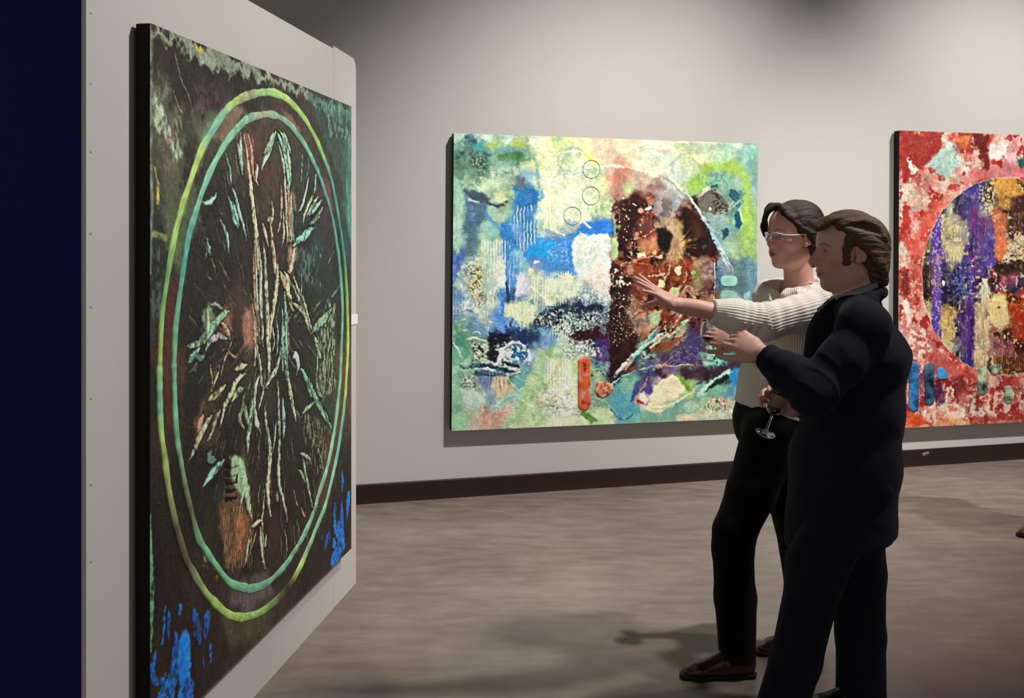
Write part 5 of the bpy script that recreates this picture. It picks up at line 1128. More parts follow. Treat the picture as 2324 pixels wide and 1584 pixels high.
    F = [([(553, 305), (560, 350), (566, 400), (572, 450), (580, 530), (588, 600), (592, 660), (594, 725)], 2, 5.5, 3, Cc), ([(562, 300), (570, 340), (574, 400), (580, 410)], 1, 4, 1, Pk), ([(545, 300), (546, 340), (550, 400)], 1, 4, 1, G), ([(538, 320), (545, 360), (549, 395)], 1, 3.5, .5, M_),
         ([(626, 298), (615, 330), (600, 365), (592, 388)], 2, 5, 1, '#9cc0a2'), ([(622, 300), (608, 335), (598, 350)], 1, 4, 1, Dg), ([(628, 298), (640, 330), (650, 375), (655, 420), (652, 450)], 1.5, 5, 1.5, M_), ([(634, 296), (648, 325), (656, 370), (660, 420)], 1, 4, 1, G), ([(642, 300), (655, 335), (660, 350)], 1, 3.5, 1, M_), ([(630, 320), (642, 370), (648, 420), (655, 440)], 1, 3, .6, Cc),
         ([(645, 400), (648, 450), (650, 500), (652, 545), (648, 560)], 1.4, 3.4, 1, Cc), ([(652, 420), (655, 470), (657, 530), (655, 555)], 1, 3, 1, Pk), ([(660, 440), (660, 500), (662, 540), (658, 552)], 1, 3, .6, G), ([(637, 420), (638, 470), (634, 510), (630, 530)], 1, 3, 1, '#b09a80'), ([(642, 480), (644, 530), (638, 560)], 1, 2.6, .8, Cc), ([(664, 460), (663, 510), (668, 560)], .8, 2, .6, Dg),
         ([(580, 370), (582, 395), (574, 402)], 1, 4, 1, Pk), ([(585, 372), (580, 400), (586, 420)], .8, 2.6, .6, Cc), ([(616, 455), (618, 490), (612, 510)], .8, 2.4, 1, Cc), ([(596, 508), (604, 540), (608, 560)], 2, 4, 1, Cc), ([(606, 502), (616, 500), (614, 510)], 1, 3, 1, Cc),
         ([(685, 350), (684, 385), (682, 415)], .6, 2.4, .5, Dg), ([(700, 400), (692, 440), (684, 470), (676, 480)], .6, 2.2, .6, G), ([(712, 440), (700, 465), (690, 490), (688, 515)], .7, 2.4, .8, G), ([(722, 445), (708, 470), (696, 492)], .6, 2.4, .6, G), ([(730, 455), (718, 470), (702, 490)], .6, 2.6, .6, M_), ([(733, 470), (720, 490), (708, 500)], .6, 2.2, .5, Dg), ([(726, 490), (712, 502), (702, 510)], .5, 2, .5, Dg), ([(717, 395), (714, 420), (712, 440)], .6, 3, .5, M_),
         ([(578, 545), (580, 620), (583, 690), (586, 740), (588, 780)], 1, 4.5, 2, Cc), ([(574, 560), (576, 640), (580, 720), (585, 790)], .8, 3, 1, Pk), ([(597, 545), (602, 620), (606, 700), (609, 780), (610, 830), (606, 880)], 2, 6, 3, '#b4bc94'), ([(612, 500), (618, 560), (626, 620), (630, 640), (634, 645)], 2, 5, 1, '#b89a84'), ([(630, 600), (626, 660), (620, 700), (614, 740), (613, 770)], 2, 6, 2, '#b3c090'), ([(584, 545), (590, 600), (590, 680), (594, 750), (597, 790)], 1, 3, 1, G),
         ([(572, 690), (577, 740), (580, 790), (577, 830)], 2, 5, 2, Cc), ([(580, 780), (585, 800), (590, 840), (592, 870)], 1, 3.5, 1, G), ([(594, 730), (596, 760), (592, 775)], 1, 4, 1, Cc),
         ([(634, 615), (645, 640), (655, 670), (662, 700), (666, 705)], 2, 6, 2, '#a89878'), ([(645, 618), (655, 640), (650, 655), (660, 680)], 2, 5, 1, Cc), ([(664, 620), (675, 655), (690, 690), (700, 730), (709, 755)], 1.4, 3.6, 2, '#a8b088'), ([(660, 640), (678, 680), (692, 720), (705, 762)], 1.2, 3.4, 2, '#94a07a'), ([(664, 688), (680, 700), (690, 720)], 1, 3, 1, Cc), ([(668, 560), (664, 590), (658, 610), (652, 616)], 2, 5, 1.5, '#c0a488'), ([(664, 560), (675, 548), (690, 535), (700, 525), (712, 515)], 1.5, 4, 1, M_), ([(690, 545), (695, 535), (705, 528)], 2, 4, 1, M_), ([(680, 690), (684, 640), (682, 610)], .5, 1.6, .5, Dg),
         ([(645, 662), (648, 720), (650, 780), (648, 820), (654, 870), (662, 905)], 2, 6, 4, '#8cbc9c'), ([(640, 700), (642, 760), (640, 810), (642, 840)], 1, 4.5, 2, M_), ([(653, 700), (653, 760), (656, 800)], .8, 2, .6, Pk), ([(636, 785), (634, 810), (626, 840), (612, 862), (600, 880)], 1, 3.4, 1.5, G), ([(625, 715), (630, 760), (628, 810)], 1, 2.6, .8, '#7aa898'), ([(618, 740), (622, 780), (618, 800)], .8, 2, .6, Cc),
         ([(705, 758), (718, 740), (735, 722), (752, 700)], 2, 5.5, 1.5, '#7ca484'), ([(709, 760), (718, 780), (722, 800), (728, 815)], 2, 4, 1, '#9ab08c'), ([(720, 785), (720, 830), (716, 865), (722, 880), (730, 900)], .8, 2.4, 1, Dg), ([(664, 812), (672, 806), (676, 830), (672, 850)], 1, 5, 1, '#a8c8a8'), ([(680, 838), (690, 850), (698, 870), (705, 900)], 1, 4, 4, '#78ac94'),
         ([(586, 800), (590, 840), (592, 870), (598, 880)], .8, 2.4, 1, Cc), ([(602, 835), (598, 870), (594, 900), (586, 930)], .8, 3, 1, '#b0b890'), ([(588, 850), (580, 880), (574, 915), (566, 960), (562, 1010), (560, 1035)], 1, 6.5, 1, '#98bf96'), ([(576, 890), (578, 940), (586, 970), (592, 985)], 1, 4.5, .8, G), ([(556, 890), (550, 910), (558, 940), (564, 975)], 1, 5, .8, Dg), ([(600, 920), (606, 980), (613, 1010)], .8, 3, 1, '#9ab08a'), ([(606, 970), (613, 1020), (611, 1060), (607, 1110), (612, 1160), (616, 1172)], 1, 5.5, 1.5, '#bcc09a'), ([(626, 960), (622, 1000), (618, 1030)], .6, 2, .5, G), ([(630, 865), (632, 930), (633, 1000), (632, 1090), (640, 1125), (648, 1160), (652, 1185)], 1.5, 4, .8, '#9cb48c'), ([(640, 900), (644, 960), (642, 1000)], 1, 4, .8, M_), ([(652, 860), (660, 900), (668, 940), (671, 955)], 4, 4, 1, '#a4bc84'), ([(700, 862), (712, 895), (726, 925), (742, 955), (752, 975)], 4, 4, 1.5, '#70a088'), ([(715, 910), (700, 925), (688, 935), (682, 950)], 1, 2.4, .6, Dg), ([(716, 860), (722, 890), (730, 900)], 1.4, 3, 1, Dg), ([(735, 930), (745, 960), (752, 990)], .8, 2, .6, '#6a8a74'),
         ([(541, 1050), (552, 1085), (560, 1120), (566, 1160), (571, 1178)], 3, 8, 2, '#9cbc90'), ([(556, 1100), (550, 1120), (545, 1150)], .8, 3, .8, G), ([(600, 1105), (597, 1150), (594, 1180), (596, 1225), (599, 1262)], 1, 2.6, 1, '#b0a880'), ([(594, 1180), (580, 1188), (570, 1195)], 1, 3, 1.5, Cc), ([(568, 1190), (563, 1230), (558, 1270), (556, 1282)], 1.5, 3.2, 1, '#a8b080'), ([(590, 1195), (593, 1240), (597, 1275), (602, 1290)], 1, 2.6, .6, Cc), ([(604, 1215), (602, 1235), (600, 1240)], .8, 3, .8, G), ([(582, 1200), (574, 1230), (568, 1250)], .8, 2, .6, '#b08a60'), ([(686, 1035), (694, 1080), (704, 1130), (708, 1152)], 2, 3, .8, '#7c947c'), ([(678, 1065), (690, 1085), (692, 1095)], 1.5, 2.6, .6, Dg), ([(680, 1030), (700, 1040), (706, 1052)], 1, 2, .6, '#8a9c84'), ([(665, 1110), (672, 1140), (676, 1150)], .6, 1.6, .5, '#8a7c60'), ([(682, 1150), (690, 1175), (692, 1160)], .6, 1.6, .5, '#9a8460'), ([(626, 1115), (630, 1140)], .8, 4, .8, '#8a8468'), ([(650, 1150), (651, 1185)], .6, 1.4, .5, '#8a9474'),
         ([(520, 706), (500, 722), (480, 746), (460, 768), (440, 782), (422, 786)], 1.5, 8, 2, '#7fae88'), ([(515, 770), (500, 764), (480, 770), (470, 785), (462, 805)], 1.5, 5, 1, '#8f948a'), ([(455, 785), (445, 800), (430, 818), (424, 830)], 2, 5, 1, M_), ([(468, 700), (472, 740), (466, 760)], 1, 5, 1, '#93ac84'), ([(500, 735), (515, 750), (522, 775)], 1, 4, 1, Pk), ([(505, 705), (490, 690), (478, 695)], 1, 3, .8, Dg), ([(530, 760), (520, 790), (505, 830), (500, 860)], .6, 2, .6, '#9a8468'), ([(515, 790), (530, 812), (540, 805)], .6, 2, .6, Pk), ([(440, 810), (455, 812), (465, 805)], 2, 5, 1, '#4f7a6c'), ([(478, 830), (480, 870), (478, 900)], .8, 2.4, .8, '#9c8450'),
         ([(558, 848), (540, 862), (528, 885), (512, 915), (503, 950), (500, 972)], 1, 4.5, 1, '#b0b48c'), ([(560, 828), (545, 835), (532, 840)], 1, 4, 1, '#a8a880'), ([(552, 880), (535, 895), (525, 910)], 1, 5, 1, '#98a47c'), ([(512, 872), (498, 888), (482, 902), (470, 912)], 1, 5, 1, '#a8b078'), ([(480, 942), (465, 965), (450, 995), (438, 1025), (428, 1044)], 1, 7, .8, '#a2b286'), ([(500, 930), (490, 950), (478, 985), (470, 1000)], 1, 5, 1, '#8a9070'), ([(462, 940), (452, 965), (445, 985)], 1, 6, 1, '#a8846c'), ([(552, 895), (548, 930), (542, 950), (555, 975)], 1, 4, .6, '#8c9468'), ([(508, 1045), (495, 1060), (478, 1078), (468, 1095), (461, 1106)], 2, 6, .6, M_), ([(480, 1020), (475, 1040), (490, 1045)], 2, 7, 1.5, '#53705c'), ([(498, 830), (490, 860), (482, 880)], .8, 2, .6, '#b4b088'), ([(470, 545), (474, 570), (478, 580)], .8, 4, .8, '#6f9c84'), ([(468, 550), (466, 590)], .8, 2, .5, Dg), ([(496, 495), (508, 515), (516, 540), (520, 575)], .8, 4, .6, '#74a894'), ([(525, 422), (535, 450), (545, 490), (555, 525), (558, 548)], 1.5, 4, 1, '#8aae94'), ([(518, 445), (526, 475), (530, 498), (540, 520)], 1, 4, .8, '#6fae96'), ([(528, 460), (536, 490), (542, 515)], 1, 4, .8, M_), ([(456, 458), (470, 462), (484, 452), (492, 440)], 2, 3, 1, '#84b894'), ([(510, 340), (520, 380), (526, 420)], .8, 3, 1, '#6a9a88'), ([(478, 585), (486, 605), (488, 630)], .6, 2, .5, '#6a6a50')]
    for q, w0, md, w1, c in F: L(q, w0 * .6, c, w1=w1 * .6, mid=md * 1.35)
    # ribbed pale leaf shape low in the middle
    p.poly([(520, 1040), (535, 1032), (552, 1050), (560, 1090), (552, 1130), (535, 1110), (522, 1080)], '#8cae84', soft=5, warp=5, a=.8, h=.004)
    for k in range(5): p.line([(512, 1058 + 18 * k), (526, 1062 + 18 * k), (538, 1056 + 18 * k)], 9, '#2a241a', w1=3, a=.85, h=-.003)
    p.ell(534, 1086, 7, 9, '#15120e', a=.95)
    p.combs([(505, 1150), (575, 1120), (570, 1290), (510, 1285)], '#b4a070', 11, .4, .7, .003, brk=.46, ang=8)
    p.combs([(505, 1150), (575, 1120), (570, 1290), (510, 1285)], '#33200f', 11, .3, .6, -.002, brk=.5, ang=8)
    # scratches upper left
    for q in ([(396, 120), (405, 160), (415, 195), (426, 215), (437, 255)], [(392, 205), (402, 235), (412, 258)], [(361, 190), (363, 220)], [(408, 265), (412, 295)], [(396, 270), (406, 300)], [(356, 145), (360, 175)]): L(q, .8, '#8f8472', w1=.5, mid=1.8, a=.7, h=.002, shade=False)
    p.crust([(430, 195), (490, 200), (500, 240), (440, 255)], '#4a3434', 8, .5, .6, a=.6, ay=1.6)
    # blue daubs
    Bl, Bd = '#1163b4', '#1a4486'
    for q, w, m_, w1, c in (([(376, 1372), (371, 1410), (368, 1460)], 2, 5, 2, Bl), ([(384, 1380), (381, 1410), (382, 1445)], 3, 8, 4, Bd), ([(406, 1372), (407, 1390)], 2, 5, 3, Bl), ([(400, 1440), (394, 1480), (394, 1540)], 8, 14, 14, '#154f94'), ([(440, 1385), (444, 1420), (450, 1450)], 8, 20, 10, Bd), ([(470, 1400), (464, 1440)], 14, 16, 6, '#154c94'), ([(352, 1490), (345, 1520), (348, 1552)], 8, 10, 4, '#15529c'), ([(345, 1545), (365, 1545)], 6, 8, 5, '#2050a0'), ([(395, 1505), (385, 1550), (380, 1600)], 12, 24, 26, Bl), ([(415, 1478), (420, 1510), (416, 1560), (412, 1600)], 14, 24, 10, Bl), ([(428, 1560), (432, 1600)], 14, 16, 14, '#24509c'), ([(476, 1460), (478, 1500)], 2, 5, 3, '#2458a8'), ([(460, 1490), (462, 1515)], 1, 3, 1, Bd), ([(370, 1530), (360, 1600)], 6, 10, 16, '#1656a0'),
                            ([(776, 1070), (776, 1112)], 2, 5, 3, Bl), ([(760, 1145), (758, 1180), (764, 1210)], 3, 5, 4, Bl), ([(774, 1130), (776, 1180), (778, 1240)], 2, 6, 6, '#1456a8'), ([(792, 1120), (788, 1150), (786, 1180)], 4, 7, 2, Bl), ([(746, 1215), (740, 1230), (736, 1245)], 5, 6, 3, '#1450a4'), ([(768, 1200), (772, 1250), (755, 1275)], 8, 14, 8, Bl), ([(730, 1215), (728, 1225)], 1, 3, 1, Bd), ([(758, 1225), (760, 1245)], 5, 7, 4, Bl)):
        L(q, w, c, w1=w1, mid=m_, a=.95, h=.003, shade=False, warp=6)
    p.ell(416, 1490, 26, 46, '#0f68c0', soft=.15, a=.95, h=.002)
    p.Z *= .8
    p.grain(.09, .0009, 3.4, drag=2.2, dragf=14, vein=.35, mott=.2)
    return p
# ------------------------------------------------------------------ the visitors
def catmull(P, n=5):
    P = [np.asarray(p, float) for p in P]; o = []
    for i in range(len(P) - 1):
        p0 = P[max(i - 1, 0)]; p1 = P[i]; p2 = P[i + 1]; p3 = P[min(i + 2, len(P) - 1)]
        for k in range(n):
            t = k / n; o.append(.5 * ((2 * p1) + (p2 - p0) * t + (2 * p0 - 5 * p1 + 4 * p2 - p3) * t * t + (3 * p1 - p0 - 3 * p2 + p3) * t ** 3))
    o.append(P[-1]); return o

def along(P, A, B):
    """parameter, distance and angle of points P about the segment A-B"""
    A = np.asarray(A, float); B = np.asarray(B, float); e = B - A; L = np.linalg.norm(e); ax = e / L
    w = P - A; t = w @ ax; r = w - t[:, None] * ax
    u = unit3(np.cross(V3(0, .2, 1), ax)); v = np.cross(ax, u)
    return t / L, np.linalg.norm(r, axis=1), np.arctan2(r @ v, r @ u), L

def folds(P, Q, amp, f, seed, stretch=(1, 1, .35)):
    N = vnormals(P, Q); return P + N * (amp * noise3(P * np.array(stretch), f, seed))[:, None]

def skin_colour(P, H, base, red, lip, brow, fem):
    """pigment of the skin: lips, brows, lashes, irises, warmer nose and ears"""
    L = H.loc(P); C = np.tile(lin(base).astype(np.float32), (len(P), 1)); head = np.linalg.norm(L, axis=1) < .17
    def mixc(m, c): C[:] = C + (lin(c).astype(np.float32) - C) * m[:, None]
    g = lambda c, r: np.exp(-(((L - np.array(c)) / np.array(r)) ** 2).sum(1)) * head
    mixc(g((.110, 0, -.03), (.02, .02, .02)) * .55, red)
    for s in (-1, 1):
        mixc(g((.062, .046 * s, -.035), (.03, .022, .022)) * .4, red); mixc(g((-.01, .085 * s, -.005), (.03, .02, .04)) * .5, red)
        b = np.exp(-((L[:, 2] - (.0235 - 18 * (np.abs(L[:, 1]) - .028) ** 2)) / (.0026 if fem else .0036)) ** 2) * sstep(.024, .018, np.abs(np.abs(L[:, 1]) - .032))
        mixc(b * ((L[:, 0] > .05) & (L[:, 1] * s > 0) & head) * .6, brow)
    mixc(np.clip(g((.098, 0, -.067), (.016, .019, .0095)) * 1.5, 0, 1) * .85, lip)
    mixc(np.clip(g((.100, 0, -.0672), (.018, .016, .0024)) * 1.4, 0, 1) * .7, '#2c0e0c')
    if not fem:                                                                          # stubble
        st = sstep(-.045, -.07, L[:, 2]) * sstep(-.03, .01, L[:, 0]) * sstep(-.125, -.105, L[:, 2]) * head; mixc(st * .22, '#4a3a34')
    C *= (1 + .08 * noise3(P, 40, 7))[:, None].astype(np.float32)
    return np.clip(C, 0, 1)

def eyes(H, gaze, M, parent, base):
    """the visible almond of each eyeball with iris and lash line"""
    for s in (-1, 1):
        P = []; C = []; na, ne = 28, 12; c = np.array([.0705, .031 * s, .0018])
        for i in range(na + 1):
            az = -1 + 2 * i / na
            for j in range(ne + 1):
                el = -1 + 2 * j / ne; A = math.radians(50) * az + math.radians(8) * s; B = math.radians(15) * el * (1 - az * az) ** .7 + math.radians(1)
                d = np.array([math.cos(B) * math.cos(A), math.cos(B) * math.sin(A), math.sin(B)]); P.append(H(*(c + d * .0164)))
                an = math.degrees(math.acos(max(-1, min(1, float(d @ unit3((1, gaze, -.05)))))))
                col = '#120c0a' if (el > .72 or abs(az) > .97) else '#0a0706' if an < 9 else '#3a2a1e' if an < 21 else '#b9aaa4'
                C.append(lin(col))
        Q = np.array([(i * (ne + 1) + j, (i + 1) * (ne + 1) + j, (i + 1) * (ne + 1) + j + 1, i * (ne + 1) + j + 1) for i in range(na) for j in range(ne)], np.int32)
        mk('eye', P, Q, M['eye'], parent, base, {'Col': np.array(C)})

def hair_finish(P, Q, H, seed, lock=.004, fine=.0016):
    L = H.loc(P); N = vnormals(P, Q)
    ph = np.arctan2(L[:, 1], L[:, 2] + .02) * 9 + L[:, 0] * 6; q = np.sqrt(L[:, 1] ** 2 + (L[:, 2] + .02) ** 2) * 20
    d = lock * 2 * (vnoise(ph + 30, L[:, 0] * 14 + q * .4 + 50, seed) - .5) + fine * 2 * (vnoise(ph * 5 + 30, L[:, 0] * 25 + 70, seed + 4) - .5)
    return P + N * d[:, None], L

def shoe(name, heel, toe, mats, parent, base, h=.095, w=.047):
    heel = np.asarray(heel, float); toe = np.asarray(toe, float); d = unit3(toe - heel); L = np.linalg.norm(toe - heel); s = np.cross(V3(0, 0, 1), d)
    pt = lambda t, y, z: heel + d * L * t + s * y + V3(0, 0, z)
    lo = np.minimum(heel, toe) - .08; hi = np.maximum(heel, toe) + .08
    def fld(): return Field(axis([(lo[0], hi[0], .004)]), axis([(lo[1], hi[1], .004)]), axis([(-.012, .16, .004)]))
    f = fld()
    f.slab([pt(.10, 0, .045), pt(.45, 0, .045), pt(.78, .003, .028), pt(.93, .002, .022)], [.032, .038, w - .004, .030], [.045, .044, .026, .018], s, .02)
    f.cone(pt(.16, 0, .06), pt(.17, 0, h + .03), .036, .036, .02); f.cone(pt(.3, 0, .06), pt(.24, 0, h + .01), .03, .03, .02)
    f.cut(pt(0, 0, .016), V3(0, 0, -1)); f.cut(pt(0, 0, h + .015), V3(0, 0, 1))
    P, Q = f.mesh(); o = mk(name, relax(P, Q, 1), Q, mats[0], parent, base, {'loc': P})
    g = fld(); g.slab([pt(.08, 0, .012), pt(.40, 0, .012), pt(.76, .003, .012), pt(.95, .002, .012)], [.034, .036, w, .032], [.03, .03, .03, .03], s, .02)
    g.cut(pt(0, 0, .017), V3(0, 0, 1)); g.cut(pt(0, 0, .001), V3(0, 0, -1))
    g.ell(pt(.40, 0, -.006), (.05, .06, .012), np.stack([d, s, V3(0, 0, 1)], 1), .004, 's')
    P, Q = g.mesh(); mk('shoe_sole', P, Q, mats[1], o, base)
    return o

def trousers(name, pelvis, lw, fw, legs, mat, parent, base, rw=.170, rd=.118, top=.99, step=.0070, seed=1, hip_r=.10):
    lo = np.min([q for l in legs for q in l[0]] + [pelvis], axis=0) - .2; hi = np.max([q for l in legs for q in l[0]] + [pelvis], axis=0) + .2
    f = Field(axis([(lo[0], hi[0], step)]), axis([(lo[1], hi[1], step)]), axis([(.01, top + .02, step)]))
    f.slab([np.asarray(pelvis) + V3(0, 0, -.05), pelvis, V3(pelvis[0], pelvis[1], top + .03)], [rw, rw, rw * .86], [rd * .95, rd, rd * .86], lw, .03)
    for pts, rad in legs:
        f.path(pts, rad, .02)
    f.cut(V3(0, 0, top), V3(0, 0, 1)); f.cut(V3(0, 0, legs[0][0][-1][2]), V3(0, 0, -1))
    P, Q = f.mesh(); P = folds(P, Q, .005, 9, seed, (1.2, 1.2, .8)); P = folds(P, Q, .003, 24, seed + 3)
    return mk(name, relax(P, Q, 1), Q, mat, parent, base, {'loc': P})

# ---------------- woman in the cream sweater
def build_woman(M):
    Y0 = 3.95; base = V3(.95, 3.92, 0)
    a = math.radians(30); fw = V3(-math.cos(a), -math.sin(a), 0); lw = np.cross(V3(0, 0, 1), fw)
    ah = math.radians(24); fh = V3(-math.cos(ah), -math.sin(ah), -.03); H = Frame((1.048, 3.94, 1.586), fh, (.05, -.02, 1))
    pel, belly, chest, nb = V3(.970, 3.93, .90), V3(.996, 3.935, 1.04), V3(1.052, 3.945, 1.23), V3(1.080, 3.95, 1.385)
    SL = nb + lw * .155 + V3(0, 0, -.045); EL = V3(.872, 3.675, 1.283); WL = V3(.563, 3.62, 1.349)
    SR = nb - lw * .150 + V3(0, 0, -.045); ER = V3(1.00, 4.16, 1.085); WR = V3(.872, 4.115, 1.160)
    hipL, knL, anL = V3(.955, 3.86, .87), V3(.800, 3.825, .455), V3(.812, 3.812, .08)
    hipR, knR, anR = pel - lw * .085 + V3(.03, 0, -.03), V3(1.085, 4.035, .49), V3(1.140, 4.06, .08)
    # body: one continuous figure
    f = Field(axis([(.36, .60, .0026), (.60, .92, .0060), (.92, 1.16, .0025), (1.16, 1.36, .008)]), axis([(3.50, 3.70, .0027), (3.70, 3.84, .0065), (3.84, 4.04, .0025), (4.04, 4.26, .0050)]), axis([(.0, 1.10, .012), (1.10, 1.26, .0040), (1.26, 1.42, .0030), (1.42, 1.74, .0023)]))
    f.slab([pel, belly, chest, nb + V3(0, 0, -.02)], [.150, .128, .135, .075], [.098, .088, .098, .055], lw, .04)
    f.cone(SL, nb, .045, .04, .03); f.cone(SR, nb, .045, .04, .03)
    f.path([nb + V3(.0, 0, -.03), nb + V3(-.010, 0, .05), H(-.018, 0, -.06)], [.056, .049, .050], .02)
    f.path([SL, EL, WL], [.050, .044, .0235], .02); f.path([SR, ER, WR], [.046, .037, .024], .02)
    f.ell(WL + V3(.05, .005, -.012), (.05, .02, .024), None, .02)
    f.path([hipL, knL, anL], [.082, .052, .036], .03); f.path([hipR, knR, anR], [.082, .052, .036], .03)
    add_head(f, H, True)
    add_hand(f, WL, (-.80, -.10, .50), (.50, -.30, .80), -1, 1.02, curl=(-2, 2, 2, 6), spread=(16, 6, -4, -18), thumb_dir=(.55, .35, -.75), thumb_curl=-6, r=.95)
    HR, tipsR = add_hand(f, WR, (-.92, -.10, .35), (-.10, -.95, .30), 1, .98, curl=(38, 42, 44, 46), spread=(4, 1, -2, -5), thumb_dir=(.75, .5, -.55), thumb_curl=18)
    P, Q = f.mesh(); P = relax(P, Q, 1, .35)
    Cc = skin_colour(P, H, '#daa495', '#cf6c62', '#98424a', '#2c1a14', True)
    o = mk('person', P, Q, M['skin'], None, base, {'Col': Cc})
    tag(o, 'woman in a cream ribbed sweater and white glasses reaching out her open hand', 'person')
    eyes(H, -.1, M, o, base)
    # sweater
    st = .0042
    f = Field(axis([(.60, 1.34, st)]), axis([(3.52, 4.30, st)]), axis([(.88, 1.48, st)]))
    f.slab([pel + V3(0, 0, .02), belly, chest, nb + V3(0, 0, -.03)], [.176, .160, .168, .105], [.128, .120, .128, .078], lw, .05)
    f.cone(SL, nb + V3(0, 0, -.03), .072, .060, .04); f.cone(SR, nb + V3(0, 0, -.03), .070, .060, .04)
    cufL = EL + (WL - EL) * .60
    f.path([SL, SL + (EL - SL) * .5 + V3(0, 0, -.006), EL, EL + (WL - EL) * .25, EL + (WL - EL) * .36, EL + (WL - EL) * .42, cufL], [.076, .068, .063, .058, .055, .046, .0440], .022)
    for q, r in ((.27, .060), (.35, .058)): f.ell(EL + (WL - EL) * q + V3(0, 0, -.006), (.018, r, r), None, .014)
    f.path([SR, ER, ER + (WR - ER) * .8], [.072, .058, .040], .03)
    ring = lambda t, rl, rf, z, dip: nb + fw * (rf * math.cos(t) + .010) + lw * rl * math.sin(t) + V3(0, 0, z - dip * ((math.cos(t) + 1) / 2) ** 1.5)
    for rl, rf, z, dip, th in ((.090, .078, -.020, .020, .024), (.112, .098, .012, .032, .019), (.132, .118, .030, .040, .016), (.145, .130, .024, .046, .014), (.150, .136, .006, .050, .012)):
        for i in range(18):                                                              # flared cowl collar
            f.cone(ring(2 * math.pi * i / 18, rl, rf, z, dip), ring(2 * math.pi * (i + 1) / 18, rl, rf, z, dip), th, th, .012)
    f.cone(nb + V3(-.012, -.004, -.03), nb + fw * .012 + V3(0, 0, .10), .062, .098, .012, 's'); f.ell(nb + fw * .105 + lw * .012 + V3(0, 0, .0), (.060, .034, .060), np.stack([fw, lw, V3(0, 0, 1)], 1), .010, 's')
    f.cut(V3(.83, 3.9, .963), V3(-.22, 0, -.975)); f.cut_near(cufL, WL - EL, .09)
    P, Q = f.mesh(); P = folds(P, Q, .006, 13, 5, (1, 1, 1.6)); P = folds(P, Q, .0025, 34, 9, (1.4, 1, 1.4))
    N = vnormals(P, Q); t1, r1, g1, l1 = along(P, SL, EL); t2, r2, g2, l2 = along(P, EL, WL); t3, r3, g3, l3 = along(P, SR, ER)
    arm1 = (r1 < .085) & (t1 > .12) & (t1 < 1.05); arm2 = (r2 < .075) & (t2 > -.05); armr = (r3 < .085) & (t3 > .15)
    wob = .0018 * np.sin(t1 * l1 * 2 * math.pi / .060 + g1 * 1.4) * arm1 * (t1 > .2) + 0.0022 * np.sin(t2 * l2 * 2 * math.pi / .030 + g2 * .8) * arm2 * (t2 > .05) * (t2 < .3)
    P = relax(P + N * wob[:, None], Q, 1)
    D = P - (chest + V3(-.02, 0, 0)); rib = np.arctan2(D @ lw, D @ fw) * .140 / .0078
    q_ = 38 / (2 * math.pi); rib = np.where(arm1, g1 * q_, rib); rib = np.where(arm2 & ~arm1, g2 * q_, rib); rib = np.where(armr, g3 * q_, rib)
    sw = mk('sweater', P, Q, M['sweater'], o, base, {'rib': rib, 'loc': P}); sw['label'] = 'cream ribbed knit sweater with a loose cowl collar'
    # zip pull on the collar
    z0 = nb + fw * .118 + V3(0, 0, -.055)
    Pz, Qz = tubepq([nb + fw * .098 + V3(0, 0, -.018), nb + fw * .112 + V3(0, 0, -.035), z0], .0022, 6); mk('zip_cord', Pz, Qz, M['black'], o, base)
    Pz, Qz = lathepq([(0, 0), (.005, .002), (.0065, .010), (.004, .018), (0, .020)], z0 + V3(0, 0, -.02), (0, 0, 1), 12); mk('zip_pull', Pz, Qz, M['metal'], o, base)
    Pb, Qb = tubepq(catmull([nb + fw * .05 + lw * .11 + V3(0, 0, .02), nb + fw * .09 + lw * .085 + V3(0, 0, -.035), nb + fw * .122 + lw * .05 + V3(0, 0, -.10)], 6), .016, 8, False, .3, fw); mk('bag_strap', Pb, Qb, M['maroon'], o, base)
    trousers('trousers', pel, lw, fw, [([hipL, V3(.873, 3.842, .66), knL + V3(.006, 0, .06), knL, V3(.806, 3.815, .28), anL + V3(0, 0, -.025)], [.110, .090, .078, .074, .073, .067]), ([hipR, knR, anR + V3(0, 0, -.025)], [.104, .078, .070])], M['black_cloth'], o, base, .165, .118, 1.0, seed=11)
    shoe('shoe', (.876, 3.802, 0), (.610, 3.79, 0), (M['oxblood'], M['black']), o, base, .085, .044); shoe('shoe', (1.185, 4.06, 0), (.93, 4.00, 0), (M['oxblood'], M['black']), o, base, .085, .044)
    # hair
    f = Field(axis([(.88, 1.24, .0026)]), axis([(3.80, 4.10, .0026)]), axis([(1.42, 1.74, .0026)]))
    E = lambda c, r, k=.014, op='u': f.ell(H(*c), r, H.R, k, op)
    Lk = lambda pts, r0, r1, k=.008: f.path([H(*q) for q in catmull(pts, 5)], list(np.linspace(r0, r1, (len(pts) - 1) * 5 + 1)), k)
    E((-.020, 0, .042), (.106, .088, .090)); E((-.070, 0, -.030), (.055, .074, .075), .03); E((-.085, 0, -.085), (.032, .040, .040), .03)
    E((.100, .02, -.028), (.072, .088, .098), .012, 's'); E((.086, .0, .054), (.040, .056, .034), .012, 's')
    for s in (-1, 1): E((.0, .10 * s, -.050), (.050, .050, .045), .012, 's')
    E((.006, .066, .044), (.034, .016, .040), .012)
    for k in range(9):                                                                   # swept from the parting over the near temple
        y = .012 + .007 * k; Lk([(.066 - .004 * k, .012 + .003 * k, .108 - .003 * k), (.064 - .006 * k, .040 + .004 * k, .078 - .004 * k), (.030 - .006 * k, .073, .036 - .004 * k), (-.030, .082, .004 - .005 * k)], .011, .007)
    for k in range(6):                                                                   # loose fringe on the far side
        Lk([(.056, -.008 - .010 * k, .112), (.084 - .003 * k, -.040 - .006 * k, .088), (.092 - .005 * k, -.062 - .003 * k, .044 - .004 * k), (.086 - .006 * k, -.070 - .002 * k, .008 - .006 * k)], .008, .003)
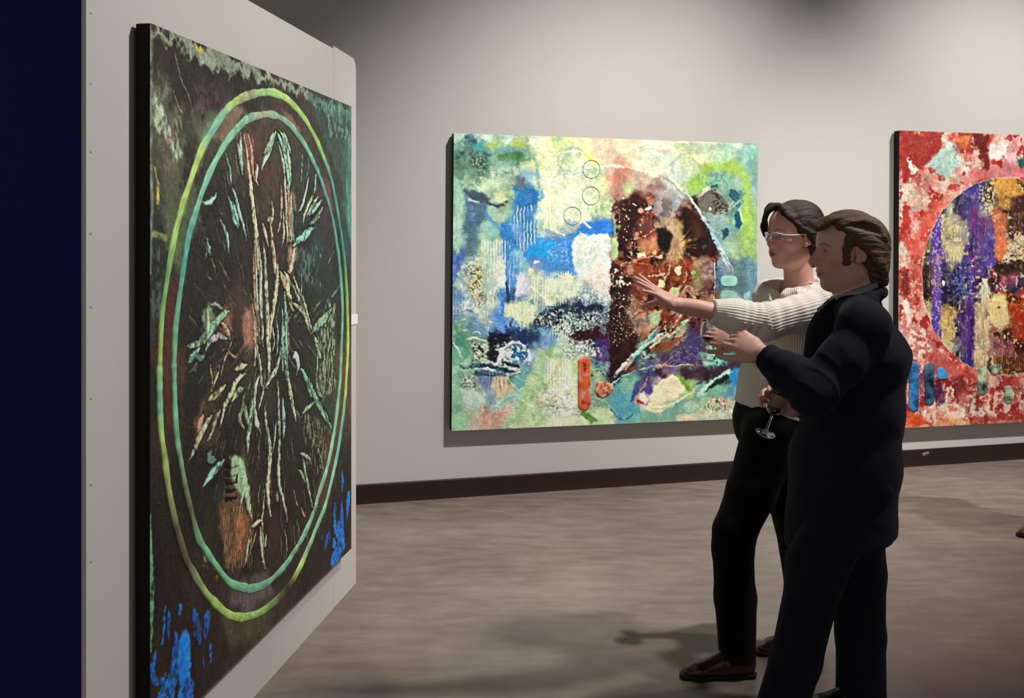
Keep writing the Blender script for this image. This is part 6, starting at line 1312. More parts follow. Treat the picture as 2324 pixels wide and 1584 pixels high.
    P, Q = f.mesh(); P, L = hair_finish(P, Q, H, 31, .0022, .0012); h = mk('hair', relax(P, Q, 1, .3), Q, M['hair_dark'], o, base, {'loc': L}); h['label'] = 'dark brown hair with a loose side fringe'
    # glasses
    G = lambda x, y, z: H(x, y, z)
    g = None
    for s in (-1, 1):
        top = [G(.108, .008 * s, .004), G(.107, .020 * s, .011), G(.098, .040 * s, .010), G(.086, .056 * s, .005)]
        low = [G(.106, .016 * s, -.012), G(.102, .028 * s, -.017), G(.094, .044 * s, -.014), G(.087, .055 * s, -.004)]
        Pt, Qt = tubepq(catmull(top, 4), .0021, 6)
        if g is None: g = mk('glasses', Pt, Qt, M['white_plastic'], o, base); g['label'] = 'white half-rim glasses'
        else: mk('rim', Pt, Qt, M['white_plastic'], g, base)
        Pt, Qt = tubepq(catmull([G(.086, .057 * s, .005), G(.062, .074 * s, .004), G(.010, .082 * s, .006), G(-.018, .084 * s, .002)], 4), .0022, 6); mk('temple_arm', Pt, Qt, M['white_plastic'], g, base)
        out = catmull(top, 3) + catmull(low, 3)[::-1]; nn = H.R[:, 0] * .0009; n = len(out)
        mk('lens', [p + nn for p in out] + [p - nn for p in out], [tuple(range(n)), tuple(range(2 * n - 1, n - 1, -1))] + [(i, n + i, n + (i + 1) % n, (i + 1) % n) for i in range(n)], M['glass'], g, base, smooth=False)
    Pt, Qt = tubepq(catmull([G(.108, -.008, .004), G(.111, 0, .006), G(.108, .008, .004)], 4), .0018, 6); mk('bridge', Pt, Qt, M['white_plastic'], g, base)
    return HR, tipsR

# ---------------- man in the dark suit
def build_man(M):
    base = V3(1.08, 3.42, 0)
    a = math.radians(-15); fw = V3(-math.cos(a), -math.sin(a), 0); lw = np.cross(V3(0, 0, 1), fw)
    H = Frame((1.088, 3.42, 1.537), (-1, -.10, -.05), (-.03, 0, 1), 1.06)
    pel, belly, chest, nb = V3(1.115, 3.42, .84), V3(1.12, 3.42, 1.02), V3(1.132, 3.42, 1.20), V3(1.104, 3.42, 1.386)
    SL = V3(1.078, 3.240, 1.302); EL = V3(.905, 3.165, 1.108); WL = V3(.782, 3.305, 1.212)
    SR = V3(1.180, 3.598, 1.308); ER = V3(1.120, 3.665, 1.045); WR = V3(.962, 3.615, .990)
    hipL, knL, anL = V3(1.085, 3.335, .81), V3(.948, 3.32, .50), V3(.845, 3.32, .08); hipR, knR, anR = V3(1.115, 3.505, .81), V3(1.15, 3.52, .46), V3(1.162, 3.53, .08)
    f = Field(axis([(.60, .80, .0030), (.80, .94, .0038), (.94, 1.19, .0026), (1.19, 1.36, .008)]), axis([(3.06, 3.24, .006), (3.24, 3.33, .0036), (3.33, 3.51, .0026), (3.51, 3.74, .0045)]), axis([(.0, .94, .012), (.94, 1.10, .0036), (1.10, 1.32, .0036), (1.32, 1.68, .0024)]))
    f.slab([pel, belly, chest, nb + V3(0, 0, -.02)], [.150, .150, .165, .085], [.105, .105, .108, .065], lw, .04)
    f.cone(SL, nb, .05, .045, .03); f.cone(SR, nb, .05, .045, .03)
    f.path([nb + V3(.004, 0, -.03), nb + V3(.000, 0, .05), H(-.034, 0, -.06)], [.062, .053, .052], .02)
    f.path([SL, EL, WL], [.052, .042, .028], .02); f.path([SR, ER, WR], [.05, .042, .028], .02)
    f.path([hipL, knL, anL], [.085, .055, .040], .03); f.path([hipR, knR, anR], [.085, .055, .040], .03)
    add_head(f, H, False)
    add_hand(f, WL, (-.80, .18, .50), (.15, -.90, .35), 1, 1.02, curl=(40, 70, 74, 76), spread=(3, 1, -1, -3), thumb_dir=(.80, .50, -.35), thumb_curl=10, r=1.06)
    HR, tipsR = add_hand(f, WR, (-.80, -.10, .55), (.30, .80, .45), 1, 1.06, curl=(30, 34, 36, 40), spread=(10, 3, -3, -9), thumb_dir=(.70, .55, -.55), thumb_curl=12)
    P, Q = f.mesh(); P = relax(P, Q, 1, .35)
    o = mk('person', P, Q, M['skin'], None, base, {'Col': skin_colour(P, H, '#d6a696', '#c46e64', '#a0605a', '#3c2a1e', False)})
    tag(o, 'man in a dark navy suit standing in front, seen in profile, holding a glass low', 'person')
    eyes(H, 0, M, o, base)
    # jacket
    st = .0054; f = Field(axis([(.72, 1.36, st)]), axis([(3.04, 3.80, st)]), axis([(.58, 1.46, st)]))
    hem = V3(1.105, 3.42, .60)
    f.slab([hem + V3(-.045, 0, 0), pel + V3(-.040, 0, .02), belly + V3(-.012, 0, 0), chest, nb + V3(0.01, 0, -.045)], [.200, .194, .190, .203, .115], [.178, .168, .145, .140, .080], lw, .05)
    f.cone(SL, nb + V3(0, 0, -.04), .078, .062, .04); f.cone(SR, nb + V3(0, 0, -.04), .078, .062, .04)
    f.path([SL, SL + (EL - SL) * .5 + V3(.010, 0, 0), EL, EL + (WL - EL) * .5, EL + (WL - EL) * .97], [.072, .068, .063, .056, .044], .04)
    f.path([SR, ER, ER + (WR - ER) * .92], [.080, .066, .046], .03)
    for i in range(12):                                                                  # stand of the collar
        r_ = lambda t: nb + fw * (.082 * math.cos(t) - .004) + lw * .090 * math.sin(t) + V3(0, 0, -.020 - .080 * max(0, math.cos(t)) + .036 * max(0, -math.cos(t)))
        if i in (0, 11): continue
        f.cone(r_(2 * math.pi * i / 12), r_(2 * math.pi * (i + 1) / 12), .020, .020, .012)
    f.cone(nb + V3(-.01, 0, -.05), H(-.02, 0, -.06), .064, .066, .010, 's'); f.ell(nb + fw * .10 + V3(0, 0, -.06), (.055, .040, .11), np.stack([fw, lw, V3(0, 0, 1)], 1), .012, 's')
    f.cut(hem + V3(0, 0, .012), V3(.14, 0, -1)); f.cut_near(EL + (WL - EL) * .95, WL - EL, .085); f.cut_near(ER + (WR - ER) * .92, WR - ER, .075)
    P, Q = f.mesh(); P = folds(P, Q, .004, 10, 15, (1, 1, 1.3)); P = folds(P, Q, .003, 26, 19, (1, 1, 1.2)); N = vnormals(P, Q)
    t1, r1, g1, l1 = along(P, SL, EL); t2, r2, g2, l2 = along(P, EL, WL)
    crs = lambda x: (1 - np.abs(np.sin(x))) ** 2 - .35
    wob = .008 * crs(t1 * l1 * math.pi / .062 + g1 * .9 + 2 * noise3(P, 12, 3)) * (r1 < .10) * sstep(.25, .7, t1) * (t1 < 1.15) * sstep(-.2, .5, noise3(P, 9, 8) + .3) + .0015 * np.sin(t2 * l2 * 2 * math.pi / .05 + g2) * (r2 < .08) * (t2 > 0)
    P = relax(P + N * wob[:, None], Q, 1); j = mk('jacket', P, Q, M['navy_cloth'], o, base, {'loc': P}); j['label'] = 'dark navy suit jacket'
    # lapel and collar leaf on the near side
    for s, nm in ((1, 'lapel'), (-1, 'lapel')):
        a0 = nb + lw * .070 * s + fw * .030 + V3(0, 0, -.015); pts = catmull([a0 + V3(.03, 0, .018), a0 + fw * .035 + V3(0, 0, -.03), a0 + fw * .085 + lw * .006 * s + V3(0, 0, -.11), a0 + fw * .112 - lw * .02 * s + V3(0, 0, -.22)], 6); n = len(pts)
        wd = [.018 + .024 * math.sin(math.pi * min(1, (i / (n - 1)) * 1.1) * .9) for i in range(n)]
        Pq, Qq = tubepq(pts, wd, 10, False, .22, unit3(lw * s + fw * .9)); mk(nm, Pq, Qq, M['navy_cloth'], j, base, {'loc': np.array(Pq)})
    # shirt with collar
    f = Field(axis([(.94, 1.30, .0045)]), axis([(3.20, 3.64, .0045)]), axis([(.98, 1.33, .0060), (1.33, 1.46, .0040)]))
    f.slab([V3(1.12, 3.42, 1.06), chest, nb + V3(0, 0, -.035)], [.165, .178, .105], [.116, .120, .078], lw, .04)
    for i in range(16):
        r_ = lambda t, h: nb + fw * (.066 * math.cos(t)) + lw * .070 * math.sin(t) + V3(0, 0, h - .030 * max(0, math.cos(t)) + .022 * max(0, -math.cos(t)))
        for h in (-.014, .002, .016): f.cone(r_(2 * math.pi * i / 16, h), r_(2 * math.pi * (i + 1) / 16, h), .010, .010, .010)
    for s in (-1, 1):
        for t0 in (.55, .9): f.cone(r_(t0 * s, .002), nb + fw * .104 + lw * .034 * s + V3(0, 0, -.046), .010, .007, .012)
    f.cone(nb + V3(-.005, 0, -.03), H(-.02, 0, -.06), .060, .061, .006, 's'); f.ell(nb + fw * .07 + V3(0, 0, .01), (.030, .022, .040), np.stack([fw, lw, V3(0, 0, 1)], 1), .008, 's')
    P, Q = f.mesh(); mk('shirt', relax(P, Q, 1), Q, M['grey_cloth'], o, base, {'loc': P})['label'] = 'grey shirt with open collar'
    trousers('trousers', pel, lw, fw, [([hipL, knL + V3(.01, 0, .05), knL, V3(.890, 3.32, .25), anL + V3(-.012, 0, -.03)], [.112, .096, .087, .077, .082]), ([hipR, knR, V3(1.164, 3.525, .25), anR + V3(0.004, 0, -.03)], [.112, .090, .078, .082])], M['navy_cloth'], o, base, .165, .125, .98, seed=21)
    shoe('shoe', (.935, 3.33, 0), (.640, 3.30, 0), (M['black_leather'], M['black']), o, base, .09, .050); shoe('shoe', (1.25, 3.53, 0), (.955, 3.50, 0), (M['black_leather'], M['black']), o, base, .09, .050)
    # hair
    f = Field(axis([(.92, 1.28, .0026)]), axis([(3.27, 3.57, .0026)]), axis([(1.36, 1.70, .0026)]))
    E = lambda c, r, k=.014, op='u': f.ell(H(*c), np.array(r) * H.s, H.R, k, op)
    Lk = lambda pts, r0, r1, k=.008: f.path([H(*q) for q in catmull(pts, 5)], list(np.linspace(r0, r1, (len(pts) - 1) * 5 + 1)), k)
    E((-.022, 0, .030), (.103, .085, .079)); E((-.066, 0, -.025), (.056, .078, .085), .03); E((-.068, 0, -.080), (.036, .058, .040), .03)
    E((.112, 0, -.028), (.082, .13, .098), .010, 's')
    for s in (-1, 1):
        E((.010, .098 * s, -.024), (.036, .036, .044), .010, 's'); [Lk([(.024 + q, .0745 * s, .040), (.030 + q, .0725 * s, .008), (.034 + q, .0685 * s, -.022), (.032 + q, .0655 * s, -.038)], .006, .0055, .010) for q in (0, .007)]
    for k in range(13):                                                                  # swept back from the brow, a forelock jutting forward
        y = -.060 + .010 * k; c = 1 - (y / .075) ** 2; z = .060 + .038 * max(c, 0)
        Lk([(.050, y, z - .004), (.020, y * 1.05, z + .012), (-.040, y * 1.15, z + .008), (-.090, y * 1.1, z - .045)], .011, .008)
    for k in range(6): Lk([(.030, -.015 + .012 * k, .094), (.066, -.010 + .011 * k, .094), (.094, -.004 + .009 * k, .088 - .002 * k), (.112, .0 + .008 * k, .084 - .003 * k)], .013, .006)
    for k in range(8): Lk([(.034 - .006 * k, .066, .064 - .003 * k), (.000, .077, .050 - .004 * k), (-.045, .081, .028 - .008 * k), (-.088, .062, -.006 - .014 * k)], .009, .006)
    for k in range(6): Lk([(-.060, .075 - .012 * k, -.03), (-.080, .066 - .012 * k, -.070), (-.084, .058 - .012 * k, -.108)], .012, .005)
    P, Q = f.mesh(); P, L = hair_finish(P, Q, H, 41, .0022, .0014); mk('hair', relax(P, Q, 1, .3), Q, M['hair_brown'], o, base, {'loc': L})['label'] = 'tousled brown hair with a forelock'
    return HR, tipsR

# ---------------- visitor whose shoe tip reaches into the picture at the right
def build_third(M):
    base = V3(2.95, 5.62, 0); fw = V3(-1, 0, 0); lw = np.cross(V3(0, 0, 1), fw)
    H = Frame((2.97, 5.64, 1.64), (-1, .2, 0), (0, 0, 1), 1.04); st = .0075
    pel, belly, chest, nb = V3(2.97, 5.64, .92), V3(2.975, 5.64, 1.10), V3(2.985, 5.64, 1.29), V3(2.985, 5.64, 1.44)
    S = [nb + lw * .18 * s + V3(0, 0, -.04) for s in (1, -1)]; E_ = [V3(3.02, 5.64 - .26 * s, 1.14) for s in (1, -1)]; W_ = [V3(2.98, 5.64 - .26 * s, .90) for s in (1, -1)]
    legs = [(V3(2.965, 5.56, .88), V3(2.93, 5.575, .48), V3(2.925, 5.59, .08)), (V3(2.975, 5.72, .88), V3(3.02, 5.73, .48), V3(3.04, 5.74, .08))]
    f = Field(axis([(2.78, 3.2, .0075)]), axis([(5.30, 5.98, .0075)]), axis([(0, .7, .014), (.7, 1.80, .0075)]))
    f.slab([pel, belly, chest, nb], [.15, .15, .165, .085], [.10, .10, .105, .065], lw, .04); f.path([nb, nb + V3(0, 0, .06), H(-.02, 0, -.06)], [.064, .058, .058], .02)
    for i in range(2):
        f.cone(S[i], nb, .05, .045, .03); f.path([S[i], E_[i], W_[i]], [.052, .042, .028], .02); f.path(list(legs[i]), [.085, .055, .04], .03)
        add_hand(f, W_[i], (-.1, 0, -1), (0, -1 if i == 0 else 1, 0), 1 if i == 0 else -1, 1.08, curl=(18, 20, 22, 24))
    add_head(f, H, False); P, Q = f.mesh()
    o = mk('person', P, Q, M['skin'], None, base, {'Col': skin_colour(P, H, '#c9988a', '#b8665c', '#9a5c56', '#3c2a1e', False)})
    tag(o, 'visitor at the right edge of whom only a brown shoe tip shows', 'person')
    f = Field(axis([(2.76, 3.2, .007)]), axis([(5.26, 6.02, .007)]), axis([(.78, 1.56, .007)]))
    f.slab([V3(2.97, 5.64, .80), pel, belly, chest, nb + V3(0, 0, -.04)], [.20, .195, .19, .20, .11], [.13, .128, .126, .13, .08], lw, .05)
    for i in range(2): f.cone(S[i], nb, .075, .06, .04); f.path([S[i], E_[i], E_[i] + (W_[i] - E_[i]) * .9], [.078, .064, .046], .03)
    f.cone(nb, H(-.02, 0, -.06), .062, .062, .01, 's'); f.cut(V3(0, 0, .81), V3(0, 0, -1)); P, Q = f.mesh(); mk('jacket', P, Q, M['black_cloth'], o, base, {'loc': P})
    trousers('trousers', pel, lw, fw, [([legs[i][0], legs[i][1], legs[i][2] + V3(0, 0, -.02)], [.11, .088, .078]) for i in range(2)], M['black_cloth'], o, base, .165, .12, 1.0, .008)
    shoe('shoe', (2.965, 5.59, 0), (2.665, 5.57, 0), (M['brown_leather'], M['black']), o, base, .09, .050); shoe('shoe', (3.09, 5.74, 0), (2.80, 5.76, 0), (M['brown_leather'], M['black']), o, base, .09, .050)
    f = Field(axis([(2.82, 3.14, .005)]), axis([(5.50, 5.78, .005)]), axis([(1.5, 1.80, .005)]))
    El = lambda c, r, k=.014, op='u': f.ell(H(*c), np.array(r) * H.s, H.R, k, op)
    El((-.014, 0, .042), (.108, .088, .090)); El((-.062, 0, -.02), (.055, .074, .08), .03); El((.125, 0, -.035), (.080, .13, .10), .01, 's')
    for s in (-1, 1): El((.002, .098 * s, -.035), (.04, .034, .045), .01, 's')
    P, Q = f.mesh(); P, L = hair_finish(P, Q, H, 51); mk('hair', P, Q, M['hair_dark'], o, base, {'loc': L})
# ------------------------------------------------------------------ materials
M = {}
m = Mat('wall_paint', .85, .2); co = m.coords(); n = m.noise(co, 1.3, 5); n2 = m.noise(co, 180, 2)
m.color(m.mix(n, '#c3bfba', '#bbb7b2')); m.bump(n2, .08, .002); M['wall'] = m.m
m = Mat('polished_concrete', .42, .35); co = m.coords(None, (1, 1.5, 1)); n = m.noise(co, 1.1, 8, .62); n2 = m.noise(m.coords(None, (1, 2.6, 1)), 5, 6, .6); n3 = m.noise(co, 90, 3, .6)
c = m.ramp(n, [(.30, '#695c53'), (.48, '#7f7269'), (.62, '#94877e')]); c2 = m.ramp(n2, [(.32, '#64584f'), (.5, '#80736a'), (.68, '#978a81')])
c = m.mix(.5, c, c2); c = m.mix(m.ramp(n3, [(.3, .0), (.75, .28)]), c, '#695d54'); m.color(c)
m.rough(m.ramp(n2, [(.3, .34), (.7, .5)])); m.bump(n3, .05, .002); M['floor'] = m.m
M['base'] = simple('baseboard_vinyl', '#231512', .38, .4, '#2c1b17', 8, .1); M['ceil'] = simple('ceiling_paint', '#6a665f', .9, .1, '#625e58', 4)
M['blue'] = simple('blue_paint', '#0c1c60', .7, .2, '#0a1850', 60, .1); M['board'] = M['wall']
M['edge'] = simple('canvas_edge', '#0d0a09', .7, .2, '#15100e', 40, .2); M['strainer'] = simple('stretcher_wood', '#1c1410', .8, .1, '#120d0a', 30)
M['card'] = simple('white_card', '#e6e3ea', .8, .1, '#dfdce4', 50); M['tape'] = simple('grey_tape', '#8a8078', .7, .2, '#766c66', 60); M['screw'] = simple('screw_metal', '#a09a92', .7, .3, '#948e86', 80)
m = Mat('oil_paint', .48, .4); at_ = m.n('ShaderNodeAttribute', attribute_name='Col'); co = m.coords(); n = m.noise(co, 150, 4, .65); n2 = m.noise(co, 45, 4)
m.color(m.mix(m.ramp(n, [(.3, .0), (.8, .16)]), at_.outputs['Color'], m.mix(.5, at_.outputs['Color'], '#ffffff', 'SOFT_LIGHT'))); m.rough(m.ramp(n2, [(.3, .38), (.7, .62)])); m.bump(n, .25, .003); M['paint'] = m.m
m = Mat('skin', .5, .35); at_ = m.n('ShaderNodeAttribute', attribute_name='Col'); m.color(at_.outputs['Color']); m.b.inputs['Subsurface Weight'].default_value = .12; m.b.inputs['Subsurface Radius'].default_value = (1, .35, .2); m.b.inputs['Subsurface Scale'].default_value = .01
m.bump(m.noise(m.coords(), 260, 3), .08, .001); M['skin'] = m.m
m = Mat('eyeball', .15, .5); at_ = m.n('ShaderNodeAttribute', attribute_name='Col'); m.color(at_.outputs['Color']); m.bump(m.noise(m.coords(), 90, 1), .02, .001); M['eye'] = m.m
m = Mat('ribbed_knit', .95, .1); at_ = m.n('ShaderNodeAttribute', attribute_name='rib'); mu = m.n('ShaderNodeMath', operation='MULTIPLY'); m.l(at_.outputs['Fac'], mu.inputs[0]); mu.inputs[1].default_value = 2 * math.pi
sn = m.n('ShaderNodeMath', operation='SINE'); m.l(mu.outputs[0], sn.inputs[0]); mr = m.n('ShaderNodeMapRange'); m.l(sn.outputs[0], mr.inputs[0]); mr.inputs[1].default_value = -1; mr.inputs[2].default_value = 1
n = m.noise(m.coords('loc'), 160, 4); m.color(m.mix(mr.outputs[0], '#ded5c9', '#f0e9de')); ad = m.n('ShaderNodeMath', operation='MULTIPLY_ADD'); m.l(n, ad.inputs[0]); ad.inputs[1].default_value = .4; m.l(mr.outputs[0], ad.inputs[2]); m.bump(ad.outputs[0], .55, .003)
m.b.inputs['Sheen Weight'].default_value = .2; M['sweater'] = m.m
def cloth(name, a, b, sheen=.03):
    m = Mat(name, .85, .15); co = m.coords('loc'); n = m.noise(co, 7, 3); n2 = m.noise(m.coords('loc', (1, 1, .25)), 500, 2)
    m.color(m.mix(n, a, b)); m.bump(n2, .07, .002); m.b.inputs['Sheen Weight'].default_value = sheen; return m.m
M['navy_cloth'] = cloth('navy_suiting', '#141726', '#0e101c'); M['black_cloth'] = cloth('black_cloth', '#080809', '#060607', .02); M['grey_cloth'] = cloth('grey_shirting', '#8c9199', '#7c8189')
M['black'] = simple('black_rubber', '#0a0908', .6, .3, '#0e0c0b', 50); M['black_leather'] = simple('black_leather', '#0b0a0a', .35, .5, '#100e0e', 60, .1); M['oxblood'] = simple('oxblood_leather', '#471018', .3, .5, '#2c0a10', 25, .1); M['brown_leather'] = simple('brown_leather', '#5a2f1c', .35, .5, '#3a1c10', 25, .1); M['maroon'] = simple('maroon_strap', '#3c1c20', .7, .2, '#2a1216', 60, .2)
M['metal'] = simple('zip_metal', '#8a8580', .3, .6, '#6a6560', 60); M['white_plastic'] = simple('white_plastic', '#e4e4dc', .35, .5, '#d8d8d0', 60)
def hairmat(name, a, b):
    m = Mat(name, .55, .3); n = m.noise(m.coords('loc', (18, 260, 150)), 1.0, 5, .6); n2 = m.noise(m.coords('loc', (6, 40, 30)), 1.0, 3)
    m.color(m.mix(n, a, m.mix(n2, a, b))); m.bump(n, 1.0, .004); return m.m
M['hair_dark'] = hairmat('dark_brown_hair', '#20130f', '#4c302a'); M['hair_brown'] = hairmat('brown_hair', '#3c2a1d', '#8c6c54')
m = Mat('clear_glass', .02, .5); m.b.inputs['Transmission Weight'].default_value = 1; m.b.inputs['IOR'].default_value = 1.45; m.color('#f4f6f6'); m.bump(m.noise(m.coords(), 3, 1), .005, .001); M['glass'] = m.m
M['wine'] = simple('red_wine', '#1c0409', .1, .5, '#240509', 20)

# ------------------------------------------------------------------ the room
def quad_obj(name, P, mat): return mk(name, P, [tuple(range(len(P)))], mat, smooth=False)
floor = quad_obj('floor', [(-7, -4, 0), (20, -4, 0), (20, 14, 0), (-7, 14, 0)], M['floor']); tag(floor, 'mottled brown polished concrete gallery floor', kind='structure')
wa = WALL_P - WALL_D * 6.0; P, Q = boxpq(wa + V3(0, 0, 0), (WALL_D, -WALL_N, V3(0, 0, 1)), (26.0, .2, 5.0))
tag(mk('wall_back', P, Q, M['wall'], smooth=False), 'off-white back wall washed by spotlights', kind='structure')
ceil = quad_obj('ceiling', [(-7, -4, 5.0), (-7, 14, 5.0), (20, 14, 5.0), (20, -4, 5.0)], M['ceil']); tag(ceil, 'dim grey ceiling above the frame', kind='structure')
prof = [(0, 0), (.014, 0), (.0135, .006), (.012, .016), (.011, .035), (.011, .108), (.008, .115), (0, .115)]                 # dark cove base
P = []
for k in (0, 1):
    for a_, z in prof: P.append(wa + WALL_D * 26.0 * k + WALL_N * a_ + V3(0, 0, z))
n = len(prof); Q = [(i, (i + 1) % n, n + (i + 1) % n, n + i) for i in range(n)] + [tuple(range(n))[::-1], tuple(range(n, 2 * n))]
bb = tag(mk('baseboard_back', P, Q, M['base'], smooth=False), 'dark brown baseboard along the back wall', kind='structure')
# free-standing wall: blue core with pale boards on the face
PL = 2.2725; nose = PAN_P - PAN_D * PL; TH = .46; zt = 2.385; sk = .012
P, Q = boxpq(nose - PAN_N * (TH + sk), (PAN_D, PAN_N, V3(0, 0, 1)), (PL - .004, TH, zt - .004)); wl = mk('wall_left', P, Q, M['blue'], smooth=False)
tag(wl, 'free-standing display wall, pale boards in front and navy blue end', kind='structure')
sj = float(np.dot(hit(757, 300, PAN_P, PAN_N) - nose, PAN_D))
P, Q = boxpq(nose - PAN_N * sk, (PAN_D, PAN_N, V3(0, 0, 1)), (sj, sk, zt - .006)); o = mk('board', P, Q, M['board'], wl, smooth=False); o['label'] = 'pale painted board'
A = [(sj + .0015, 0), (PL, 0), (PL, zt - .045), (PL - .012, zt - .016), (PL - .04, zt + .002), (sj + .0015, zt + .006)]
P = [nose + PAN_D * s - PAN_N * sk * k + V3(0, 0, z) for k in (0, 1) for s, z in A]; n = len(A)
mk('board', P, [tuple(range(n))[::-1], tuple(range(n, 2 * n))] + [(i, (i + 1) % n, n + (i + 1) % n, n + i) for i in range(n)], M['board'], wl, smooth=False)['label'] = 'narrow end board with clipped corner'
for v in (30, 190, 345, 530, 697, 905, 1100, 1275):
    c = hit(206, v, PAN_P, PAN_N); P, Q = lathepq([(0, .0012), (.0032, .001), (.004, 0)], c, PAN_N, 10); mk('screw_head', P, Q, M['screw'], wl)

# ------------------------------------------------------------------ the three canvases
def hang(p, name, label, gain, inset, con=1.0, lift=0.0, sat=.92):
    can = p.can; C, Z = p.final(); base = can.at(can.W / 2, can.H, -can.depth)
    root = empty(name, base); tag(root, label, 'painting')
    ny, nx = Z.shape; e = np.minimum(np.minimum(p.S, can.W - p.S), np.minimum(p.T, can.H - p.T)); Z = np.clip(Z, -.004, .012) * np.clip(e / .012, 0, 1) + .0006
    P = can.o + p.S[..., None] * can.d + p.T[..., None] * can.e + Z[..., None] * can.n
    I = np.arange(nx * ny, dtype=np.int32).reshape(ny, nx); Q = np.stack([I[:-1, :-1], I[1:, :-1], I[1:, 1:], I[:-1, 1:]], -1).reshape(-1, 4)
    g_ = C.mean(2, keepdims=True); C = g_ + (C - g_) * sat; C = np.clip((C - .42) * con + .42 + lift, 0, 1); lc = np.where(C <= .04045, C / 12.92, ((C + .055) / 1.055) ** 2.4) * gain
    mk('painted_face', P.reshape(-1, 3), Q, M['paint'], root, base, {'Col': np.clip(lc, 0, .95).reshape(-1, 3)})
    dp = can.depth * .80
    Pb, Qb = boxpq(can.at(0, 0, 0), (can.d, can.e, -can.n), (can.W, can.H, dp)); b = mk('canvas_edge', Pb, Qb, M['edge'], root, base, smooth=False); bevel(b, .004)
    Pb, Qb = boxpq(can.at(inset, inset, -dp + .001), (can.d, can.e, -can.n), (can.W - 2 * inset, can.H - 2 * inset, can.depth - dp)); mk('stretcher_frame', Pb, Qb, M['strainer'], root, base, smooth=False)
    return root, base, (lambda s, t, z: can.at(s, t, z))

root, base, fr = hang(paint_canvas1(), 'painting', 'large dark crumpled-cloth painting with two raised green rings on the free-standing wall', 1.25, .02, 1.16, .05)
def ridge(name, pts, w, hgt, cols, lab):
    """a raised bead of paint round a closed path, its pigment changing along the way"""
    q = [np.array(CAN1.P(*p)) for p in pts]; n = len(q); path = []; k = 5; colr = []
    tab = {i: hx(c) for i, c in cols}; keys = sorted(tab)
    def colat(x):
        for a_, b_ in zip(keys, keys[1:] + [keys[0] + n]):
            if a_ <= x < b_ or a_ <= x + n < b_:
                t = ((x if x >= a_ else x + n) - a_) / (b_ - a_); return tab[a_] * (1 - t) + tab[b_ % n if b_ % n in tab else keys[0]] * t
        return tab[keys[0]]
    for i in range(n):
        p0, p1, p2, p3 = q[i - 1], q[i], q[(i + 1) % n], q[(i + 2) % n]
        for j in range(k):
            t = j / k; path.append(.5 * ((2 * p1) + (p2 - p0) * t + (2 * p0 - 5 * p1 + 4 * p2 - p3) * t * t + (3 * p1 - p0 - 3 * p2 + p3) * t ** 3)); colr.append(colat(i + t))
    path = np.array(path); N = len(path); rs = np.random.RandomState(len(name) + N); seg = 9; P = []; Cl = []
    jit = fbm(np.arange(N) * .31, np.zeros(N), 77 + int(w * 1e4), 3) - .5; jit2 = fbm(np.arange(N) * .9, np.zeros(N) + 3, 78, 2) - .5
    for i in range(N):
        tg = path[(i + 1) % N] - path[i - 1]; tg = tg / np.linalg.norm(tg); nr = np.array([-tg[1], tg[0]])
        wi = w * (1 + .7 * jit[i]) / 2
        for s_ in range(seg):
            an = math.pi * s_ / (seg - 1); off = -math.cos(an) * wi; z = math.sin(an) ** .8 * hgt * (1 + .6 * jit2[i])
            s2 = path[i] + nr * (off + jit2[i] * .003); P.append(CAN1.at(s2[0], s2[1], z)); Cl.append(np.clip(colr[i] * (1 + .35 * jit2[i] + .25 * (rs.rand() - .5)), 0, 1))
    Q = np.array([(i * seg + s_, i * seg + s_ + 1, ((i + 1) % N) * seg + s_ + 1, ((i + 1) % N) * seg + s_) for i in range(N) for s_ in range(seg - 1)], np.int32)
    Cl = np.array(Cl, np.float32); lc = np.where(Cl <= .04045, Cl / 12.92, ((Cl + .055) / 1.055) ** 2.4) * 0.95
    mk(name, P, Q, M['paint'], root, base, {'Col': np.clip(lc, 0, .95)})['label'] = lab
LM, MT, TL, BR, DK = '#b9dc74', '#86cca2', '#63b3a4', '#6c6a4a', '#33281c'
ridge('raised_ring', OUTER1, .028, .006, [(0, '#9ccb80'), (2, '#a8a880'), (3, LM), (4, '#86c29c'), (5, '#74b8a0'), (6, LM), (8, '#b4d86c'), (10, '#8ac47a'), (12, LM), (14, MT), (15, LM), (17, '#a4b870'), (18, BR), (19, '#5a543c'), (20, '#8a9a68'), (21, '#a8cf74'), (23, LM), (26, '#a9d874'), (28, DK), (29, LM), (31, MT), (33, '#7ec49a'), (35, TL), (36, LM), (38, '#b4cf5c'), (40, '#4f9a84'), (42, TL), (44, LM), (46, '#b4dc80')], 'lime green raised outer ring')
ridge('raised_ring', INNER1, .027, .006, [(0, '#a8a890'), (2, '#8cc8a4'), (5, MT), (8, TL), (9, '#5fb8a8'), (11, '#7cc49c'), (15, '#80cc9c'), (17, '#86b888'), (19, BR), (20, '#7ab084'), (21, '#84d49c'), (24, MT), (28, '#7fb898'), (31, '#8cc8a0'), (34, MT), (37, '#78b89c'), (40, TL), (43, '#80cca8'), (46, '#90b898')], 'mint green raised inner ring')

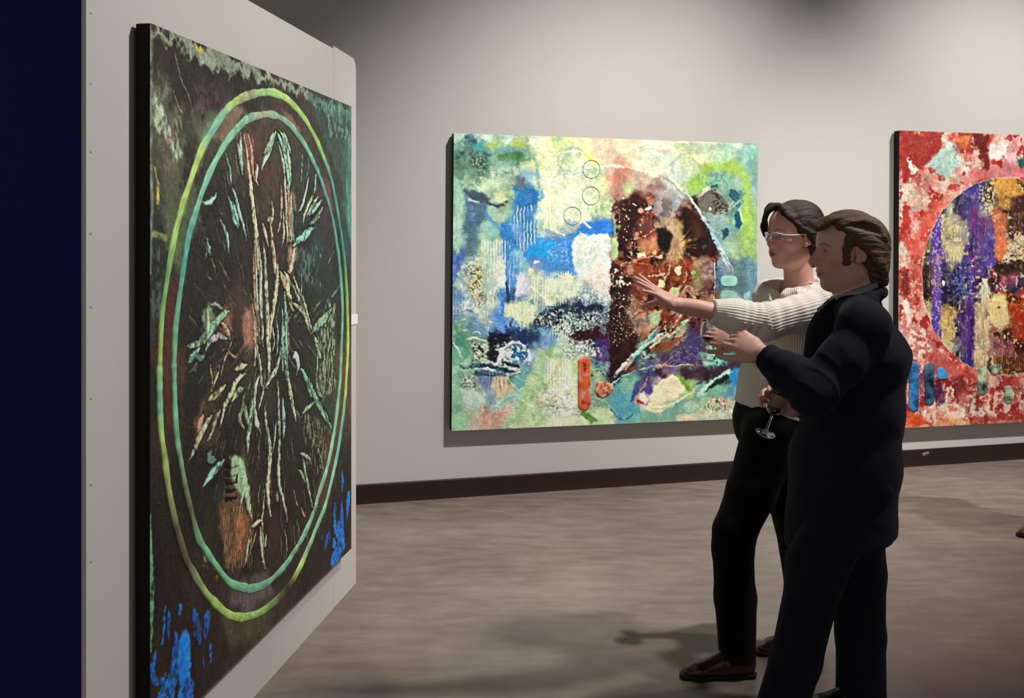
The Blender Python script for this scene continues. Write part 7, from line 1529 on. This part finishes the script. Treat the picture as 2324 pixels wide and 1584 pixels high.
def capsule(u, v0, v1, w, n=10):
    r = w / 2; o = []
    for i in range(n + 1): o.append((u + r * math.cos(math.pi + math.pi * i / n), v0 + r + r * math.sin(math.pi + math.pi * i / n)))
    for i in range(n + 1): o.append((u + r * math.cos(math.pi * i / n), v1 - r + r * math.sin(math.pi * i / n)))
    return o
def relief(can, name, outl, mat, root, base, h=.008, lab=None):
    q = [can.P(*p) for p in outl]; P, Q = extrude_poly(q, -.001, h, lambda a_, b_, z: can.at(a_, b_, z))
    x = mk(name, P, Q, mat, root, base)
    if lab: x['label'] = lab
    return x
def mottled(name, stops, scale=14, dist=.003):
    m = Mat(name, .5, .35); n = m.noise(m.coords(), scale, 5, .65); m.color(m.ramp(n, stops)); m.bump(n, .4, dist); return m.m
orange = mottled('orange_paint', [(.33, '#5c2414'), (.44, '#d85c2e'), (.58, '#ea7444'), (.63, '#a8b0c4')], 17); coral = mottled('coral_paint', [(.38, '#7a3a38'), (.47, '#e07a5c'), (.56, '#d9c8a8')], 26); mint = mottled('mint_paint', [(.3, '#7fb8ac'), (.6, '#a4dccc')], 12); inkline = simple('ink_line', '#6c7a72', .6, .3, '#867a80', 30)
blue1 = mottled('blue_black_paint', [(.38, '#0a1626'), (.5, '#205c90'), (.6, '#3a82b8')], 12); blue2 = mottled('dark_blue_paint', [(.42, '#080e1a'), (.52, '#1e4468'), (.62, '#4a6c80')], 12); blue3 = mottled('bright_blue_paint', [(.3, '#2a6ca8'), (.6, '#4a9cd4')], 14); sage = mottled('sage_paint', [(.36, '#1c221c'), (.46, '#7c866e'), (.62, '#c4d0b0')], 16)
root, base, fr = hang(paint_canvas2(), 'painting', 'blue, green and brown abstract painting behind the outstretched hand', 1.08, .03, 1.10, -.01, .84)
relief(CAN2, 'orange_bar', capsule(1325, 808, 931, 27), orange, root, base, .012, 'orange capsule-shaped bar')
relief(CAN2, 'coral_half_disc', [(1353, 868), (1372, 865), (1390, 872), (1393, 880), (1384, 894), (1368, 902), (1354, 898), (1350, 884)], coral, root, base, .010, 'coral and cream half disc')
relief(CAN2, 'mint_tablet', [(1654 + 19 * abs(math.cos(t)) ** .6 * (1 if math.cos(t) > 0 else -1), 638 + 12.5 * abs(math.sin(t)) ** .7 * (1 if math.sin(t) > 0 else -1)) for t in np.linspace(0, 2 * math.pi, 28, endpoint=False)], mint, root, base, .006, 'pale mint rounded tablet')
relief(CAN2, 'mint_tablet', [(1654 + 19 * abs(math.cos(t)) ** .6 * (1 if math.cos(t) > 0 else -1), 671 + (11.5 if math.sin(t) < 0 else 16) * abs(math.sin(t)) ** .8 * (1 if math.sin(t) > 0 else -1)) for t in np.linspace(0, 2 * math.pi, 28, endpoint=False)], mottled('mint_grey_paint', [(.3, '#6f9a90'), (.6, '#9cc4b4')], 14), root, base, .005, 'grey mint rounded tablet')
for u_, v_ in ((1342, 384), (1341, 444), (1299, 490)):
    pts = [CAN2.at(*CAN2.P(u_ + 19.5 * math.cos(t), v_ + 20.5 * math.sin(t)), .0025) for t in np.linspace(0, 2 * math.pi, 40, endpoint=False)]
    P, Q = tubepq(pts, .0017, 6, True); mk('drawn_circle', P, Q, inkline, root, base)['label'] = 'thin dark drawn circle'
root, base, fr = hang(paint_canvas3(), 'painting', 'red painting with a striped purple disc, cut by the right edge', .88, .03, 1.12, -.01)
relief(CAN3, 'blue_bar', capsule(2073, 821, 934, 22), blue1, root, base, .009, 'long blue capsule bar'); relief(CAN3, 'blue_bar', capsule(2108.5, 824, 920, 21), blue2, root, base, .009, 'dark blue capsule bar')
relief(CAN3, 'blue_chip', [(2127, 836), (2137, 834), (2147, 841), (2151, 850), (2147, 860), (2131, 861), (2125, 855), (2126, 845)], blue3, root, base, .008, 'bright blue rounded chip')
relief(CAN3, 'sage_bar', capsule(2229.5, 830, 896, 23), sage, root, base, .009, 'sage capsule bar'); relief(CAN3, 'sage_bar', capsule(2287.5, 875, 916, 20), sage, root, base, .009, 'small sage capsule bar'); relief(CAN3, 'sage_chip', [(2246, 830), (2256, 827), (2272, 827), (2273, 836), (2262, 848), (2252, 850), (2245, 842)], sage, root, base, .008, 'sage bean-shaped chip')
for u_, v_, r_ in ((2229, 880, 9), (2286.5, 905, 6), (2256, 840, 8)):
    pts = [CAN3.at(*CAN3.P(u_ + r_ * math.cos(t), v_ + r_ * 1.1 * math.sin(t)), .0095) for t in np.linspace(0, 2 * math.pi, 24, endpoint=False)]; P, Q = tubepq(pts, .0016, 6, True); mk('drawn_circle', P, Q, inkline, root, base)

# ------------------------------------------------------------------ small things on the walls
a0 = hit(797.5, 716, PAN_P, PAN_N) - PAN_D * .05; dz = a0[2] - hit(799, 737, PAN_P, PAN_N)[2]
P, Q = boxpq(a0, (PAN_D, V3(0, 0, -1), PAN_N), (.135, dz, .004)); bs = (P[0] + P[6]) / 2
tag(mk('wall_label', P, Q, M['card'], None, bs, smooth=False), 'small white caption card beside the dark ringed painting', 'caption card')
a0 = hit(2093, 1029, WALL_P + WALL_N * .0115, WALL_N); P = [a0 + WALL_D * s + V3(0, 0, z) + WALL_N * k for k in (.0, .0015) for s, z in ((0, 0), (.016, .006), (.030, .010), (.052, .012), (.056, -.004), (.032, -.008), (.012, -.016), (.002, -.014))]
tag(mk('tape_scrap', P, [tuple(range(8)), tuple(range(8, 16))[::-1]] + [(i, 8 + i, 8 + (i + 1) % 8, (i + 1) % 8) for i in range(8)], M['tape'], None, a0, smooth=False), 'torn scrap of grey tape on the baseboard under the red painting', 'tape')

# ------------------------------------------------------------------ people and what they hold
HRw, tipsw = build_woman(M)
HRm, tipsm = build_man(M)
build_third(M)

def wine_glass(foot, axis_, label, s=1.0, wine=True):
    foot = np.asarray(foot, float); r = .0335
    root = empty('wine_glass', foot); tag(root, label, 'wine glass', 'wine glasses')
    outer = [(.0, .0), (.034, .0), (.0355, .0014), (.034, .0030), (.016, .0065), (.0060, .012), (.0042, .020), (.0038, .050), (.0042, .066), (.0065, .072)]
    P, Q = lathepq([(a_ * s, b_ * s) for a_, b_ in outer] + [(0, .0735 * s)], foot, axis_, 36); mk('stem_and_foot', P, Q, M['glass'], root, foot)
    ob = [(.004, .0725), (.014, .0765), (.0245, .087), (.0305, .103), (.0318, .118), (.0300, .136), (.0270, .154), (.0255, .163)]
    inn = [(max(a_ - .0012, 0), b_ + .0004) for a_, b_ in ob[::-1]]; inn[-1] = (.0005, .0752)
    P, Q = lathepq([(a_ * s, b_ * s) for a_, b_ in ob + inn], foot, axis_, 40); mk('bowl', P, Q, M['glass'], root, foot)
    if wine:
        w = [(.0004, .0765), (.0120, .0785), (.0222, .0885), (.0262, .096), (.0262, .0962), (.0004, .0962)]
        P, Q = lathepq([(a_ * s, b_ * s) for a_, b_ in w], foot, axis_, 32); mk('wine', P, Q, M['wine'], root, foot)
    return root
wine_glass(at(1737, 984, 3.62), (.24, -.30, .92), 'tilted wine glass with a little red wine held low by the man')
wine_glass(at(1600, 818, 4.075), (.10, .0, 1), "upright wine glass in the woman's far hand behind her sleeve", .95)
